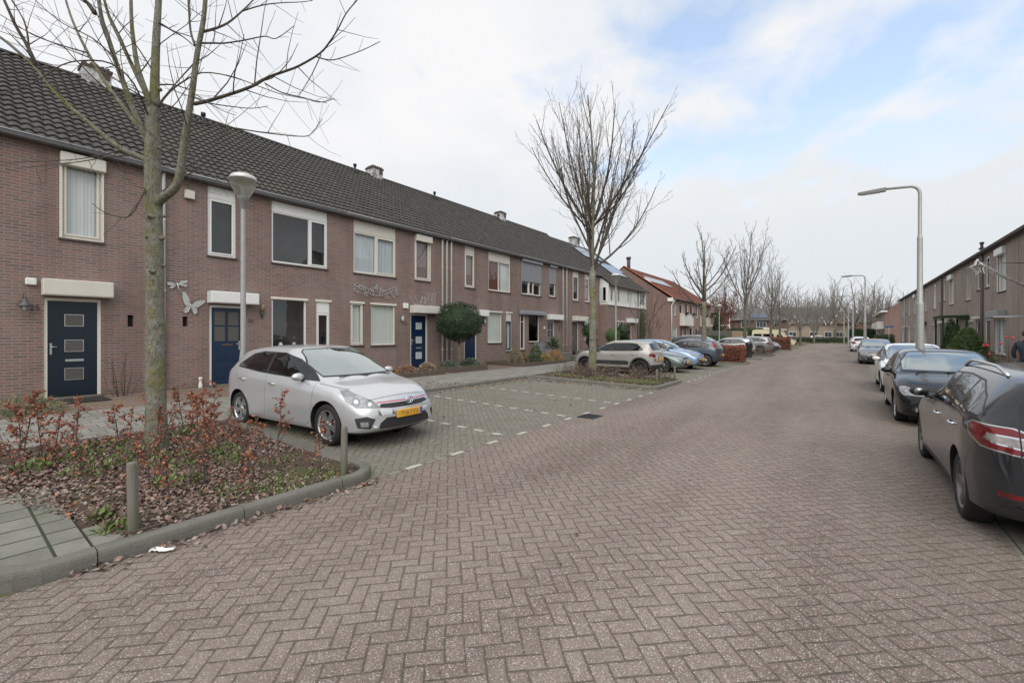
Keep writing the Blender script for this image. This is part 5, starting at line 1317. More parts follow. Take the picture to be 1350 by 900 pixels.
def ex_c3(side, front, angled, sline):
    side([(.78, .42), (.84, .46), (.84, .56), (.78, .60), (-.72, .60), (-.80, .56), (-.80, .46), (-.74, .42)], 'airbump', 'clad')
    angled([(-1.93, .52, .80), (-1.88, .64, .93), (-1.74, .79, .93), (-1.70, .83, .86), (-1.74, .83, .79), (-1.9, .66, .76)], 145, 'tail_light', 'taillamp')
    front([(-.5, .58), (.5, .58), (.5, .64), (-.5, .64)], 'grille', 'black'); front([(-.5, .3), (.5, .3), (.4, .46), (-.4, .46)], 'air_intake', 'black')
    angled([(1.96, .50, .60), (1.93, .52, .70), (1.74, .75, .70), (1.80, .78, .60)], 38, 'headlight', 'headlamp')
    angled([(1.90, .58, .80), (1.78, .66, .83), (1.5, .8, .88), (1.6, .8, .84)], 38, 'daytime_lamp', 'black')
C3 = dict(
    top=[(-1.90, .62), (-1.895, .80), (-1.86, .98), (-1.80, 1.10), (-1.66, 1.32), (-1.56, 1.385), (-1.2, 1.44), (-.4, 1.475), (0, 1.465), (.28, 1.40), (.66, 1.22), (1.0, 1.06), (1.12, 1.02), (1.5, .98), (1.80, .90), (1.95, .79), (2.03, .66), (2.05, .5)],
    bot=[(-1.90, .40), (-1.8, .28), (-1.5, .22), (0, .2), (1.6, .22), (1.9, .24), (2.05, .32)],
    belt=[(-1.90, .64), (-1.78, .97), (-1.4, .99), (-.6, .97), (.3, .95), (1.0, .94), (1.5, .90), (1.8, .78), (2.05, .5)],
    w=[(-1.90, .68), (-1.83, .77), (-1.6, .85), (-1.2, .88), (0, .87), (1.2, .88), (1.6, .86), (1.85, .80), (1.97, .74), (2.05, .64)],
    wr=[(-1.90, .64), (-1.7, .59), (-1.2, .60), (0, .62), (.35, .63), (.7, .67), (1.1, .74), (1.6, .72), (2.05, .58)],
    bulge=[(-1.90, -.17), (-1.6, -.12), (-1.1, 0), (0, .02), (.4, .1), (1.2, .14), (1.6, .18), (2.05, .26)],
    crown=[(-1.9, .03), (0, .03), (.8, .05), (1.3, .04), (2.05, .03)],
    dlo=[(.96, .985), (.74, 1.09), (.30, 1.285), (-.05, 1.36), (-.75, 1.365), (-1.10, 1.33), (-1.42, 1.10), (-1.36, 1.04), (-.6, 1.01)],
    panes=[(-1.6, -1.4, -1.0, -.92), (-.98, -.90, -.36, -.32), (-.29, -.25, .64, .34), (.70, .40, 1.1, .9)],
    ws=(.66, 1.08, .55, 1.40), wsx=(.05, 1.15), rw=(.57, 1.08, .51, 1.34), rwx=(-1.95, -1.45),
    wheels=(1.27, -1.27), wheel_r=.325, rimstyle='ten', rimmat='rimd', mirror=(.62, 1.04), mirror_y=.81, blackmirror=True, handles=[(-.1, .86), (-1.0, .88)],
    seams=[[(.95, .98), (.93, .70), (.90, .36), (.80, .30), (-.34, .30)], [(-.31, .98), (-.34, .6), (-.34, .30)], [(-.34, .30), (-.75, .31), (-.92, .50), (-1.15, .78), (-1.22, 1.0)]],
    rseams=[[(-.6, .60), (.6, .60)], [(-.60, .6), (-.62, 1.02)], [(.60, .6), (.62, 1.02)]],
    wiper=1.08, plate_f=(2.065, .42), plate_r=(-1.925, .66), clad=.33, cladr=.12, arch_clad=True, extra=[ex_c3])

def ex_sedan(side, front, angled, sline):
    front([(-.42, .58), (.42, .58), (.40, .66), (-.40, .66)], 'grille', 'black'); front([(-.5, .27), (.5, .27), (.45, .40), (-.45, .40)], 'air_intake', 'black')
    angled([(2.08, .46, .58), (2.06, .48, .68), (1.86, .76, .73), (1.76, .83, .72), (1.82, .84, .64), (1.98, .78, .58)], 38, 'headlight', 'headlamp')
    angled([(-2.05, .5, .86), (-1.95, .74, .88), (-1.82, .82, .86), (-1.84, .84, .74), (-2.05, .5, .74)], 145, 'tail_light', 'taillamp')
SEDAN = dict(GOLF, top=[(-2.10, .58), (-2.09, .74), (-2.05, .90), (-1.9, .97), (-1.62, 1.0), (-1.35, 1.10), (-.95, 1.31), (-.6, 1.395), (-.2, 1.415), (.1, 1.395), (.45, 1.28), (.85, 1.08), (1.10, .95), (1.25, .91), (1.6, .84), (1.9, .74), (2.08, .66), (2.16, .56), (2.2, .46)],
    bot=[(-2.10, .36), (-1.95, .24), (-1.6, .2), (0, .17), (1.7, .18), (2.0, .19), (2.2, .29)],
    belt=[(-2.10, .6), (-1.95, .88), (-1.4, .92), (-.6, .90), (.3, .87), (1.0, .83), (1.5, .77), (1.9, .64), (2.2, .46)],
    w=[(-2.10, .72), (-2.0, .79), (-1.65, .84), (-1, .86), (0, .86), (1.3, .86), (1.7, .845), (1.95, .80), (2.1, .75), (2.2, .66)],
    wr=[(-2.1, .62), (-1.6, .62), (-1.0, .60), (0, .61), (.35, .62), (.7, .66), (1.1, .72), (1.7, .70), (2.2, .6)],
    bulge=[(-2.10, -.15), (-1.6, -.12), (-.9, -.05), (0, .02), (.4, .11), (1.2, .13), (1.7, .15), (2.2, .21)],
    crown=[(-2.1, .03), (0, .03), (.8, .05), (1.3, .03), (2.2, .03)],
    dlo=[(1.0, .90), (.80, 1.0), (.40, 1.20), (.05, 1.295), (-.45, 1.31), (-.85, 1.24), (-1.2, 1.06), (-1.28, .975), (-.6, .945)],
    panes=[(-1.4, -1.2, -.95, -.85), (-.92, -.82, -.36, -.30), (-.29, -.23, .66, .36), (.72, .42, 1.1, .9)],
    ws=(.66, .975, .54, 1.34), wsx=(.15, 1.25), rw=(.56, 1.06, .50, 1.30), rwx=(-1.6, -.7), rimstyle='seven', mirror=(.68, .97), handles=[(-.12, .80), (-1.0, .81)],
    seams=[[(.97, .89), (.95, .70), (.90, .34), (.80, .26), (-.36, .26)], [(-.33, .92), (-.36, .6), (-.36, .26)], [(-.36, .26), (-.78, .28), (-.95, .50), (-1.15, .78), (-1.2, .93)]],
    fseams=[], rseams=[[(-.6, .62), (.6, .62)]], wiper=1.14, plate_f=(2.21, .44), plate_r=(-2.12, .62), extra=[ex_sedan], emblem=[])

def ex_focus(side, front, angled, sline):
    angled([(-1.96, .56, 1.02), (-1.80, .60, 1.34), (-1.66, .62, 1.34), (-1.52, .78, 1.12), (-1.75, .82, 1.0)], 135, 'tail_light', 'taillamp')
    front([(-.42, .62), (.42, .62), (.38, .70), (-.38, .70)], 'grille', 'black'); angled([(2.07, .47, .61), (2.05, .50, .71), (1.80, .76, .775), (1.72, .84, .765), (1.93, .80, .605)], 38, 'headlight', 'headlamp')
    front([(-.9, .2), (.9, .2), (.9, .52), (-.9, .52)], 'cladding', 'clad', back=True)
FOCUS = dict(GOLF, extra=[ex_focus], top=[(-1.98, .58), (-1.975, .74), (-1.955, .92), (-1.91, 1.02), (-1.70, 1.30), (-1.56, 1.385), (-1.1, 1.44), (-.5, 1.46), (-.05, 1.445), (.30, 1.375), (.7, 1.19), (1.03, 1.01), (1.16, .965), (1.5, .91), (1.85, .815), (2.04, .71), (2.14, .60), (2.18, .50)],
    dlo=[(.98, .955), (.80, 1.035), (.34, 1.25), (-.05, 1.335), (-.75, 1.335), (-1.2, 1.28), (-1.5, 1.13), (-1.40, 1.03), (-.6, .99)], belt=[(-1.98, .6), (-1.85, .94), (-1.4, .97), (-.6, .94), (.3, .91), (1.0, .88), (1.5, .81), (1.9, .67), (2.18, .5)], rimstyle='seven', emblem=[(-1.985, .9, .07, 'oval')])

def ex_suv(side, front, angled, sline):
    angled([(-2.2, .5, 1.0), (-2.1, .72, 1.05), (-1.95, .84, 1.05), (-1.95, .86, .92), (-2.18, .6, .88)], 145, 'tail_light', 'taillamp')
    front([(-.5, .66), (.5, .66), (.46, .80), (-.46, .80)], 'grille', 'black'); front([(-.5, .3), (.5, .3), (.45, .48), (-.45, .48)], 'air_intake', 'black')
    angled([(2.17, .50, .72), (2.12, .54, .84), (1.86, .80, .90), (1.8, .87, .87), (2.05, .80, .72)], 38, 'headlight', 'headlamp')
def scaled(sp, kz, dz=0, x=1.0):
    o = dict(sp)
    f = lambda z: z*kz+dz
    for k in ('top', 'belt'): o[k] = [(a*x, f(b) if b > .5 else b) for a, b in sp[k]]
    for k in ('bot', 'w', 'wr', 'bulge', 'crown'): o[k] = [(a*x, b) for a, b in sp[k]]
    o['dlo'] = [(a*x, f(b)) for a, b in sp['dlo']]
    o['panes'] = [tuple(a*x for a in p) for p in sp['panes']]
    for k in ('ws', 'rw'): a, z0, b, z1 = sp[k]; o[k] = (a, f(z0), b, f(z1))
    for k in ('wsx', 'rwx'): o[k] = tuple(a*x + (.05 if a > 0 else -.05)*(1 if i else -1 if a > 0 else 1) for i, a in enumerate(sp[k]))
    o['wheels'] = tuple(a*x for a in sp['wheels']); o['mirror'] = (sp['mirror'][0]*x, f(sp['mirror'][1])); o['handles'] = [(a*x, f(b)) for a, b in sp['handles']]
    o['seams'] = [[(a*x, f(b) if b > .5 else b) for a, b in s] for s in sp['seams']]; o['wiper'] = sp['wiper']*x
    o['plate_f'] = (sp['plate_f'][0]*x+.0, sp['plate_f'][1]); o['plate_r'] = (sp['plate_r'][0]*x, f(sp['plate_r'][1])); o['emblem'] = []
    return o
SUV = dict(scaled(MEGANE, 1.09, .0, .99), extra=[ex_suv], wheel_r=.345, surround='black', rimmat='rim', clad=.34, rails=(-1.5, .0, 'chromer'))
CHEVY = dict(scaled(GOLF, 1.015, 0, .96), extra=[ex_golf], rimstyle='ten', emblem=[(2.075, .665, .06, 'cross')])
BIGHATCH = dict(scaled(MEGANE, 1.03, .0, .95), rimstyle='seven', rimmat='rim', surround='black')
BIGHATCH.pop('rails')
SMALL = scaled(AURIS, 1.0, 0, .96)
SMALL['emblem'] = []
def P_(name, c, m=.6, r=.32, k=.9, s=.5): return paint(name, c, m, r, k, s)
M['auris'] = P_('silver_paint', (.54, .55, .565), .42, .30)
PA = {'anth': P_('anthracite_paint', (.016, .018, .022), .0, .14, .6, .3), 'black': P_('black_paint', (.006, .006, .007), .0, .12, .5, .25), 'white': P_('white_paint', (.72, .73, .74), .0, .35), 'grey': P_('mid_grey_paint', (.24, .24, .25), .75, .3), 'beige': P_('sand_grey_paint', (.37, .35, .325), .25, .35),
      'green': P_('grey_green_paint', (.16, .20, .18), .7, .32), 'blue': P_('light_blue_paint', (.30, .40, .56), .7, .3), 'dblue': P_('slate_blue_paint', (.075, .09, .115), .6, .3), 'dsuv': P_('dark_blue_grey_paint', (.06, .07, .085), .6, .3), 'silver': P_('light_grey_paint', (.42, .42, .43), .7, .32), 'grey2': P_('warm_grey_paint', (.30, .295, .29), .6, .3)}
random.seed(11)
car = build_car
car(AURIS, 'silver hatchback parked nose towards the street in the front bay, by the planting bed', M['auris'], (-7.95, 4.58, -.01), R(3.5)).scale = (1.065, 1.03, 1.03)
car(MEGANE, 'dark grey estate car with silver roof rails, nearest car on the right', PA['anth'], (1.80, 7.52, -.065), R(90))
car(GOLF, 'black hatchback facing the camera, parked behind the dark estate car', PA['black'], (1.74, 13.55, -.065), R(-90))
car(SMALL, 'white hatchback facing the camera, behind the black one and the tall lamp post', PA['white'], (1.82, 19.35, -.065), R(-90))
car(CHEVY, 'mid grey hatchback facing the camera, between the white hatchback and the far white car', PA['grey'], (1.68, 35.4, -.065), R(-90))
car(SMALL, 'white car seen from behind at the far end of the right-hand cars', PA['white'], (1.55, 58.2, -.065), R(90), rough_detail=True)
car(GOLF, 'far pale car glimpsed above the roof of the last white car on the right', PA['silver'], (1.7, 76, -.065), R(90), rough_detail=True)
car(C3, 'sand grey crossover hatchback with black lower cladding, parked tail to the street', PA['beige'], (-8.1, 18.9, 0), R(180))
car(SEDAN, 'grey-green saloon with its nose beside the sand grey crossover', PA['green'], (-7.85, 21.1, 0), R(0))
car(GOLF, 'light blue hatchback parked nose to the street', PA['blue'], (-7.75, 23.5, 0), R(0))
car(FOCUS, 'slate blue hatchback with high red tail lights, beside the copper hedge', PA['dblue'], (-7.2, 26.2, 0), R(180))
car(SUV, 'dark blue-grey tall car with silver roof rails, behind the copper hedge', PA['dsuv'], (-7.9, 33.2, 0), R(0), rough_detail=True)
car(C3, 'light grey hatchback with tail towards the street, beyond the copper hedge', PA['silver'], (-7.1, 37.3, 0), R(180), rough_detail=True)
car(BIGHATCH, 'warm grey hatchback parked tail out beyond the low brown shrubs', PA['grey2'], (-7.1, 45.4, 0), R(180), rough_detail=True)
car(GOLF, 'dark car with nose out in front of the second copper hedge', PA['dsuv'], (-6.9, 49.5, 0), R(0), rough_detail=True)
car(SMALL, 'white car whose roof shows over the second copper hedge', PA['white'], (-7.2, 52.6, 0), R(0), rough_detail=True)
car(SEDAN, 'silver car next to the cream camper van', PA['silver'], (-7.0, 63.0, 0), R(0), rough_detail=True)
for (px, py, sp, pk, lb) in ((-14.0, 106, GOLF, 'dblue', 'leftmost dark car parked across the end of the street'), (-8.5, 108, SMALL, 'white', 'middle white car parked across the end of the street'), (-3.6, 109, C3, 'white', 'rightmost pale car parked across the end of the street')):
    car(sp, lb, PA[pk], (px, py, -.06), R(12), group='cars parked across the end of the street', rough_detail=True)
# cream camper van
def camper(loc, rz):
    o = empty('camper_van', (loc[0], loc[1], gz(loc[0])), rz); tag(o, 'cream camper van with raised white roof vent, nose towards the street', 'camper van')
    b = MB(); pr = [(-2.45, .35), (2.35, .35), (2.55, .6), (2.5, .95), (1.9, 1.15), (1.35, 1.75), (1.0, 2.2), (.6, 2.38), (-2.1, 2.38), (-2.4, 2.2), (-2.5, 1.2)]
    vs = []; n = len(pr)
    for y, k in ((-.95, 0), (-.98, 1), (.98, 1), (.95, 0)):
        for (x, z) in pr: 
            w = y * (1 - .10*max(0, z-1.2)); vs.append((x*(.985 if k == 0 else 1), w if k else w*.96, z))
    fs = [tuple(range(n-1, -1, -1)), tuple(range(3*n, 4*n))]
    for q in range(3):
        for i in range(n): fs.append((q*n+i, q*n+(i+1) % n, (q+1)*n+(i+1) % n, (q+1)*n+i))
    b.add(vs, fs); b.build('body', M['camper'], o, fix=True)
    for sg in (-1, 1):
        for (a, c, z0, z1, nm) in ((-2.2, -1.3, 1.25, 1.75, 'side_window'), (-1.1, .1, 1.25, 1.75, 'side_window'), (.45, 1.25, 1.15, 1.65, 'side_window')):
            s = MB(); s.prism([(a, z0), (c, z0), (c-(.25 if a > 0 else 0), z1), (a, z1)], 'y', sg*.90, sg*1.0); s.build(nm, M['glass_dark'], o, fix=True)
    s = MB(); s.add([(1.92, -.8, 1.17), (1.92, .8, 1.17), (1.40, .75, 1.74), (1.40, -.75, 1.74)], [(0, 1, 2, 3)]); ob = s.build('windscreen', M['glass_screen'], o); ob.location = (.02, 0, .02)
    s = MB(); s.box(-1.2, -.3, -.4, .4, 2.38, 2.56, 0, .06); s.build('roof_vent', M['white'], o)
    for wx in (1.55, -1.45):
        for sg in (-1, 1):
            tm, gm = wheel_meshes(.33, 'ten', 'rim'); t = meshobj('wheel', tm, o); t.location = (wx, sg*.88, .33); t.rotation_euler = (0, 0, 0 if sg > 0 else PI); meshobj('rim', gm, t)
    for sg in (-1, 1):
        s = MB(); s.box(2.42, 2.53, sg*.62-.12, sg*.62+.12, .72, .9, 0, .02); s.build('headlight', M['headlamp'], o)
    s = MB(); s.box(2.3, 2.62, -.9, .9, .38, .56, 0, .04); s.build('bumper', M['black'], o)
M['camper'] = P_('cream_camper_paint', (.72, .64, .44), 0, .45)
camper((-7.3, 68.0), 0)
# ---------------------------------------------------------------- vegetation
def interp(path, t):
    q = t*(len(path)-1); i = min(int(q), len(path)-2); return path[i].lerp(path[i+1], q-i)
def branch(mb, p, d, L, r, lvl, rg, up=.12, sides=(8, 6, 4, 3, 3), dens=1.0, wig=.10, minr=.004, maxlvl=3, ang=(30, 52), mat=0):
    nseg = max(3, min(9, int(L/.28))); pts = [p.copy()]; dd = d.normalized(); rad = [r]; rt = max(minr*.8, r*(.28 if lvl < maxlvl else .3))
    for i in range(nseg):
        dd = (dd + rvec(rg)*wig + Vector((0, 0, up))).normalized(); pts.append(pts[-1] + dd*(L/nseg)); rad.append(r+(rt-r)*((i+1)/nseg))
    mb.tube(pts, rad, sides[min(lvl, 4)], mat, cap=False)
    if lvl >= maxlvl: return
    offshoots(mb, pts, r, rt, L, lvl, rg, up, sides, dens, wig, minr, maxlvl, ang, .18, mat)
def offshoots(mb, pts, r, rt, L, lvl, rg, up, sides, dens, wig, minr, maxlvl, ang, t0=.15, mat=0):
    per = (1.7, 3.0, 4.6, 6)[min(lvl, 3)]
    n = max(2, int(L*per*dens)); az = rg.uniform(0, 6.28)
    for k in range(n):
        t = t0 + (1-t0)*((k+rg.random()*.7)/n); t = min(.985, t)
        q = interp(pts, t); t2 = min(1, t+.05); ax = (interp(pts, t2)-interp(pts, max(0, t2-.1))).normalized()
        az += 2.4 + rg.uniform(-.5, .5); a = R(rg.uniform(*ang))
        s = ax.orthogonal().normalized(); s = Matrix.Rotation(az, 3, ax) @ s
        nd = ax*math.cos(a) + s*math.sin(a)
        rr = r+(rt-r)*t
        cl = L*rg.uniform(.32, .58)*(1.05-.62*t)
        if cl < .10: cl = .10
        branch(mb, q, nd, cl, max(minr, rr*rg.uniform(.42, .62)), lvl+1, rg, up, sides, dens, wig, minr, maxlvl, ang, mat)

def tree_obj(name, loc, label, trunk, crown, group=None, mats=('bark', 'twig'), cat='tree'):
    o = empty(name, loc); tag(o, label, cat, group)
    trunk.build('trunk', M[mats[0]], o); crown.build('crown', [M[mats[1]], M[mats[0]]], o)
    return o

# tree in the near bed: limbs traced as polylines in metres, in the plane facing the street corner
def near_tree():
    o = empty('bare_tree', (-7.9, 2.0, .07)); tag(o, 'large bare tree with mossy trunk in the near planting bed', 'tree', 'bare street trees on the left')
    ax, dp = Vector((.8, .6, 0)), Vector((-.6, .8, 0)); k = 6.34/580.0; c = Vector((0, 0, 1.75-.07))
    rg = random.Random(3)
    def W(px, py, dz=0.0):
        s = (6.34+dz)/6.34
        X = (px-675)/580*(6.34+dz) - (205.5-675)/580*6.34
        return Vector((0, 0, 1.68)) + ax*X + dp*dz + Vector((0, 0, (440-py)/580*(6.34+dz)))
    tr = MB()
    pts = [(205.5, 601, 0), (205.5, 588, 0), (205, 560, 0), (204, 500, 0), (203.5, 420, 0), (203, 340, 0), (202, 290, 0), (201, 262, 0), (200, 225, 0), (200, 190, 0), (200, 155, 0), (200.5, 133, 0)]
    P = [W(*q) for q in pts]; rad = [.175, .142, .128, .118, .110, .106, .105, .106, .098, .090, .084, .072]
    # finer trunk with slight lumps
    fp = []; fr = []
    for i in range(len(P)-1):
        for j in range(5):
            t = j/5; fp.append(P[i].lerp(P[i+1], t)+Vector((rg.uniform(-.003, .003), rg.uniform(-.003, .003), 0))); fr.append((rad[i]+(rad[i+1]-rad[i])*t)*rg.uniform(.98, 1.03))
    fp.append(P[-1]); fr.append(rad[-1]); tr.tube(fp, fr, 20)
    for (px, py, r, sd) in ((195, 313, .065, -.10), (212, 314, .07, -.02), (200, 358, .07, -.12), (192, 345, .05, 0), (215, 350, .045, 0), (198, 286, .075, -.12), (193, 277, .05, 0), (215, 285, .04, 0), (208, 195, .05, -.1), (209, 118, .06, 0)):
        q = W(px, py, sd*.75); r *= .62; tr.ball(tuple(q), r, 6, 0, (1, 1, .8))
        if sd < -.05:
            tr.tube([q+dp*(-r*.4), q+dp*(-r*1.05)], [r*.62, r*.5], 10); tr.tube([q+dp*(-r*1.0), q+dp*(-r*1.08)], [r*.30, r*.28], 8, 1)
    t_ = tr.build('trunk', [M['bark'], M['dark']], o)
    cr = MB()
    limbs = [ # path of (px,py,depth), r0, r1
        ([(203, 140, 0), (203, 110, .0), (205, 50, .05), (208, 0, .1), (211, -90, .15), (208, -180, .2), (212, -280, .1)], .085, .02),
        ([(203, 272, 0), (212, 262, -.03), (230, 247, -.08), (237, 225, -.12), (240, 200, -.15), (247, 155, -.2), (253, 115, -.22), (259, 70, -.25), (267, 27, -.3), (271, -20, -.3), (278, -120, -.35), (290, -220, -.4)], .085, .02),
        ([(200, 195, 0), (194, 188, -.02), (184, 165, -.08), (173, 140, -.12), (160, 105, -.2), (150, 77, -.25), (140, 45, -.3), (132, 20, -.35), (126, -30, -.4), (118, -120, -.45)], .062, .02),
        ([(196, 190, 0), (186, 172, .1), (170, 152, .2), (144, 118, .4), (125, 88, .5), (115, 70, .55), (100, 40, .6), (88, 8, .7), (70, -60, .8)], .048, .014),
        ([(199, 216, 0), (186, 208, .0), (160, 197, -.05), (135, 178, -.1), (110, 157, -.15), (88, 138, -.2), (66, 115, -.2), (43, 87, -.25), (20, 66, -.3), (0, 50, -.3), (-50, 15, -.3)], .052, .018),
        ([(200, 145, 0), (195, 132, .1), (187, 110, .2), (180, 87, .25), (175, 55, .3), (172, 20, .35), (170, -60, .4), (160, -160, .5)], .062, .018),
        ([(199, 150, 0), (193, 128, -.1), (182, 105, -.15), (170, 80, -.2), (156, 50, -.3), (143, 23, -.35), (134, -10, -.4), (115, -90, -.5)], .045, .014),
        ([(255, 137, -.2), (270, 134, -.3), (290, 128, -.4), (315, 120, -.5), (335, 112, -.55), (352, 102, -.6), (375, 94, -.65), (393, 87, -.7), (420, 71, -.8), (433, 56, -.85), (444, 39, -.9), (455, 18, -.9), (470, 0, -.95)], .026, .006),
        ([(416, 75, -.78), (430, 79, -.8), (444, 78, -.82), (475, 67, -.85), (500, 55, -.9)], .009, .004),
        ([(266, 42, -.28), (282, 38, -.2), (300, 30, -.1), (318, 15, 0), (333, 0, .1), (360, -30, .2)], .020, .006),
        ([(318, 15, 0), (345, 7, 0), (370, 4, 0), (395, 3, 0), (411, 1, 0)], .010, .004),
        ([(265, 57, -.28), (280, 57, -.3), (296, 57, -.35), (322, 53, -.4), (348, 48, -.5), (363, 51, -.5), (387, 34, -.5)], .014, .004),
        ([(251, 160, -.2), (280, 164, -.2), (315, 170, -.1), (355, 176, 0), (400, 180, .1), (412, 173, .1), (424, 157, .1)], .013, .004),
        ([(255, 128, -.2), (275, 136, -.3), (300, 140, -.35), (330, 143, -.4), (352, 140, -.4)], .010, .004),
        ([(210, 112, 0), (228, 112, -.1), (246, 118, -.2), (262, 128, -.3), (290, 145, -.4), (310, 152, -.4)], .011, .004),
        ([(208, 140, 0), (222, 122, .1), (240, 108, .2), (265, 96, .2), (300, 100, .2), (330, 110, .2), (365, 123, .2), (400, 130, .2), (430, 136, .2)], .013, .004),
        ([(348, 110, -.5), (370, 122, -.5), (395, 128, -.5), (420, 135, -.5), (440, 130, -.5)], .009, .004),
        ([(422, 72, -.8), (410, 98, -.8), (398, 118, -.8), (392, 128, -.8)], .007, .003),
        ([(47, 87, -.25), (40, 72, -.3), (33, 57, -.3), (20, 35, -.35), (10, 13, -.4), (-5, -20, -.4)], .028, .014),
        ([(38, 70, -.3), (33, 35, -.3), (22, 12, -.3), (8, -10, -.2)], .012, .006),
        ([(124, 18, -.4), (115, 5, -.4), (100, -10, -.5), (80, -40, -.5)], .03, .014),
        ([(256, 60, -.26), (250, 40, -.1), (247, 0, 0), (242, -60, .1)], .018, .008),
        ([(208, 30, .05), (225, 40, .2), (242, 50, .3), (256, 62, .4)], .016, .005),
        ([(197, 246, 0), (191, 250, -.1), (184, 262, -.2), (177, 276, -.25), (167, 286, -.3), (152, 285, -.3), (135, 279, -.35), (120, 268, -.4)], .017, .004),
        ([(198, 228, 0), (185, 230, -.1), (160, 226, -.2), (140, 214, -.3), (120, 200, -.4)], .008, .003),
        ([(160, 197, -.05), (140, 203, -.2), (100, 210, -.3), (50, 213, -.4), (0, 214, -.5)], .009, .004),
        ([(197, 160, .0), (175, 110, -.4), (145, 84, -.5), (110, 80, -.6), (80, 86, -.7), (45, 108, -.8), (10, 122, -.9), (-10, 124, -1)], .013, .004),
        ([(115, 70, .5), (80, 60, .3), (40, 45, .1), (0, 20, 0), (-20, 15, 0)], .011, .004),
        ([(150, 77, -.25), (120, 50, 0), (80, 30, .2), (45, 0, .3)], .012, .005),
        ([(258, 80, -.25), (235, 105, -.3), (215, 128, -.4), (205, 140, -.5)], .010, .004),
        ([(247, 190, -.2), (262, 220, -.3), (285, 236, -.4), (270, 240, -.4)], .006, .003),
        ([(213, 252, -.05), (240, 230, -.1), (268, 205, -.1), (290, 180, -.1), (300, 150, -.1)], .007, .003)]
    for path, r0, r1 in limbs:
        if r0 > .03: r0 *= .82; r1 *= .82
        pp = [W(*q) for q in path]; n = len(pp); sm = []; rr = []
        for i in range(n-1):
            a, b = pp[max(0, i-1)], pp[i]; c, d = pp[i+1], pp[min(n-1, i+2)]
            for j in range(3):
                t = j/3; q = .5*((2*b)+(c-a)*t+(2*a-5*b+4*c-d)*t*t+(3*b-a-3*c+d)*t**3); sm.append(q)
        sm.append(pp[-1]); m = len(sm)
        rr = [r0+(r1-r0)*(i/(m-1))**.85 for i in range(m)]
        cr.tube(sm, rr, 12 if r0 > .03 else 6, 1 if r0 > .03 else 0, cap=True)
        L = sum((sm[i+1]-sm[i]).length for i in range(m-1))
        thick = r0 > .03
        off_r = min(r0, .022)
        offshoots(cr, sm, off_r, r1 if r1 < .01 else .010, min(L, 2.6), 1 if thick else 2, rg, .05, (8, 6, 4, 3, 3), (.85 if thick else 1.25), .13, .0026, 3 if thick else 3, (35, 70), .12, 0)
    crown = cr.build('crown', [M['twig'], M['bark']], o)
near_tree()

def upright_tree(name, loc, H, label, seed, trunk_r=.16, fork=3.0, nl=7, spread=(14, 38), group=None, mats=('bark', 'twig'), minr=.006, dens=1.0, maxlvl=3, leader=True, lean=(0, 0), up=.10, core=0):
    rg = random.Random(seed); tr = MB(); cr = MB()
    pts = [Vector((0, 0, -.1)), Vector((0, 0, .12))]; rad = [trunk_r*1.45, trunk_r*1.08]; n = 10
    for i in range(1, n+1): pts.append(Vector((lean[0]*i/n + rg.uniform(-.02, .02), lean[1]*i/n + rg.uniform(-.02, .02), fork*i/n))); rad.append(trunk_r*(1.0-.25*i/n)*rg.uniform(.97, 1.04))
    tr.tube(pts, rad, 12)
    for _ in range(4):
        a = rg.uniform(0, 6.28); z = rg.uniform(1.2, fork); tr.ball((trunk_r*.75*math.cos(a), trunk_r*.75*math.sin(a), z), trunk_r*.35, 5, 0, (1, 1, .8))
    top = pts[-1]; rem = H-fork; az = rg.uniform(0, 6.28)
    if leader: branch(cr, top, Vector((0, 0, 1)), rem*.97, rad[-1]*.62, 0, rg, .25, (10, 6, 4, 3, 3), dens, .06, minr, maxlvl, (22, 42), 1)
    for k in range(nl):
        az += 2.4+rg.uniform(-.3, .3); a = R(rg.uniform(*spread)); zz = fork*rg.uniform(.78, 1.0) if k > 2 else fork
        if k > 3: zz = fork + rem*.28*rg.random()
        p = Vector((lean[0]*min(1, zz/fork), lean[1]*min(1, zz/fork), zz))
        if k < core: a = R(rg.uniform(9, 24))
        d = Vector((math.sin(a)*math.cos(az), math.sin(a)*math.sin(az), math.cos(a)))
        branch(cr, p, d, rem*rg.uniform(.72, .98)*(1 if zz <= fork else .8), rad[-1]*rg.uniform(.30, .45), 0, rg, up, (8, 5, 4, 3, 3), dens, .07, minr, maxlvl, (20, 42), 0)
    return tree_obj(name, loc, label, tr, cr, group, mats)
GT = 'bare street trees on the left'
t2_ = upright_tree('bare_tree', (-8.1, 16.25, gz(-8.1)+.08), 11.3, 'tall bare tree with fan-shaped crown in the second planting bed', 23, .165, 4.2, 19, (28, 66), GT, minr=.0040, dens=1.0, up=.12, core=5)
t2_.rotation_euler = (0, 0, R(165))
o3 = upright_tree('bare_tree', (-7.0, 29.6, gz(-7)+.08), 8.3, 'bare tree with a sawn-off leader, in the copper hedge bed', 33, .17, 3.7, 8, (32, 62), GT, minr=.0075, dens=.95, leader=True, up=.09)
s = MB(); s.tube([(-.02, 0, 3.5), (.05, 0, 4.6), (.02, 0, 5.35)], [.13, .11, .10], 10); s.build('stump_leader', M['bark'], o3)
upright_tree('bare_tree', (-6.3, 39.9, gz(-6.3)+.08), 10.2, 'slender bare tree in the low brown shrub bed, between the parked cars', 44, .14, 3.2, 11, (14, 42), GT, ('bark_dark', 'twig_haze'), minr=.007, dens=.9)
upright_tree('bare_tree', (-6.4, 57.0, gz(-6.4)+.08), 9.6, 'bare tree rising behind the second copper hedge', 55, .16, 2.6, 9, (16, 44), GT, ('bark_dark', 'twig_haze'), minr=.009, dens=.7)
upright_tree('bare_tree', (-6.4, 66.0, gz(-6.4)+.08), 9.8, 'bare tree standing right before the cream camper van', 66, .16, 3.0, 10, (16, 46), GT, ('bark_dark', 'twig_haze'), minr=.009, dens=.7)
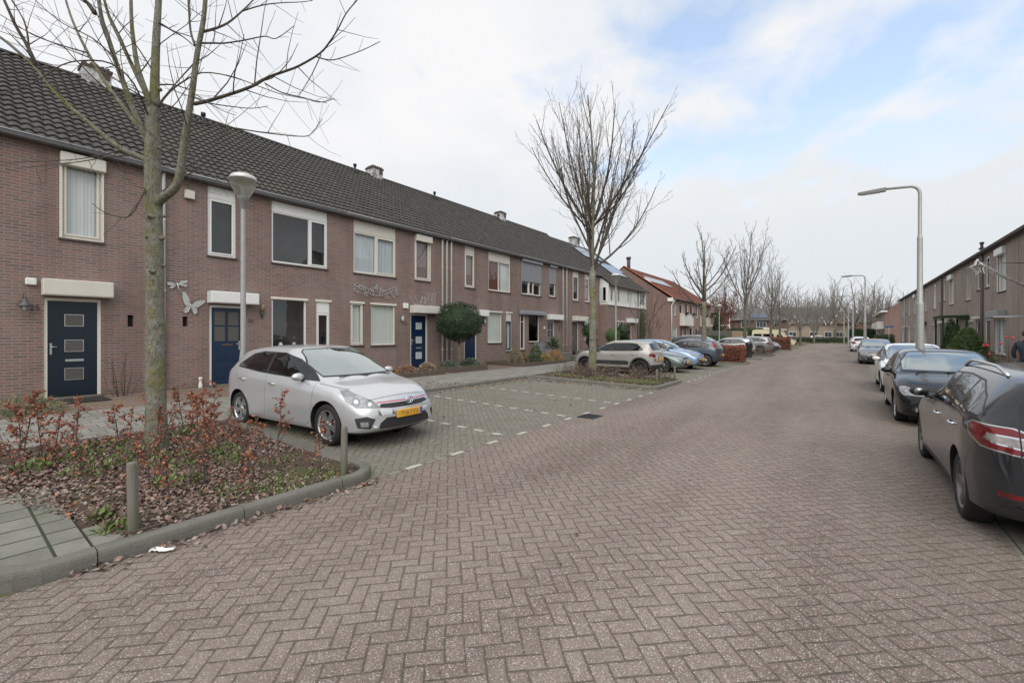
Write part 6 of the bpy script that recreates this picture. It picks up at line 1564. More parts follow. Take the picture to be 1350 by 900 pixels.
upright_tree('bare_tree', (-9.5, 26.9, gz(-9.5)), 4.2, 'leafless multi-stemmed shrub tree against the side of the red-roofed house', 72, .05, .5, 7, (10, 34), None, ('twig', 'twig'), minr=.008, dens=1.0)
bpy.context.scene.objects  # placeholder
# copper leaved tree further back
def leafy_russet(loc, H, label, seed):
    o = upright_tree('russet_tree', loc, H, label, seed, .16, 2.0, 9, (18, 50), None, ('bark_dark', 'bark_red'), minr=.014, dens=.8)
    rg = random.Random(seed); cr = [c for c in o.children if c.name.startswith('crown')][0]; vs = cr.data.vertices; s = MB()
    for _ in range(2600):
        v = Vector(vs[rg.randrange(len(vs))].co)
        if v.z < 2.2: continue
        s.leaf(v+rvec(rg)*.2, rvec(rg), rvec(rg), .16, .1, rg.randrange(2))
    s.build('leaves', [M['bark_red'], M['copperC']], o)
    return o
leafy_russet((-13.5, 68.5, .1), 7.6, 'tree with withered russet leaves in front of the dark brick house', 91)
# shared far trees
def far_tree_mesh(seed, H, spread, nl, fork, r):
    rg = random.Random(seed); tr = MB(); cr = MB()
    tr.tube([Vector((0, 0, -.2)), Vector((0, 0, .3)), Vector((.05, 0, fork*.5)), Vector((0, .05, fork))], [r*1.4, r, r*.9, r*.8], 8)
    az = 0
    for k in range(nl):
        az += 2.4; a = R(rg.uniform(*spread)); d = Vector((math.sin(a)*math.cos(az), math.sin(a)*math.sin(az), math.cos(a)))
        branch(cr, Vector((0, 0, fork*rg.uniform(.8, 1))), d, (H-fork)*rg.uniform(.7, .95), r*.42, 0, rg, .07, (5, 4, 3, 3, 3), .55, .12, .011, 3, (25, 50))
    branch(cr, Vector((0, 0, fork)), Vector((0, 0, 1)), (H-fork)*.95, r*.6, 0, rg, .1, (5, 4, 3, 3, 3), .55, .1, .011, 3, (28, 55))
    return tr.mesh('trunk', M['bark_dark']), cr.mesh('crown', [M['twig_haze'], M['bark_dark']]), 
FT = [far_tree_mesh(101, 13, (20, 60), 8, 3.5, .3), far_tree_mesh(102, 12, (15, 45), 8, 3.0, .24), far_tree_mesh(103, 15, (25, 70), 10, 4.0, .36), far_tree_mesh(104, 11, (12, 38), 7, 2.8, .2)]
def px2xy(px, d):
    X = (px-675)/580*d; return (.8*X-.6*d, .6*X+.8*d)
spots = [(1055, 72, 3, .82, 'bare tree on the left verge where the street meets the crossroad'), (1073, 84, 1, .78, 'left tree of a close pair of thin bare trees at the far crossroad'), (1077, 96, 3, .95, 'right tree of a close pair of thin bare trees at the far crossroad'),
    (1101, 92, 0, 1.0, 'wide bare tree to the left of the far lamp posts'), (1128, 120, 2, 1.05, 'large bare tree behind the far lamp posts'), (1150, 128, 0, 1.25, 'big bare tree to the right of the far lamp posts'), (1172, 140, 2, 1.1, 'bare tree crown showing over the right end house'),
    (1196, 135, 0, 1.1, 'bare tree crown behind the right row, near its far end'), (1218, 130, 2, .95, 'bare tree crown over the right row, beside the near lamp post'), (1100, 150, 2, 1.15, 'far bare tree behind the pale house, under the near lamp head'), (1076, 165, 0, 1.3, 'distant bare tree behind the roof of the pale house'), (1052, 160, 2, 1.1, 'distant bare tree behind the left part of the pale house'),
    (1038, 110, 1, 1.0, 'bare tree between the dark brick house and the pale house'), (1018, 125, 2, .95, 'bare tree directly behind the dark brick house'), (996, 135, 0, 1.25, 'bare tree crown behind the solar panels of the dark brick house'), (975, 120, 2, 1.0, 'bare tree between the two brown houses'), (955, 130, 0, 1.3, 'bare tree crown over the brown brick house by the grey fence'),
    (938, 115, 1, 1.15, 'bare tree crown above the end of the red-roofed row'), (1024, 84, 3, .8, 'small bare tree behind the cream camper van'), (1140, 150, 2, 1.2, 'distant bare tree left of the red-roofed house on the right'), (1160, 165, 0, 1.3, 'distant bare tree right behind the red-roofed house on the right'), (1064, 128, 1, 1.0, 'slim bare tree before the pale brick house'), (988, 92, 1, .85, 'bare tree before the dark brick house with solar panels')]
for i, (px, d, k, sc, lb) in enumerate(spots):
    x, y = px2xy(px, d); o = empty('bare_tree', (x, y, gz(x)), i*1.7); o.scale = (sc*1.0, sc*1.0, sc*1.08); tag(o, lb, 'tree', 'bare trees beyond the end of the street')
    meshobj('trunk', FT[k][0], o); meshobj('crown', FT[k][1], o)

# ---------------------------------------------------------------- shrubs and hedges
def sapling(x, y, z, H, seed, label, dens=1.0, group='copper beech saplings in the near bed', leaves=1.0):
    rg = random.Random(seed); o = empty('beech_sapling', (x, y, z)); tag(o, label, 'shrub', group)
    st = MB(); lf = MB(); pts = [Vector((0, 0, -.03))]; d = Vector((rg.uniform(-.12, .12), rg.uniform(-.12, .12), 1)).normalized()
    for i in range(7): d = (d+rvec(rg)*.12).normalized(); pts.append(pts[-1]+d*H/7)
    st.tube(pts, [.009-.0065*i/7 for i in range(8)], 5, cap=False)
    nb = int(17*dens)
    for k in range(nb):
        t = .16+.82*k/nb; p = interp(pts, t); az = rg.uniform(0, 6.28); el = rg.uniform(.2, .9)
        dd = Vector((math.cos(az)*math.cos(el), math.sin(az)*math.cos(el), math.sin(el))); L = H*rg.uniform(.18, .38)*(1.15-t*.75); bp = [p]
        for i in range(4): dd = (dd+rvec(rg)*.22+Vector((0, 0, .05))).normalized(); bp.append(bp[-1]+dd*L/4)
        st.tube(bp, [.0045, .0038, .003, .0025, .0018], 3, cap=False)
        for i in range(int(rg.uniform(3, 15)*leaves*(.5+t))):
            q = interp(bp, rg.uniform(.2, 1)); ld = (rvec(rg)+Vector((0, 0, -.25))).normalized()
            lf.leaf(q+rvec(rg)*.012, ld, rvec(rg), rg.uniform(.03, .055), rg.uniform(.02, .034), rg.choice((0, 0, 1, 2)), rg.uniform(.1, .5))
    st.build('stems', M['twig'], o); lf.build('leaves', [M['copperA'], M['copperB'], M['copperC']], o)
    return o
rg = random.Random(8)
n_s = 0
# (x, y, height, leafiness)
saps = [(-8.55, .95, .92, 1.5), (-8.2, .7, .85, 1.6), (-8.75, 1.3, .8, 1.3), (-7.9, .95, .7, 1.2), (-7.55, .65, .6, .6), (-8.9, 2.1, .85, .9), (-8.5, 2.5, .9, .8), (-8.9, 2.75, .7, 1.0), (-7.3, 1.5, .8, .7), (-7.0, 1.1, .7, .5), (-6.9, 1.8, .85, .8), (-6.5, 1.35, .65, .4), (-7.4, 2.55, .98, 1.4), (-7.05, 2.45, .95, 1.5), (-6.6, 2.1, .95, 1.6), (-6.25, 2.0, .85, 1.4), (-6.1, 2.4, .7, .7), (-5.7, 2.6, .75, .5), (-5.4, 2.3, .6, .4), (-5.75, 1.9, .7, .5), (-5.9, 1.45, .6, .5), (-5.5, 1.5, .6, .7), (-5.1, 2.9, .75, .6), (-6.4, 3.0, .95, .9), (-7.8, 2.9, .55, .5), (-5.25, 1.15, .5, .3), (-5.2, 2.05, .45, .5), (-8.0, 1.6, .75, .9), (-9.0, .4, .8, 1.2), (-7.6, 1.95, .7, .7), (-8.9, .8, .95, 1.4), (-7.2, 2.75, .5, .8)]
sz = ['tall', 'mid-height', 'low']; lfw = ['densely leaved', 'half bare', 'nearly leafless']
for i, (x, y, H, lv) in enumerate(saps):
    f = lfw[0] if lv > 1.15 else lfw[1] if lv > .55 else lfw[2]; t = sz[0] if H > .88 else sz[1] if H > .68 else sz[2]
    where = ('beside the mossy tree trunk' if abs(x+7.9) < .8 and abs(y-2.0) < .8 else 'along the paved strip next to the silver hatchback' if y > 2.75 else 'right by the kerb' if x > -5.6 else 'at the back of the near bed' if x < -8.3 else 'in the middle of the near bed')
    sapling(x, y, gz(x)+.07, H, 200+i, f'{t} {f} copper beech sapling {where}', 1.0 if H > .6 else .7, leaves=lv*.95)

def litter(name, label, poly, n, seed, zoff=.08, size=(.035, .075), mats=('litA', 'litB', 'litC', 'litD'), w=(5, 4, 3, .6), thick=.03, cat=None, rnd=None):
    rg = random.Random(seed); s = MB(); xs = [p[0] for p in poly]; ys = [p[1] for p in poly]
    ins = lambda x, y: sum(((poly[i][1] > y) != (poly[(i+1) % len(poly)][1] > y)) and (x < (poly[(i+1) % len(poly)][0]-poly[i][0])*(y-poly[i][1])/(poly[(i+1) % len(poly)][1]-poly[i][1]+1e-9)+poly[i][0]) for i in range(len(poly))) % 2 == 1
    c = 0; tries = 0
    while c < n and tries < n*12:
        tries += 1
        x, y = rg.uniform(min(xs), max(xs)), rg.uniform(min(ys), max(ys))
        if not ins(x, y): continue
        if rnd and rg.random() > rnd(x, y): continue
        c += 1
        nrm = (rvec(rg)*.55+Vector((0, 0, 1))).normalized(); d = rvec(rg); d = (d - nrm*d.dot(nrm)).normalized()
        L = rg.uniform(*size); m = rg.choices(range(len(mats)), w)[0]
        p = Vector((x, y, gz(x)+zoff+rg.random()*thick)); W = L*rg.uniform(.5, .8); sd = d.cross(nrm).normalized(); cu = rg.uniform(-.25, .4)*L
        a = p; b1 = p+d*L*.35+sd*W*.5+nrm*abs(cu)*.6; b2 = p+d*L*.7+sd*W*.42+nrm*cu*.8; t = p+d*L+nrm*cu; c1 = p+d*L*.35-sd*W*.5+nrm*abs(cu)*.5; c2 = p+d*L*.7-sd*W*.42+nrm*cu*.5; m1 = p+d*L*.4; 
        s.add([tuple(q) for q in (a, b1, b2, t, c2, c1, m1)], [(0, 1, 6), (1, 2, 6), (2, 3, 6), (3, 4, 6), (4, 5, 6), (5, 0, 6)], m)
    o = s.build(name, [M[m] for m in mats]); tag(o, label, kind='stuff'); return o
BED1 = [(-4.80, .98), (-4.80, 3.0), (-5.0, 3.3), (-9.3, 3.2), (-9.3, .2), (-6.95, .2), (-6.9, .42), (-6.2, .62), (-5.4, .88)]
litter('leaf_litter', 'thick layer of fallen brown leaves over the near planting bed', BED1, 23000, 1, .078, size=(.018, .055), rnd=lambda x, y: 1.0 if x < -5.3 or y < 1.9 else .45)
litter('leaf_litter', 'scattered dead leaves in the gutter along the near kerb', [(-4.66, .6), (-4.45, .6), (-4.2, 1.4), (-4.5, 2.3), (-4.3, 3.2), (-4.62, 3.4)], 190, 2, .006, thick=.01, rnd=lambda x, y: max(.03, 1-(x+4.66)*4))
litter('leaf_litter', 'a few stray leaves on the paving of the front bays', [(-9.4, 6.0), (-4.7, 4.2), (-4.7, 13.6), (-9.4, 13.4)], 130, 3, .006, thick=.006)
litter('leaf_litter', 'leaves blown against the kerb of the second bed', [(-9.5, 13.3), (-4.9, 13.6), (-4.9, 13.95), (-9.5, 13.75)], 420, 4, .006, thick=.02)
litter('leaf_litter', 'leaves gathered along the sidewalk kerb of the front bays', [(-9.55, 7.0), (-9.25, 7.0), (-9.2, 13.3), (-9.55, 13.3)], 260, 5, .006, thick=.02)
litter('leaf_litter', 'leaf patches on the sidewalk beside the second bay', [(-10.9, 8.2), (-9.8, 8.2), (-9.8, 10.5), (-10.9, 10.0)], 200, 6, .09, thick=.01)
litter('leaf_litter', 'stray leaves on the brick carriageway', [(-4.4, .8), (1.0, 2.2), (1.0, 14), (-4.4, 20)], 60, 7, .005, size=(.02, .045), thick=.004)
BED2 = [(-9.5, 14.15), (-4.95, 14.2), (-4.95, 16.9), (-9.5, 16.9)]
litter('leaf_litter', 'fallen leaves over the second planting bed', BED2, 3200, 8, .08, rnd=lambda x, y: .9 if y > 14.8 else .5)
def weeds(name, label, spots, seed, mats=('gr1', 'gr2', 'litA'), zoff=.09, L=(.05, .12), W=.4):
    rg = random.Random(seed); s = MB()
    for (x, y, r, n) in spots:
        for _ in range(n):
            a = rg.uniform(0, 6.28); q = r*math.sqrt(rg.random()); px, py = x+q*math.cos(a), y+q*math.sin(a)
            d = (rvec(rg)*.9+Vector((0, 0, 1))).normalized(); l = rg.uniform(*L)
            s.leaf(Vector((px, py, gz(px)+zoff-.01+rg.random()*l*1.1)), d, rvec(rg), l, l*W, rg.randrange(len(mats)))
    o = s.build(name, [M[m] for m in mats]); tag(o, label, kind='stuff'); return o
rg = random.Random(12)
weeds('weeds', 'green nettle weeds and seedlings between the saplings in the near bed', [(-8.2, 1.1, .28, 220), (-7.9, .8, .2, 130), (-7.5, 1.6, .45, 240), (-6.9, 1.9, .35, 170), (-8.4, 1.6, .3, 150), (-7.2, 1.2, .3, 110), (-7.0, 2.5, .3, 200), (-6.0, 1.7, .25, 160), (-5.05, 1.0, .12, 120), (-5.45, .98, .08, 60), (-8.6, 2.6, .3, 200), (-6.45, 2.45, .2, 160)], 13, L=(.03, .085), W=.55)
weeds('moss_and_chickweed', 'low green chickweed cover along the kerb side of the near bed', [(-4.95-.6*rg.random(), 1.9+1.2*rg.random(), .22, 150) for _ in range(16)] + [(-5.6-.6*rg.random(), 2.6+.5*rg.random(), .2, 130) for _ in range(9)], 14, L=(.012, .04), W=.7, zoff=.08)
weeds('moss_and_grass', 'short grass and moss in the front part of the second bed', [(-5.2-4.2*rg.random(), 14.3+.9*rg.random(), .3, 90) for _ in range(30)] + [(-5.1-.6*rg.random(), 14.5+2.2*rg.random(), .3, 150) for _ in range(10)], 15, L=(.03, .08), W=.35)
def brush(name, label, x, y, z, R0, H, seed, mats, n=260, leaf=(.03, .06), stems=26, cat='shrub', group=None, flat=.5):
    rg = random.Random(seed); o = empty(name, (x, y, z)); tag(o, label, cat, group); st = MB(); lf = MB()
    for k in range(stems):
        a = rg.uniform(0, 6.28); rr = R0*rg.random()**.5; b = Vector((rr*.45*math.cos(a), rr*.45*math.sin(a), -.02)); e = Vector((rr*math.cos(a), rr*math.sin(a), H*rg.uniform(.55, 1)*(1-.4*(rr/R0)**2)))
        m = b.lerp(e, .5)+rvec(rg)*.05; st.tube([b, m, e], [.006, .005, .003], 3, cap=False)
        for _ in range(n//stems):
            q = b.lerp(e, rg.uniform(.35, 1.05))+rvec(rg)*R0*.16; lf.leaf(q, rvec(rg), rvec(rg), rg.uniform(*leaf), rg.uniform(*leaf)*flat, rg.randrange(len(mats)))
    st.build('stems', M['twig'], o); lf.build('leaves', [M[m] for m in mats], o); return o
k = 0
for i, (x, y) in enumerate([(-9.1, 15.6), (-8.6, 16.2), (-8.0, 15.4), (-7.4, 16.1), (-6.9, 15.5), (-6.4, 16.2), (-5.9, 15.6), (-7.6, 15.2), (-5.4, 16.3)]):
    brush('withered_shrub', f"withered brown shrub in the second bed, {['leftmost', 'second from the left', 'just left of the trunk', 'just right of the trunk', 'third from the street end', 'against the rear wheel of the sand grey car', 'small one by the wooden posts', 'low one below the tree trunk', 'nearest the far wooden post'][i]}", x, y, gz(x)+.08, .5, .62, 300+i, ('litA', 'litC', 'straw', 'litA'), 330, (.03, .06), 30, group='withered shrubs in the second bed')

def hedge(name, label, x0, x1, y0, y1, h, seed, mats, n, leaf=(.05, .09), core='litC'):
    o = empty(name, ((x0+x1)/2, (y0+y1)/2, gz((x0+x1)/2)+.08)); tag(o, label, 'hedge'); rg = random.Random(seed); w, d = (x1-x0)/2, (y1-y0)/2
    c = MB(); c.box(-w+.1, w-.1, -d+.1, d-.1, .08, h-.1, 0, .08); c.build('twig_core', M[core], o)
    s = MB()
    for _ in range(n):
        f = rg.random(); x, y, z = rg.uniform(-w, w), rg.uniform(-d, d), rg.uniform(.03, h)
        A = (2*w*2*d, 2*w*h*2, 2*d*h*2); t = rg.random()*sum(A)
        if t < A[0]: z = h
        elif t < A[0]+A[1]: y = math.copysign(d, rg.uniform(-1, 1))
        else: x = math.copysign(w, rg.uniform(-1, 1))
        p = Vector((x, y, z)); p += rvec(rg)*.07 + Vector((0, 0, .04*math.sin(x*3+seed)+.03*math.sin(y*5)))
        s.leaf(p, rvec(rg), rvec(rg), rg.uniform(*leaf), rg.uniform(*leaf)*.6, rg.randrange(len(mats)))
    s.build('leaves', [M[m] for m in mats], o); return o
hedge('copper_hedge', 'clipped copper beech hedge beside the slate blue car', -8.6, -4.75, 28.95, 30.2, .92, 1, ('copperA', 'copperC', 'copperC', 'copperB'), 15000)
hedge('copper_hedge', 'second, farther copper beech hedge before the camper van', -8.5, -4.5, 55.0, 56.2, 1.25, 2, ('copperA', 'copperC', 'copperC'), 5000, (.08, .15))
hedge('green_hedge', 'low dark green hedge in front of the pink brick houses', -12.6, -11.9, 42, 66, 1.25, 3, ('con2', 'con1', 'gr3'), 7000, (.08, .15), 'con2')
hedge('green_hedge', 'round-topped green hedge left of the camper van', -14.2, -9.6, 74, 76.5, 2.3, 4, ('con2', 'con1'), 4500, (.12, .2), 'con2')
x_, y_ = px2xy(1165, 88)
hedge('green_hedge', 'tall dark hedge beside the red-roofed house at the right end', 1.2, 5.2, 112, 114, 2.6, 5, ('con2', 'gr3'), 4000, (.15, .25), 'con2')
hedge('green_hedge', 'low green front garden hedge at the far end of the right row', 3.9, 5.6, 78, 84, 1.5, 6, ('con2', 'con1'), 3500, (.1, .2), 'con2')
hedge('copper_hedge', 'russet garden hedge at the far end of the right row', 3.2, 3.9, 66, 80, 1.0, 7, ('copperA', 'copperC'), 3500, (.1, .18))
hedge('green_hedge', 'dark hedge running across the end of the street', -19, 3, 104, 105, .9, 8, ('con2', 'litC'), 7000, (.12, .2), 'con2')
for i in range(7):
    brush('withered_shrub', ['nearest low brown shrub left of the litter bin bed', 'low brown shrub beside the litter bin', 'low brown shrub behind the litter bin', 'low brown shrub by the slender tree', 'low brown shrub near the bed kerb', 'low brown shrub at the street end of its bed', 'low brown shrub farthest back in its bed'][i], -8.0+i*.55, 40.4+.7*(i % 3), .1, .6, .8, 400+i, ('litA', 'litC', 'twigleaf'), 260, (.06, .1), 24, group='low brown shrubs in the third bed')
# ---------------------------------------------------------------- ground sheets
def sheet(name, x0, x1, y0, y1, dz, mat, sub=None):
    xs = sorted({x0, x1} | {k[0] for k in KNOTS if x0 < k[0] < x1}); s = MB(); vs = []
    for x in xs: vs += [(x, y0, gz(x)+dz), (x, y1, gz(x)+dz)]
    s.add(vs, [(2*i, 2*i+2, 2*i+3, 2*i+1) for i in range(len(xs)-1)]); o = s.build(name, M[mat]); tag(o, kind='structure'); return o
def slab(name, x0, x1, y0, y1, dz, mat, drop=.14):
    """raised sheet with edges going down"""
    xs = sorted({x0, x1} | {k[0] for k in KNOTS if x0 < k[0] < x1}); s = MB(); n = len(xs); vs = []
    for x in xs: vs += [(x, y0, gz(x)+dz), (x, y1, gz(x)+dz), (x, y0, gz(x)+dz-drop), (x, y1, gz(x)+dz-drop)]
    fs = []
    for i in range(n-1):
        a, b = 4*i, 4*i+4; fs += [(a, b, b+1, a+1), (a+2, b+2, b, a), (a+1, b+1, b+3, a+3)]
    fs += [(0, 1, 3, 2), (4*n-4, 4*n-2, 4*n-1, 4*n-3)]
    s.add(vs, fs); o = s.build(name, M[mat]); tag(o, kind='structure'); return o
sheet('ground', -400, 400, -200, 500, -.03, 'ground')
sheet('road', -4.62, 1.16, -14, 92, 0, 'road')
sheet('side_road', -18, -4.62, -14, .16, 0, 'road')
sheet('cross_road', -70, 60, 92, 98, 0, 'road')
sheet('parking_bays', -9.62, -4.72, 2.9, 73, .0, 'bay')
sheet('bay_edge_strip', -4.72, -4.62, 2.9, 92, .0, 'edge')
sheet('gutter_strip', 1.16, 1.46, -14, 92, .0, 'edgeR')
sheet('parking_lane', 1.46, 3.2, -14, 92, .0, 'bay')
slab('sidewalk', -12.3, -9.8, 3.72, 88, .085, 'pave')
slab('sidewalk', 3.34, 5.0, -14, 92, .09, 'pave')
slab('front_path', -14.82, -12.3, -3, 88, .083, 'paveB')
slab('front_path', -12.3, -9.35, .2, 3.72, .086, 'pave')
slab('front_gardens', 5.0, 6.1, -14, 78, .088, 'soil')
slab('paving_slabs', -6.95, -4.82, .26, .80, .094, 'tile_big')
sheet('bed_edge_strip', -9.35, -5.1, 3.36, 3.62, .03, 'kerb')
# soil beds with uneven surface
def bed(name, x0, x1, y0, y1, dz, amp=.03, seed=0, res=.11):
    nx, ny = max(2, int((x1-x0)/res)), max(2, int((y1-y0)/res)); rg = random.Random(seed); s = MB(); vs = []
    for i in range(nx+1):
        for j in range(ny+1):
            x = x0+(x1-x0)*i/nx; y = y0+(y1-y0)*j/ny; e = min(i, nx-i, j, ny-j)
            z = gz(x)+dz+(rg.uniform(-amp, amp)+.03*math.sin(x*2.1+seed)*math.sin(y*2.7) if e > 0 else -.03)
            vs.append((x, y, z))
    s.add(vs, [(i*(ny+1)+j, (i+1)*(ny+1)+j, (i+1)*(ny+1)+j+1, i*(ny+1)+j+1) for i in range(nx) for j in range(ny)], 0, True)
    o = s.build(name, M['soil']); tag(o, kind='structure'); return o
slab('paving_slabs', -5.3, -4.83, .82, 1.0, .096, 'tile_big')
bed('planting_bed', -9.34, -4.78, .80, 3.37, .085, seed=1); bed('planting_bed', -9.34, -6.94, .2, .82, .085, seed=7)
bed('planting_bed', -9.62, -4.84, 14.12, 16.9, .085, seed=2)
bed('planting_bed', -8.8, -4.62, 28.85, 30.3, .085, seed=3); bed('planting_bed', -8.8, -4.6, 39.2, 43.2, .085, seed=4); bed('planting_bed', -8.8, -4.5, 54.7, 58, .085, seed=5); bed('planting_bed', -8.8, -4.6, 65.2, 66.9, .085, seed=6)
slab('paved_island', -8.8, -4.7, 34.9, 35.8, .10, 'pave')
slab('grass_verge', -60, -1, 98.5, 102, .05, 'ground')

def kerb(name, path, closed=False, h=.115, w=.135, L=1.0, base=-.05, inward=1):
    P = [Vector((*p, 0)) for p in path]
    if closed: P.append(P[0].copy())
    seg = [0]
    for a, b in zip(P, P[1:]): seg.append(seg[-1]+(b-a).length)
    T = seg[-1]; n = max(1, round(T/L)); s = MB()
    def at(t):
        t = min(max(t, 0), T)
        for i in range(len(P)-1):
            if t <= seg[i+1]+1e-9: u = (t-seg[i])/(seg[i+1]-seg[i]); return P[i].lerp(P[i+1], u)
        return P[-1]
    rg = random.Random(int(T*10))
    for k in range(n):
        a, b = T*k/n+.004, T*(k+1)/n-.004; m = 7; dz = rg.uniform(-.004, .004)
        vs = []; prof = [(0, base), (0.003, h*.55), (.008, h-.026), (.016, h-.010), (.026, h-.002), (.040, h), (w-.008, h), (w, h-.008), (w, base)]; q = len(prof)
        for i in range(m+1):
            t = a+(b-a)*i/m; c = at(t); d = at(min(T, t+.02))-at(max(0, t-.02)); d.normalize(); nn = Vector((-d.y, d.x, 0))*inward
            g0 = gz(c.x)
            for (u, z) in prof:
                p = c+nn*u; vs.append((p.x, p.y, g0+z+(dz if z > 0 else 0)))
        fs = [(i*q+j, i*q+j+1, (i+1)*q+j+1, (i+1)*q+j) for i in range(m) for j in range(q-1)]
        if inward < 0: fs = [f[::-1] for f in fs]
        s.add(vs, fs, 0, False); s.add(vs[:q], [tuple(range(q))]); s.add(vs[-q:], [tuple(range(q-1, -1, -1))])
    o = s.build(name, M['kerb'], fix=True); tag(o, kind='structure'); return o
def arc(cx, cy, r, a0, a1, n=6): return [(cx+r*math.cos(R(a0+(a1-a0)*i/n)), cy+r*math.sin(R(a0+(a1-a0)*i/n))) for i in range(n+1)]
kerb('kerb', [(-8.4, .10), (-6.0, .12)] + arc(-5.12, .60, .47, -90, 0) + [(-4.65, 1.2), (-4.65, 3.0)] + arc(-5.05, 3.1, .40, 0, 90) + [(-5.3, 3.5)], L=1.02)
kerb('kerb', [(-9.68, 3.75), (-9.68, 13.72)] , inward=1, h=.10)
kerb('kerb', [(-9.68, 13.76), (-9.5, 13.98), (-5.0, 14.0)] + arc(-4.97, 14.25, .25, -90, 0) + [(-4.72, 16.7)] + arc(-4.97, 16.77, .25, 0, 90) + [(-9.6, 17.02)], inward=1)
kerb('kerb', [(-9.68, 17.1), (-9.68, 28.6)], h=.10)
for (x0, x1, y0, y1) in ((-8.9, -4.48, 28.7, 30.45), (-8.9, -4.55, 34.75, 35.95), (-8.9, -4.5, 39.05, 43.35), (-8.9, -4.4, 54.55, 58.2), (-8.9, -4.5, 65.05, 67.05)):
    kerb('kerb', [(x0, y0), (x1-.25, y0)] + arc(x1-.25, y0+.25, .25, -90, 0)[1:] + [(x1, y1-.25)] + arc(x1-.25, y1-.25, .25, 0, 90)[1:] + [(x0, y1)])
kerb('kerb', [(-9.68, 30.5), (-9.68, 90)], h=.10); kerb('kerb', [(3.2, 92), (3.2, -14)], inward=1, h=.11)
# white marking stones of the bays
s = MB()
def stone(x, y, lx, ly):
    z = gz(x)+.004; z2 = gz(x+lx)+.004; s.add([(x, y, z), (x+lx, y, z2), (x+lx, y+ly, z2), (x, y+ly, z)], [(0, 1, 2, 3)])
y = 3.86
while y < 13.9: stone(-4.71, y, .085, .26); y += .845
y = 17.3
while y < 28.6: stone(-4.71, y, .085, .26); y += .845
for y in (31.2, 32.1, 33.0, 36.5, 37.4, 38.2, 44.2, 45.1, 46, 47, 48, 49, 50, 51, 52): stone(-4.71, y, .085, .26)
for ly in (6.12, 8.38, 10.75): 
    x = -9.0
    while x < -4.95: stone(x, ly, .21, .1); x += .437
for ly in (19.9, 22.3, 24.8): 
    x = -9.0
    while x < -4.95: stone(x, ly, .21, .1); x += .437
stone(-4.45, .18, .28, .1)
o = s.build('bay_markings', simple('white_marking_stone', (.40, .39, .36), .8, var=.3, vscale=20)); tag(o, kind='structure')
# storm drain
o = empty('storm_drain', (-4.40, 8.5, gz(-4.4)+.004)); tag(o, 'black cast iron storm drain grate at the edge of the front bays', 'drain')
s = MB(); s.box(-.2, .2, -.02, .0, 0, .012); s.box(-.2, .2, .42, .44, 0, .012); s.box(-.2, -.18, 0, .42, 0, .012); s.box(.18, .2, 0, .42, 0, .012)
for i in range(7): s.box(-.18, .18, .03+i*.058, .055+i*.058, 0, .010)
s.build('grate', M['black'], o); s = MB(); s.box(-.18, .18, 0, .42, -.002, .002); s.build('shaft', M['dark'], o)

# ---------------------------------------------------------------- wooden posts
def post(x, y, h, label, lean=0, r=.048):
    s = MB(); r = r*.82; s.lathe([(r*1.0, -.1), (r*1.02, .1), (r, h-.03), (r*.93, h-.008), (r*.8, h), (0, h)], 14); o = s.build('wooden_post', M['wood']); o.location = (x, y, gz(x)+.06); o.rotation_euler = (R(lean), R(lean*.6), 0); tag(o, label, 'post', 'short weathered posts at the bed corners'); return o
post(-4.90, 1.08, .64, 'weathered wooden post at the kerb in front of the saplings, nearest the camera', 1); post(-4.92, 3.10, .60, 'weathered wooden post standing in front of the silver hatchback', -1)
post(-5.15, 15.25, .50, 'wooden post at the second bed, the one nearer the trunk', 1); post(-5.0, 16.8, .54, 'wooden post at the far corner of the second bed beside the grey-green saloon', 0)

# ---------------------------------------------------------------- lamps
def globe_lamp(x, y, label, h=4.85):
    z = gz(x)+.08; o = empty('street_lamp', (x, y, z)); tag(o, label, 'street lamp', 'low globe street lamps')
    s = MB(); s.lathe([(.085, -.05), (.085, .75), (.075, 1.05), (.052, 1.3), (.046, h-.62), (.046, h-.58)], 16); s.build('pole', M['galv'], o)
    s = MB(); s.lathe([(.05, h-.64), (.06, h-.60), (.075, h-.47), (.12, h-.40), (.115, h-.385), (0, h-.385)], 20); s.build('lamp_socket', M['pipe_grey'], o)
    s = MB(); s.lathe([(.09, h-.39), (.13, h-.36), (.21, h-.20), (.245, h-.10), (.25, h-.03)], 28); s.build('lamp_glass', M['globe'], o)
    s = MB(); s.lathe([(.252, h-.03), (.255, h-.01), (.22, h+.05), (.14, h+.09), (0, h+.105)], 28); s.build('lamp_cap', M['lampcap'], o)
    s = MB(); s.lathe([(.03, h-.385), (.045, h-.3), (.045, h-.15), (.02, h-.12), (0, h-.12)], 12); s.build('bulb', M['frost'], o)
M['globe'] = glassmat('lamp_globe_plastic', 1.6, (.85, .84, .79)); _t = M['globe'].node_tree; _d = _t.nodes.new('ShaderNodeBsdfTranslucent'); _d.inputs[0].default_value = (.75, .74, .68, 1); _mx = _t.nodes.new('ShaderNodeMixShader'); _mx.inputs[0].default_value = .45; _mo = [q for q in _t.nodes if q.type == 'OUTPUT_MATERIAL'][0]; _src = _mo.inputs[0].links[0].from_socket; _t.links.new(_src, _mx.inputs[1]); _t.links.new(_d.outputs[0], _mx.inputs[2]); _t.links.new(_mx.outputs[0], _mo.inputs[0]); M['lampcap'] = simple('lamp_cap_grey', (.6, .6, .57), .4, .2)
globe_lamp(-10.0, 3.98, 'globe-topped street lamp behind the silver hatchback, before the blue panelled door'); globe_lamp(-10.0, 22.9, 'globe-topped street lamp behind the sand grey car'); globe_lamp(-10.4, 50.5, 'globe-topped street lamp before the brown brick house', 4.6)
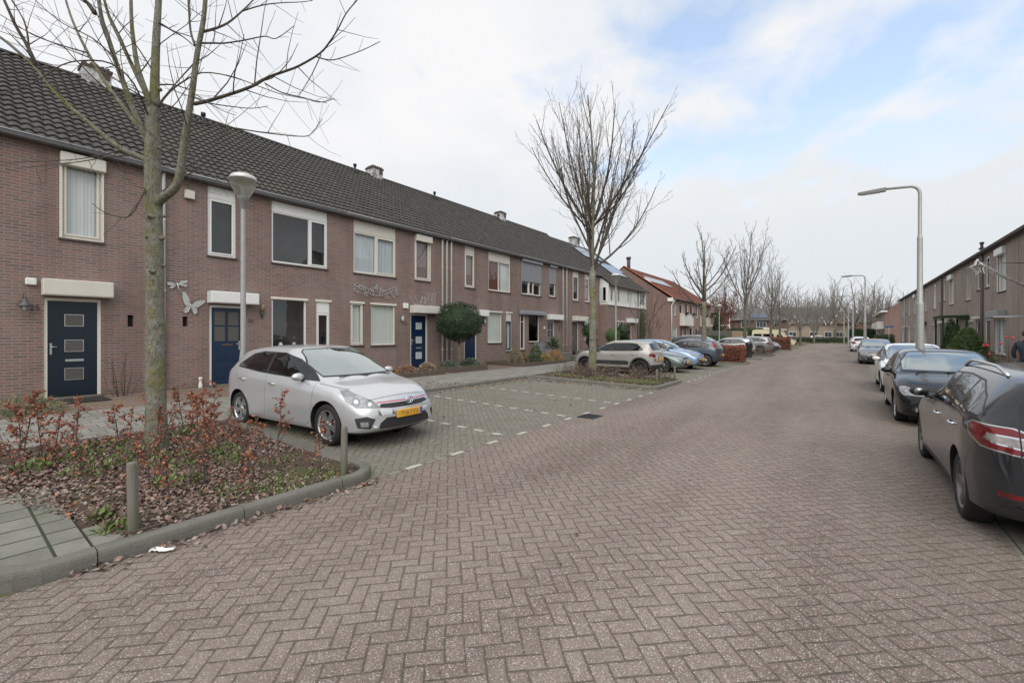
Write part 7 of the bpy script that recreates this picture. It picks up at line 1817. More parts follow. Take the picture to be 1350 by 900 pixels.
def arm_lamp(x, y, label, H=6.05, arm=1.35):
    z = gz(x); o = empty('street_lamp', (x, y, z)); tag(o, label, 'street lamp', 'tall curved-arm street lamps')
    s = MB(); s.lathe([(.095, -.05), (.095, 1.1), (.09, 2.62), (.088, 2.68), (.066, 2.74), (.062, 4.48), (.060, 4.52), (.046, 4.58), (.042, H-.3)], 18)
    pts = [(0, 0, H-.32)] + [(-.22+.22*math.cos(R(a)), 0, H-.30+.24*math.sin(R(a))) for a in range(0, 91, 15)] + [(-arm+.55, 0, H-.03)]
    s.tube(pts, [.042]*(len(pts)-1)+[.034], 12); s.build('pole', M['galv'], o)
    s = MB(); pr = [(-arm+.62, -.07), (-arm-.0, -.06), (-arm-.03, -.02), (-arm+.0, .0), (-arm+.62, .035)]
    s.prism([(a, H-.03+b) for a, b in pr], 'y', -.075, .075); s.build('lamp_head', M['pipe_grey'], o, fix=True)
    s = MB(); s.box(-arm+.05, -arm+.5, -.06, .06, H-.115, H-.088, 0, .01); s.build('lamp_lens', M['frost'], o)
for x, y, lb in ((1.75, 16.75, 'tall curved-arm street lamp nearest on the right, between the black and the white hatchback'), (1.32, 40.2, 'second curved-arm street lamp, behind the mid grey hatchback'), (.98, 61.5, 'third curved-arm street lamp, next to the far white car seen from behind'), (.78, 84, 'fourth curved-arm street lamp, by the crossroad'), (.3, 104, 'farthest curved-arm street lamp, beyond the crossroad')):
    arm_lamp(x, y, lb)

# ---------------------------------------------------------------- wall ornaments
def orn(name, label, loc, builder, mat='steel_dull'):
    s = MB(); builder(s); o = s.build(name, M[mat]); o.location = loc; tag(o, label, 'wall ornament'); return o
M['steel_dull'] = simple('dull_silver_metal', (.50, .50, .49), .5, .3, var=.2, vscale=20)
def wire(s, pts, r=.008): s.tube([(0, a, b) for a, b in pts], r, 5)
def outline_wing(s, pts, inner=3):
    c = (sum(p[0] for p in pts)/len(pts), sum(p[1] for p in pts)/len(pts)); s.prism([(a, b) for a, b in pts], 'x', -.004, .004)
    wire(s, pts+[pts[0]], .009)
    for k in range(0, len(pts), 2): wire(s, [pts[0], pts[k]], .006)
def butterfly(s):
    outline_wing(s, [(0, 0), (-.04, .18), (-.14, .36), (-.19, .38), (-.20, .22), (-.16, .05), (-.10, -.02)]); outline_wing(s, [(0, 0), (.12, .12), (.30, .17), (.36, .15), (.28, .05), (.16, -.04)])
    outline_wing(s, [(0, 0), (-.10, -.04), (-.18, -.16), (-.14, -.22), (-.06, -.18)]); outline_wing(s, [(0, 0), (.13, -.06), (.15, -.18), (.08, -.26), (.02, -.14)])
    s.tube([(.01, -.02, .05), (.01, .0, -.02), (.01, .02, -.16)], .018, 6)
def dragonfly(s):
    outline_wing(s, [(0, 0), (-.16, .05), (-.24, .03), (-.22, -.03), (-.1, -.04)]); outline_wing(s, [(0, 0), (-.14, -.06), (-.20, -.12), (-.12, -.12)])
    outline_wing(s, [(0, 0), (.10, .10), (.22, .14), (.24, .09), (.12, .03)]); outline_wing(s, [(0, 0), (.14, .0), (.24, .03), (.2, -.05)])
    s.tube([(.01, -.01, .05), (.01, .03, -.12), (.01, .12, -.3)], [.02, .014, .006], 6)
orn('butterfly_ornament', 'silver metal butterfly fixed on the brick wall above the vent slot', (WX+.03, 4.52, 2.55), butterfly); orn('dragonfly_ornament', 'silver metal dragonfly fixed on the brick wall above the butterfly', (WX+.03, 4.2, 3.12), dragonfly)
def curls(s):
    def spiral(cx, cz, r, a0, tn, sg=1): wire(s, [(cx+r*(1-i/30*.75)*math.cos(a0+sg*tn*i/30*2*PI), cz+r*(1-i/30*.75)*math.sin(a0+sg*tn*i/30*2*PI)) for i in range(31)], .010)
    wire(s, [(-.95, .18), (-.6, -.02), (-.2, -.16), (.2, -.16), (.6, -.02), (.95, .18)], .011); wire(s, [(-.8, .22), (-.4, .05), (0, .0), (.4, .05), (.8, .22)], .010)
    for q in (-1, 1):
        for (cx, cz, r) in ((.88, .16, .13), (.66, .10, .12), (.78, -.08, .10), (.45, .02, .13), (.22, -.08, .11), (.50, -.16, .09), (.24, .08, .09), (.95, -.02, .08)): spiral(q*cx, cz, r, 1.2*cx*5, 1.4, q)
    for (x0, z0) in ((-.1, .2), (.1, .2), (0, .3)): wire(s, [(0, 0), (x0*.6, z0*.6), (x0, z0)], .009)
    spiral(0, .14, .08, 0, 1.2)
orn('wire_ornament', 'curly pale wire ornament on the brick wall above the lower windows', (WX+.03, 10.74, 3.42), curls, 'steel_dull')
def branchw(s):
    rg = random.Random(4)
    for k in range(11):
        x = -.6+k*.12; a = [(x, -.25)]; d = rg.uniform(-.5, .5)
        for i in range(7): d += rg.uniform(-.35, .35); a.append((a[-1][0]+.05*math.sin(d), a[-1][1]+.045+(.03 if k > 6 else 0)))
        wire(s, a, .008); s.ball((0, a[-1][0], a[-1][1]), .02, 4)
    wire(s, [(-.65, -.25), (0, -.3), (.7, -.25)], .01)
orn('wire_ornament', 'twiggy wire ornament standing on the door canopy of the house with number 21', (WX+.2, 13.15, 3.27), branchw, 'steel_dull')
# faint reindeer-like curl replaced by nothing: wall stays plain

# ---------------------------------------------------------------- front gardens on the left
def planter(name, label, x0, x1, y0, y1, h=.17):
    o = empty(name, ((x0+x1)/2, (y0+y1)/2, gz(x1)+.08)); tag(o, label, 'planter'); w, d = (x1-x0)/2, (y1-y0)/2
    s = MB(); t = .06; 
    for (a, b, c, e) in ((-w, w, -d, -d+t), (-w, w, d-t, d), (w-t, w, -d+t, d-t), (-w, -w+t, -d+t, d-t)): s.box(a, b, c, e, 0, h, 0, .008)
    s.build('timber_frame', M['timber'], o); s = MB(); s.box(-w+t, w-t, -d+t, d-t, 0, h-.03); s.build('earth', M['soil'], o); return o
planter('planter', 'timber-edged planter below the lower windows of the house with number 21', -14.7, -12.5, 8.8, 12.3); planter('planter', 'low timber-edged planter with grey-green lavender under the ball tree', -13.9, -12.6, 12.75, 15.0, .22); planter('planter', 'timber-edged planter with red and yellow plants before the grey shuttered house', -14.5, -12.15, 17.1, 21.2)
def clump(name, label, x, y, R0, H, seed, mats, n=500, leaf=(.05, .1), z=None, cat='plant', W=.5, shape='dome', group=None, stems=True):
    rg = random.Random(seed); o = empty(name, (x, y, (gz(x)+.2) if z is None else z)); tag(o, label, cat, group); lf = MB()
    for _ in range(n):
        a = rg.uniform(0, 6.28); u = rg.random()
        if shape == 'dome': th = math.acos(1-u); r = R0*rg.uniform(.7, 1.05); p = Vector((r*math.sin(th)*math.cos(a), r*math.sin(th)*math.sin(a), H*rg.uniform(.75, 1.05)*math.cos(th)))
        elif shape == 'cone': t = 1-math.sqrt(1-u*.995); rr = R0*(1-t)**.8*rg.uniform(.75, 1.06)*(1+.10*math.sin(t*38)); p = Vector((rr*math.cos(a), rr*math.sin(a), H*t+.02))
        else: v = rvec(rg)*rg.uniform(.82, 1.04); p = Vector((v.x*R0, v.y*R0, v.z*H))
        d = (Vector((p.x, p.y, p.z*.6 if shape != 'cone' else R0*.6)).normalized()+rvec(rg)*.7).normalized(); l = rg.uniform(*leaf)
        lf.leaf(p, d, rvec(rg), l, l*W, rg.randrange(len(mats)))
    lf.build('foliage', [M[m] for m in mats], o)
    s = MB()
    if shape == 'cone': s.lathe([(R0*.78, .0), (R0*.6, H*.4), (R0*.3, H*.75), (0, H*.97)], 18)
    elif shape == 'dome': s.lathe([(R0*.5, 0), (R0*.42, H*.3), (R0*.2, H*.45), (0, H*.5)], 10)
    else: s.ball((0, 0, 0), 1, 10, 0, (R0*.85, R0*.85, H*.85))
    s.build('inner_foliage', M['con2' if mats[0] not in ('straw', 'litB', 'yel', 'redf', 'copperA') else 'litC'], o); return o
# ball tree
o = empty('clipped_ball_tree', (-13.35, 13.95, gz(-13.35)+.1)); tag(o, 'evergreen tree clipped into a dark green ball in front of the white downpipes', 'tree')
s = MB(); s.tube([(0, 0, 0), (.02, .01, .6), (-.01, .02, 1.3)], [.06, .05, .045], 9); s.build('trunk', M['bark'], o)
rg = random.Random(77); lf = MB()
for _ in range(7500):
    v = rvec(rg); v = Vector((v.x*1.0, v.y*1.0, v.z*.86 if v.z > 0 else v.z*.80)) * (1+.05*math.sin(v.x*7+1)*math.cos(v.y*6)+.04*math.sin(v.z*11)) * rg.uniform(.86, 1.03)
    if rg.random() < .05: v *= rg.uniform(1.0, 1.07)
    p = v+Vector((0, 0, 2.06)); lf.leaf(p, (v.normalized()+rvec(rg)*1.1).normalized(), rvec(rg), rg.uniform(.05, .085), rg.uniform(.03, .045), rg.choice((0, 0, 1)))
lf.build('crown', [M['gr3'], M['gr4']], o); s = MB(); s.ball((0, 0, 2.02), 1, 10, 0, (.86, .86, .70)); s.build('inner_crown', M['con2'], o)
for i, (x, y, R0, H, mt, lb) in enumerate([(-13.0, 10.0, .32, .25, ('straw', 'copperB', 'straw'), 'dried orange-brown hydrangea heads in the first planter, left end'), (-13.0, 10.8, .35, .28, ('straw', 'copperB', 'litB'), 'dried pale brown hydrangea heads in the middle of the first planter'), (-12.9, 11.7, .35, .32, ('straw', 'litB', 'straw'), 'straw-coloured dry grass clump at the right end of the first planter'),
    (-13.2, 13.2, .45, .32, ('sage', 'sage', 'gr4'), 'grey-green lavender clump left of the ball tree trunk'), (-13.1, 14.4, .5, .36, ('sage', 'sage', 'gr4'), 'grey-green lavender clump right of the ball tree trunk'),
    (-13.0, 17.6, .4, .75, ('litB', 'gr1', 'straw'), 'tall half-withered rose bush at the left end of the farther planter'), (-13.2, 18.5, .35, .35, ('copperA', 'straw', 'gr1'), 'reddish brown heather clump in the farther planter'), (-12.8, 19.0, .42, .42, ('gr4', 'sage', 'gr3'), 'green dome-shaped shrub in the farther planter'),
    (-12.7, 19.9, .38, .35, ('yel', 'gr2', 'straw'), 'yellow-green low plant in the farther planter'), (-12.7, 20.7, .5, .55, ('redf', 'yel', 'copperB', 'gr2'), 'red and yellow leaved shrub beside the bench')]):
    clump('garden_plant', lb, x, y, R0, H, 500+i, mt, 900, (.04, .09))
clump('small_conifer', 'small green conifer before the grey bench', -13.3, 19.9, .33, .85, 520, ('con1', 'con3', 'con2'), 700, (.05, .1), shape='dome')
clump('grass_tuft', 'pale green ornamental grass tuft at the far left wall', -12.9, 1.15, .55, .28, 521, ('gr2', 'sage', 'straw'), 700, (.10, .2), z=gz(-13)+.09, W=.1)
brush('bare_bush', 'thin bare bush against the wall between the door and the trunk', -14.35, 2.95, gz(-14.3)+.09, .42, 1.15, 522, ('twigleaf', 'litC'), 20, (.02, .03), 16)
# bench
o = empty('garden_bench', (-14.2, 22.2, gz(-14.2)+.09)); tag(o, 'grey wooden garden bench against the wall below the dark window', 'bench')
s = MB()
for k in range(5): s.box(-.22+k*.1, -.14+k*.1, -.75, .75, .42, .45, 0, .006)
s.build('seat', M['grey_alu'], o); s = MB()
for k in range(5): s.box(-.27, -.24, -.75, .75, .52+k*.10, .60+k*.10, 0, .006)
s.build('backrest', M['grey_alu'], o)
for sg in (-1, 1):
    s = MB(); s.box(-.26, .28, sg*.74-.03, sg*.74+.03, .62, .66, 0, .006); s.build('armrest', M['grey_alu'], o)
    for xx in (-.24, .24): s = MB(); s.box(xx-.03, xx+.03, sg*.74-.03, sg*.74+.03, 0, .62, 0, .005); s.build('leg', M['grey_alu'], o)
# yucca
o = empty('yucca', (-13.3, 21.6, gz(-13.3)+.1)); tag(o, 'spiky yucca palm in front of the grey door', 'plant'); s = MB(); s.tube([(0, 0, 0), (.02, 0, .75)], [.07, .06], 8); s.build('trunk', M['bark_dark'], o); lf = MB()
for _ in range(130):
    a = rg.uniform(0, 6.28); el = rg.uniform(-.35, 1.45); d = Vector((math.cos(a)*math.cos(el), math.sin(a)*math.cos(el), math.sin(el))); lf.leaf(Vector((0, 0, .8+rg.uniform(-.12, .15))), d, Vector((0, 0, 1)), rg.uniform(.5, .75), .045, rg.randrange(3), .6)
lf.build('leaves', [M['gr4'], M['sage'], M['con1']], o)
# stone blocks and steps
for i, (x, y, a, b, h, lb) in enumerate([(-12.7, 21.9, .5, .7, .42, 'square grey concrete planter block left of the steps'), (-12.6, 23.1, .5, .8, .22, 'low concrete step block beside the downpipe'), (-12.75, 24.2, .6, .7, .5, 'grey concrete block to the right of the steps'), (-12.6, 25.1, .6, .8, .62, 'tallest grey concrete block next to the wooden handrail')]):
    s = MB(); s.box(-a/2, a/2, -b/2, b/2, 0, h, 0, .02); s.box(-a/2-.02, a/2+.02, -b/2-.02, b/2+.02, h, h+.05, 0, .012); o = s.build('concrete_block', M['kerb']); o.location = (x, y, gz(x)+.09); tag(o, lb, 'block', 'concrete blocks by the grey door')
o = empty('wooden_handrail', (-13.2, 25.9, gz(-13)+.09)); tag(o, 'sloping slatted wooden handrail beside the concrete blocks', 'railing')
for k in range(4): s = MB(); s.tube([(0, -.1, 1.15-k*.24), (0, 2.6, .45-k*.1)], .035, 6); s.build('rail', M['timber'], o)
for k in range(3): s = MB(); s.box(-.04, .04, k*1.1-.04, k*1.1+.04, 0, 1.2-k*.29, 0, .005); s.build('post', M['timber'], o)
for i, (x, y, r, z, mt, lb) in enumerate([(-12.6, 24.9, .48, 1.75, ('gr3', 'con1', 'con2'), 'cloud-pruned dark shrub, its balls stacked beside the handrail'), (-12.3, 27.6, .50, 1.45, ('gr2', 'con3', 'con1'), 'yellow-green shrub in front of the jutting side wall'), (-12.1, 28.9, .50, 1.75, ('con1', 'con2', 'gr3'), 'round dark green clipped shrub behind the globe lamp')]):
    o = empty('topiary', (x, y, gz(x)+.09)); tag(o, lb, 'shrub'); s = MB(); s.tube([(0, 0, 0), (.02, 0, z)], .05, 6); s.build('trunk', M['bark_dark'], o)
    for j, (dy, dz, q) in enumerate(((0, 0, 1), (.25, -.62, .72)) if i != 1 else ((0, 0, 1),)):
        lf = MB()
        for _ in range(900): v = rvec(rg)*rg.uniform(.8, 1.05)*r*q; lf.leaf(v+Vector((0, dy, z+dz)), rvec(rg), rvec(rg), .09, .05, rg.randrange(3))
        lf.ball((0, dy, z+dz), r*q*.85, 7, 2); lf.build('leaf_ball', [M[m] for m in mt], o)
o = clump('climbing_plant', 'yellowish climbing plant up the brick front of the white-clad end house', -13.95, 37.75, .55, 2.0, 530, ('gr2', 'straw', 'con1', 'sage'), 900, (.08, .16), z=2.0, shape='ball'); o.scale = (.35, 1, 1)
clump('dark_conifer', 'tall dark columnar conifer in front of the pink brick houses', -13.5, 64.6, .9, 5.0, 531, ('con2', 'con1', 'con2'), 1500, (.15, .3), z=.1, shape='cone')

# ---------------------------------------------------------------- right side gardens
clump('conifer', 'dense green cone-shaped conifer in the right front gardens', 4.65, 28.9, 1.05, 2.1, 540, ('con1', 'con3', 'con3', 'con1'), 6500, (.06, .13), z=gz(4)+.09, shape='cone', cat='shrub'); 
clump('conifer', 'narrow dark conifer, the farther one behind the cone-shaped shrub', 4.9, 34.6, .50, 2.75, 541, ('con2', 'con1', 'con2'), 2200, (.07, .14), z=gz(4)+.09, shape='cone', cat='shrub'); clump('conifer', 'dark conifer just left of the cone-shaped shrub', 4.75, 32.3, .55, 2.35, 542, ('con2', 'con1', 'con2'), 2200, (.07, .14), z=gz(4)+.09, shape='cone', cat='shrub')
for i, (x, y) in enumerate([(4.6, 36.5), (4.6, 38), (4.6, 40), (4.7, 43), (4.7, 47), (4.7, 52), (4.6, 57)]):
    brush('garden_bush', ['brown bush left of the dark conifers', 'brown bush under the dark green garden arch', 'withered bush past the garden arch', 'withered bush before the second brown downpipe', 'low bush halfway along the right row', 'small bush far along the right row', 'farthest bush of the right gardens'][i], x, y, gz(x)+.08, .75, 1.0+.15*(i % 2), 600+i, ('litA', 'litC', 'con2', 'twigleaf'), 500, (.06, .12), 30, group='bushes in the right front gardens')
# garden arch
o = empty('garden_arch', (5.4, 38.3, gz(5)+.09)); tag(o, 'dark green slatted garden arch against the right row', 'arch')
for (xx, yy) in ((-.5, -1.3), (.5, -1.3), (-.5, 1.3), (.5, 1.3)): s = MB(); s.box(xx-.05, xx+.05, yy-.05, yy+.05, 0, 2.75); s.build('post', M['con2p'] if 'con2p' in M else M['con2'], o)
s = MB()
for k in range(12): s.box(-.62, .62, -1.35+k*.24, -1.30+k*.24, 2.75, 2.85)
s.box(-.6, -.5, -1.5, 1.5, 2.66, 2.76); s.box(.5, .6, -1.5, 1.5, 2.66, 2.76)
for k in range(9): s.box(-.48, -.44, -1.3, -.4, .6+k*.24, .72+k*.24)
s.build('slats', M['con2'], o)
# decorated bush
o = brush('decorated_bush', 'bare bush hung with red Christmas baubles beside the person', 4.75, 23.4, gz(4.7)+.09, .75, 1.55, 700, ('twigleaf', 'litC', 'litA'), 500, (.04, .08), 90)
for (dx, dy, z) in ((-.5, .35, 1.30), (-.45, .1, 1.30), (-.4, .12, .98), (-.1, -.5, 1.62), (.0, -.75, 1.58), (-.2, -.35, 1.38)):
    s = MB(); s.ball((dx, dy, z), .042, 7); s.tube([(dx, dy, z+.07), (dx, dy, z+.11)], .012, 6); q = s.build('bauble', M['bauble'], o)
# comet decoration
o = empty('comet_ornament', (4.45, 25.9, 4.45)); tag(o, 'star-shaped Christmas ornament with a long garland tail, high in front of the right row', 'Christmas ornament')
s = MB(); ax = Vector((.8, .6, 0))
def starp(r0, r1, dy=0): 
    out = []
    for i in range(11):
        a = PI/2+i*PI/5+.15; r = r0 if i % 2 == 0 else r1; q = ax*(r*math.cos(a))+Vector((0, 0, r*math.sin(a)))+Vector((-.6, .8, 0))*dy; out.append(tuple(q))
    return out
s.tube(starp(.36, .17, -.04), .022, 6); s.tube(starp(.30, .13, .04), .016, 6); s.build('star', M['tinsel'], o)
s = MB(); e = Vector((2.05, 1.55, -.95)); pts = [Vector((0.05, 0, .2)).lerp(e, i/8)+Vector((0, 0, -.10*math.sin(PI*i/8))) for i in range(9)]; s.tube(pts, .045, 6)
for i in range(500):
    p = interp(pts, rg.random()); s.leaf(p+rvec(rg)*.03, rvec(rg), rvec(rg), .10, .02, 0)
s.build('garland_tail', M['tinsel'], o)
s = MB(); s.tube([(0, 0, .2), (1.55, 1.1, .2)], .02, 6); s.build('bracket', M['pipe_grey'], o)
o = empty('awning_rod', (4.4, 23.2, 2.35)); tag(o, 'thin grey horizontal rod sticking out beside the grey canopy', 'rod'); s = MB(); s.tube([(-.1, -.4, 0), (1.6, .6, .02)], .025, 8); s.build('rod', M['grey_alu'], o)
# street name sign
o = empty('street_sign', (4.3, 66, gz(4)+.09)); tag(o, 'blue street name sign on a grey post at the end of the right row', 'street sign'); s = MB(); s.tube([(0, 0, 0), (0, 0, 2.55)], .03, 8); s.build('post', M['galv'], o); s = MB(); s.box(-.42, .42, -.012, .012, 2.45, 2.62, 0, .004); p_ = s.build('sign_plate', M['signblue'], o); p_.rotation_euler = (0, 0, R(25))
M_ = None
# litter bin
o = empty('litter_bin', (-5.35, 35.4, gz(-5.3)+.1)); tag(o, 'black litter bin past the copper hedge', 'litter bin'); s = MB(); s.lathe([(.2, .0), (.22, .9), (.24, .95), (.22, 1.05), (.1, 1.12), (0, 1.13)], 14); s.build('body', M['black'], o)
# bits on the road
s = MB(); rgp = random.Random(5); vs = []; n = 9
for i in range(n):
    for j in range(4): vs.append((i*.022, j*.02+.012*math.sin(i*.9), .008+.014*abs(math.sin(i*1.7+j*2.1))))
s.add(vs, [(i*4+j, (i+1)*4+j, (i+1)*4+j+1, i*4+j+1) for i in range(n-1) for j in range(3)]); o = s.build('paper_scrap', M['white']); o.location = (-4.57, 1.10, gz(-4.5)+.004); o.rotation_euler = (0, 0, R(40)); tag(o, 'crumpled white paper scrap on the bricks below the kerb', 'litter')
s = MB(); s.tube([(0, 0, 0), (.05, .08, .015), (.07, .2, .02), (.05, .30, .01)], [.008, .011, .010, .006], 6); o = s.build('fallen_twig', M['twig']); o.location = (-4.82, .98, gz(-4.8)+.13); tag(o, 'short fallen twig lying on the kerb by the nearest post', 'twig')
s = MB(); s.lathe([(.05, 0), (.05, .12), (.035, .15), (.035, .22), (.05, .25), (.05, .30), (0, .31)], 12); o = s.build('garden_spotlight', M['cream']); o.location = (WX+.12, 4.72, gz(WX)+.09); tag(o, 'small white pipe outlet at the foot of the wall beside the blue panelled door', 'pipe cap')
s = MB(); s.box(-.45, .45, -.5, .5, 0, .02, 0, .005); o = s.build('door_mat', M['blackmat']); o.location = (-14.2, 2.14, gz(-14.2)+.085); tag(o, 'dark doormat in front of the navy door', 'doormat')

# ---------------------------------------------------------------- person at the right edge
def person(loc, rz, label):
    o = empty('person', loc, rz); tag(o, label, 'person')
    def skin(name, verts, edges, rads, mat, sub=2, root=0):
        me = bpy.data.meshes.new(name); me.from_pydata(verts, edges, []); me.materials.append(M[mat]); ob = meshobj(name, me, o)
        ob.modifiers.new('s', 'SKIN'); 
        for i, r in enumerate(rads): me.skin_vertices[0].data[i].radius = (r, r) if not hasattr(r, '__len__') else r
        me.skin_vertices[0].data[root].use_root = True
        md = ob.modifiers.new('u', 'SUBSURF'); md.levels = sub; md.render_levels = sub; ob.modifiers['s'].use_smooth_shade = True
        return ob
    # body: pelvis 0, spine, neck, head; arms; legs   (x forward, y left)
    V = [(0, 0, .95), (0, 0, 1.15), (0, 0, 1.38), (0, 0, 1.50), (.02, 0, 1.60), (.02, 0, 1.72),
         (0, .17, 1.42), (-.02, .23, 1.18), (.08, .24, .95), (0, -.17, 1.42), (-.02, -.23, 1.18), (.10, -.22, .98),
         (0, .10, .88), (.02, .11, .50), (0, .11, .08), (.14, .12, .04), (0, -.10, .88), (.0, -.11, .50), (-.03, -.11, .08), (.11, -.12, .04)]
    E_ = [(0, 1), (1, 2), (2, 3), (3, 4), (4, 5), (2, 6), (6, 7), (7, 8), (2, 9), (9, 10), (10, 11), (0, 12), (12, 13), (13, 14), (14, 15), (0, 16), (16, 17), (17, 18), (18, 19)]
    skin('body', V, E_, [(.15, .12), (.15, .12), (.16, .12), .055, .075, .085, .07, .05, .035, .07, .05, .035, .09, .065, .045, .035, .09, .065, .045, .035], 'skin')
    skin('jacket', [(0, 0, .86), (0, 0, 1.0), (0, 0, 1.18), (0, 0, 1.40), (0, 0, 1.50), (0, .19, 1.43), (-.02, .26, 1.18), (.07, .26, .98), (0, -.19, 1.43), (-.02, -.26, 1.18), (.09, -.25, 1.0), (-.07, 0, 1.54)], [(0, 1), (1, 2), (2, 3), (3, 4), (3, 5), (5, 6), (6, 7), (3, 8), (8, 9), (9, 10), (4, 11)], [(.20, .16), (.19, .15), (.19, .15), (.19, .14), .09, .085, .072, .058, .085, .072, .058, .09], 'jacket')
    skin('trousers', [(0, 0, .93), (0, .10, .86), (.02, .11, .50), (0, .11, .12), (0, -.10, .86), (0, -.11, .50), (-.03, -.11, .12)], [(0, 1), (1, 2), (2, 3), (0, 4), (4, 5), (5, 6)], [(.17, .13), .105, .08, .065, .105, .08, .065], 'trouser')
    s = MB(); s.ball((.0, 0, 1.745), .112, 8, 0, (1.05, .9, 1.0)); s.build('hair', M['hair'], o)
    f = MB(); f.ball((.125, 0, 1.655), .018, 5, 0); f.ball((.10, .035, 1.69), .012, 5, 1); f.ball((.10, -.035, 1.69), .012, 5, 1); f.ball((.108, 0, 1.615), .02, 5, 2, (.5, 1, .3)); f.build('face', [M['skin'], M['dark'], M['bark_red']], o)
    for sg in (-1, 1):
        q = Vector((.08 if sg > 0 else .10, sg*.245, .92 if sg > 0 else .94)); s = MB(); s.ball(tuple(q+Vector((0, 0, -.03))), .042, 6, 0, (.9, .45, 1.1))
        for k in range(4): s.tube([q+Vector((-.03+.02*k, 0, -.06)), q+Vector((-.03+.022*k, -sg*.005, -.105)), q+Vector((-.025+.022*k, -sg*.018, -.13-.008*(k in (1, 2))))], [.010, .009, .007], 6)
        s.tube([q+Vector((.025, 0, -.02)), q+Vector((.055, -sg*.01, -.055)), q+Vector((.06, -sg*.015, -.085))], [.011, .010, .008], 6); s.build('hand', M['skin'], o)
        s = MB(); s.ball((.06 if sg > 0 else .03, sg*.115, .05), .06, 6, 0, (2.2, .85, .8)); s.build('shoe', M['black'], o)
M['skin'] = simple('skin', (.55, .34, .26), .5, var=.05); M['jacket'] = simple('navy_jacket_cloth', (.012, .018, .032), .8, var=.3, vscale=12, bump=.4); M['trouser'] = simple('dark_trousers', (.03, .03, .035), .85); M['hair'] = simple('dark_hair', (.03, .022, .018), .7, bump=.5)
# ---------------------------------------------------------------- light and camera
person((4.42, 19.75, gz(4.4)+.09), R(60), 'person in a dark navy jacket standing in the right front garden')
sky_kill = None
wd = bpy.data.worlds.new('World'); scene.world = wd; wd.use_nodes = True; t = wd.node_tree; t.nodes.clear(); N = t.nodes.new; Lk = t.links.new
SUN_EL, SUN_AZ = R(50), R(152)    # azimuth clockwise from +Y
out = N('ShaderNodeOutputWorld'); bg = N('ShaderNodeBackground'); sky = N('ShaderNodeTexSky'); sky.sky_type = 'NISHITA'; sky.sun_disc = False; sky.sun_elevation = SUN_EL; sky.sun_rotation = SUN_AZ; sky.air_density = 1.0; sky.dust_density = 2.0; sky.ozone_density = 1.5
tc = N('ShaderNodeTexCoord'); sp = N('ShaderNodeSeparateXYZ'); Lk(tc.outputs['Generated'], sp.inputs[0])
def mth(op, a, b=0.0, c=None):
    n = N('ShaderNodeMath'); n.operation = op
    for i, v in enumerate((a, b) if c is None else (a, b, c)):
        if isinstance(v, (int, float)): n.inputs[i].default_value = v
        else: Lk(v, n.inputs[i])
    return n.outputs[0]
zz = mth('MAXIMUM', sp.outputs[2], 0.0); den = mth('ADD', zz, .22)
cb = N('ShaderNodeCombineXYZ'); Lk(mth('DIVIDE', sp.outputs[0], den), cb.inputs[0]); Lk(mth('DIVIDE', sp.outputs[1], den), cb.inputs[1])
mp = N('ShaderNodeMapping'); Lk(cb.outputs[0], mp.inputs[0]); mp.inputs['Location'].default_value = CLOUD_OFF = (3.1, 1.7, 0); mp.inputs['Scale'].default_value = (1.0, .8, 1)
n1 = N('ShaderNodeTexNoise'); Lk(mp.outputs[0], n1.inputs['Vector']); n1.inputs['Scale'].default_value = 2.9; n1.inputs['Detail'].default_value = 7; n1.inputs['Roughness'].default_value = .52; n1.inputs['Distortion'].default_value = .25
n2 = N('ShaderNodeTexNoise'); Lk(mp.outputs[0], n2.inputs['Vector']); n2.inputs['Scale'].default_value = .8; n2.inputs['Detail'].default_value = 3
dt = N('ShaderNodeVectorMath'); dt.operation = 'DOT_PRODUCT'; Lk(tc.outputs['Generated'], dt.inputs[0]); dt.inputs[1].default_value = (.15, .88, .45)
dr_ = N('ShaderNodeMapRange'); Lk(dt.outputs['Value'], dr_.inputs[0]); dr_.inputs[1].default_value = .70; dr_.inputs[2].default_value = 1.0; dr_.inputs[3].default_value = .10; dr_.inputs[4].default_value = -.075
f = mth('ADD', mth('ADD', mth('MULTIPLY', n1.outputs['Fac'], .7), mth('MULTIPLY', n2.outputs['Fac'], .3)), dr_.outputs[0])
rp = N('ShaderNodeValToRGB'); Lk(f, rp.inputs[0]); e = rp.color_ramp.elements; e[0].position = .40; e[0].color = (.30, .30, .30, 1); e[1].position = .535; e[1].color = (1, 1, 1, 1)
lowf = mth('SUBTRACT', 1, mth('MULTIPLY', zz, 2.5)); lowf = mth('MAXIMUM', lowf, 0.0)
cf = mth('MINIMUM', mth('ADD', rp.outputs[0], mth('MULTIPLY', lowf, 1.5)), 1.0)
n3 = N('ShaderNodeTexNoise'); Lk(mp.outputs[0], n3.inputs['Vector']); n3.inputs['Scale'].default_value = 2.3; n3.inputs['Detail'].default_value = 5
cr = N('ShaderNodeValToRGB'); Lk(n3.outputs['Fac'], cr.inputs[0]); e = cr.color_ramp.elements; K = 5.8
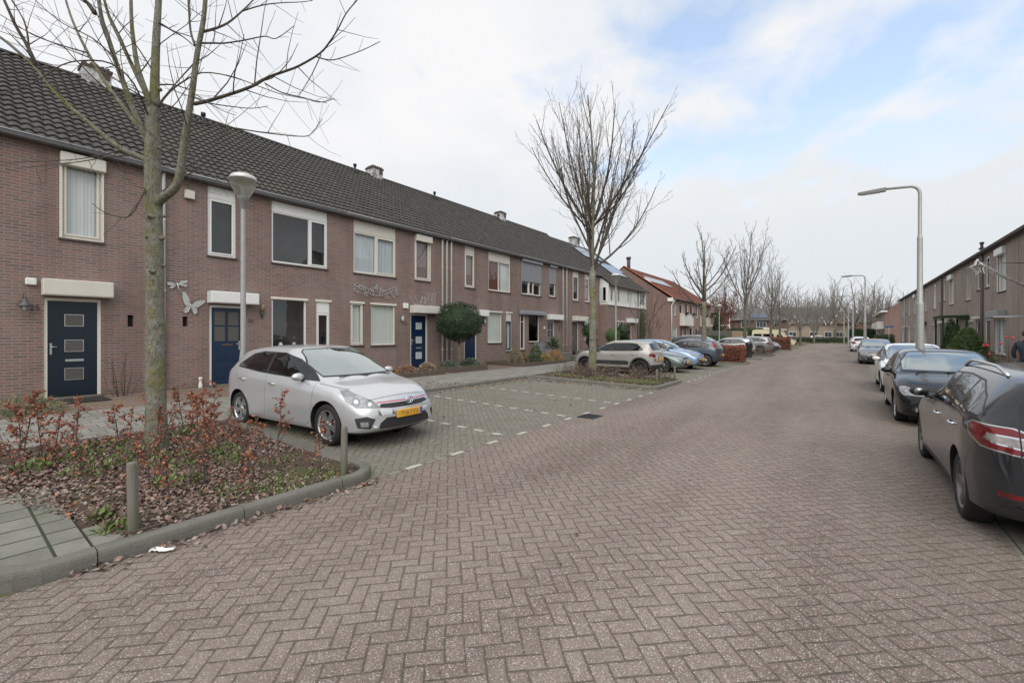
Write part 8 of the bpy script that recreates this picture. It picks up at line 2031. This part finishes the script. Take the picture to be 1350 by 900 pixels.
e[0].position = .33; e[0].color = (.88*K, .92*K, .97*K, 1); e[1].position = .62; e[1].color = (1.0*K, 1.0*K, 1.01*K, 1)
gl = N('ShaderNodeMix'); gl.data_type = 'RGBA'; Lk(mth('MINIMUM', mth('MULTIPLY', lowf, 1.5), 1.0), gl.inputs[0]); Lk(cr.outputs[0], gl.inputs[6]); gl.inputs[7].default_value = (.82*K, .865*K, .90*K, 1)
mx = N('ShaderNodeMix'); mx.data_type = 'RGBA'; Lk(cf, mx.inputs[0]); 
bl_ = N('ShaderNodeMix'); bl_.data_type = 'RGBA'; bl_.blend_type = 'MULTIPLY'; bl_.inputs[0].default_value = 1; Lk(sky.outputs[0], bl_.inputs[6]); bl_.inputs[7].default_value = (2.1, 2.15, 2.05, 1)
Lk(bl_.outputs[2], mx.inputs[6]); Lk(gl.outputs[2], mx.inputs[7]); Lk(mx.outputs[2], bg.inputs[0]); bg.inputs[1].default_value = .11; Lk(bg.outputs[0], out.inputs[0])
sl = bpy.data.lights.new('sun', 'SUN'); sl.energy = 1.7; sl.angle = R(70); sl.color = (1, .965, .91); so = bpy.data.objects.new('sun', sl); COL.objects.link(so)
sd = Vector((math.sin(SUN_AZ)*math.cos(SUN_EL), math.cos(SUN_AZ)*math.cos(SUN_EL), math.sin(SUN_EL))); so.rotation_euler = (-sd).to_track_quat('-Z', 'Y').to_euler()
cam = bpy.data.cameras.new('camera'); co = bpy.data.objects.new('camera', cam); COL.objects.link(co); co.location = (0, 0, 1.75); co.rotation_euler = (R(90), 0, R(36.87))
cam.sensor_width = 36; cam.lens = 36*580/1350; cam.shift_y = -10/1350; cam.clip_end = 1500; cam.clip_start = .05; scene.camera = co
scene.view_settings.view_transform = 'Standard'; scene.view_settings.look = 'None'; scene.view_settings.gamma = 1; scene.view_settings.exposure = .56; scene.view_settings.use_curve_mapping = False
scene.cycles.max_bounces = 6; scene.cycles.transparent_max_bounces = 16; scene.cycles.use_denoising = True; scene.cycles.caustics_reflective = False; scene.cycles.caustics_refractive = False
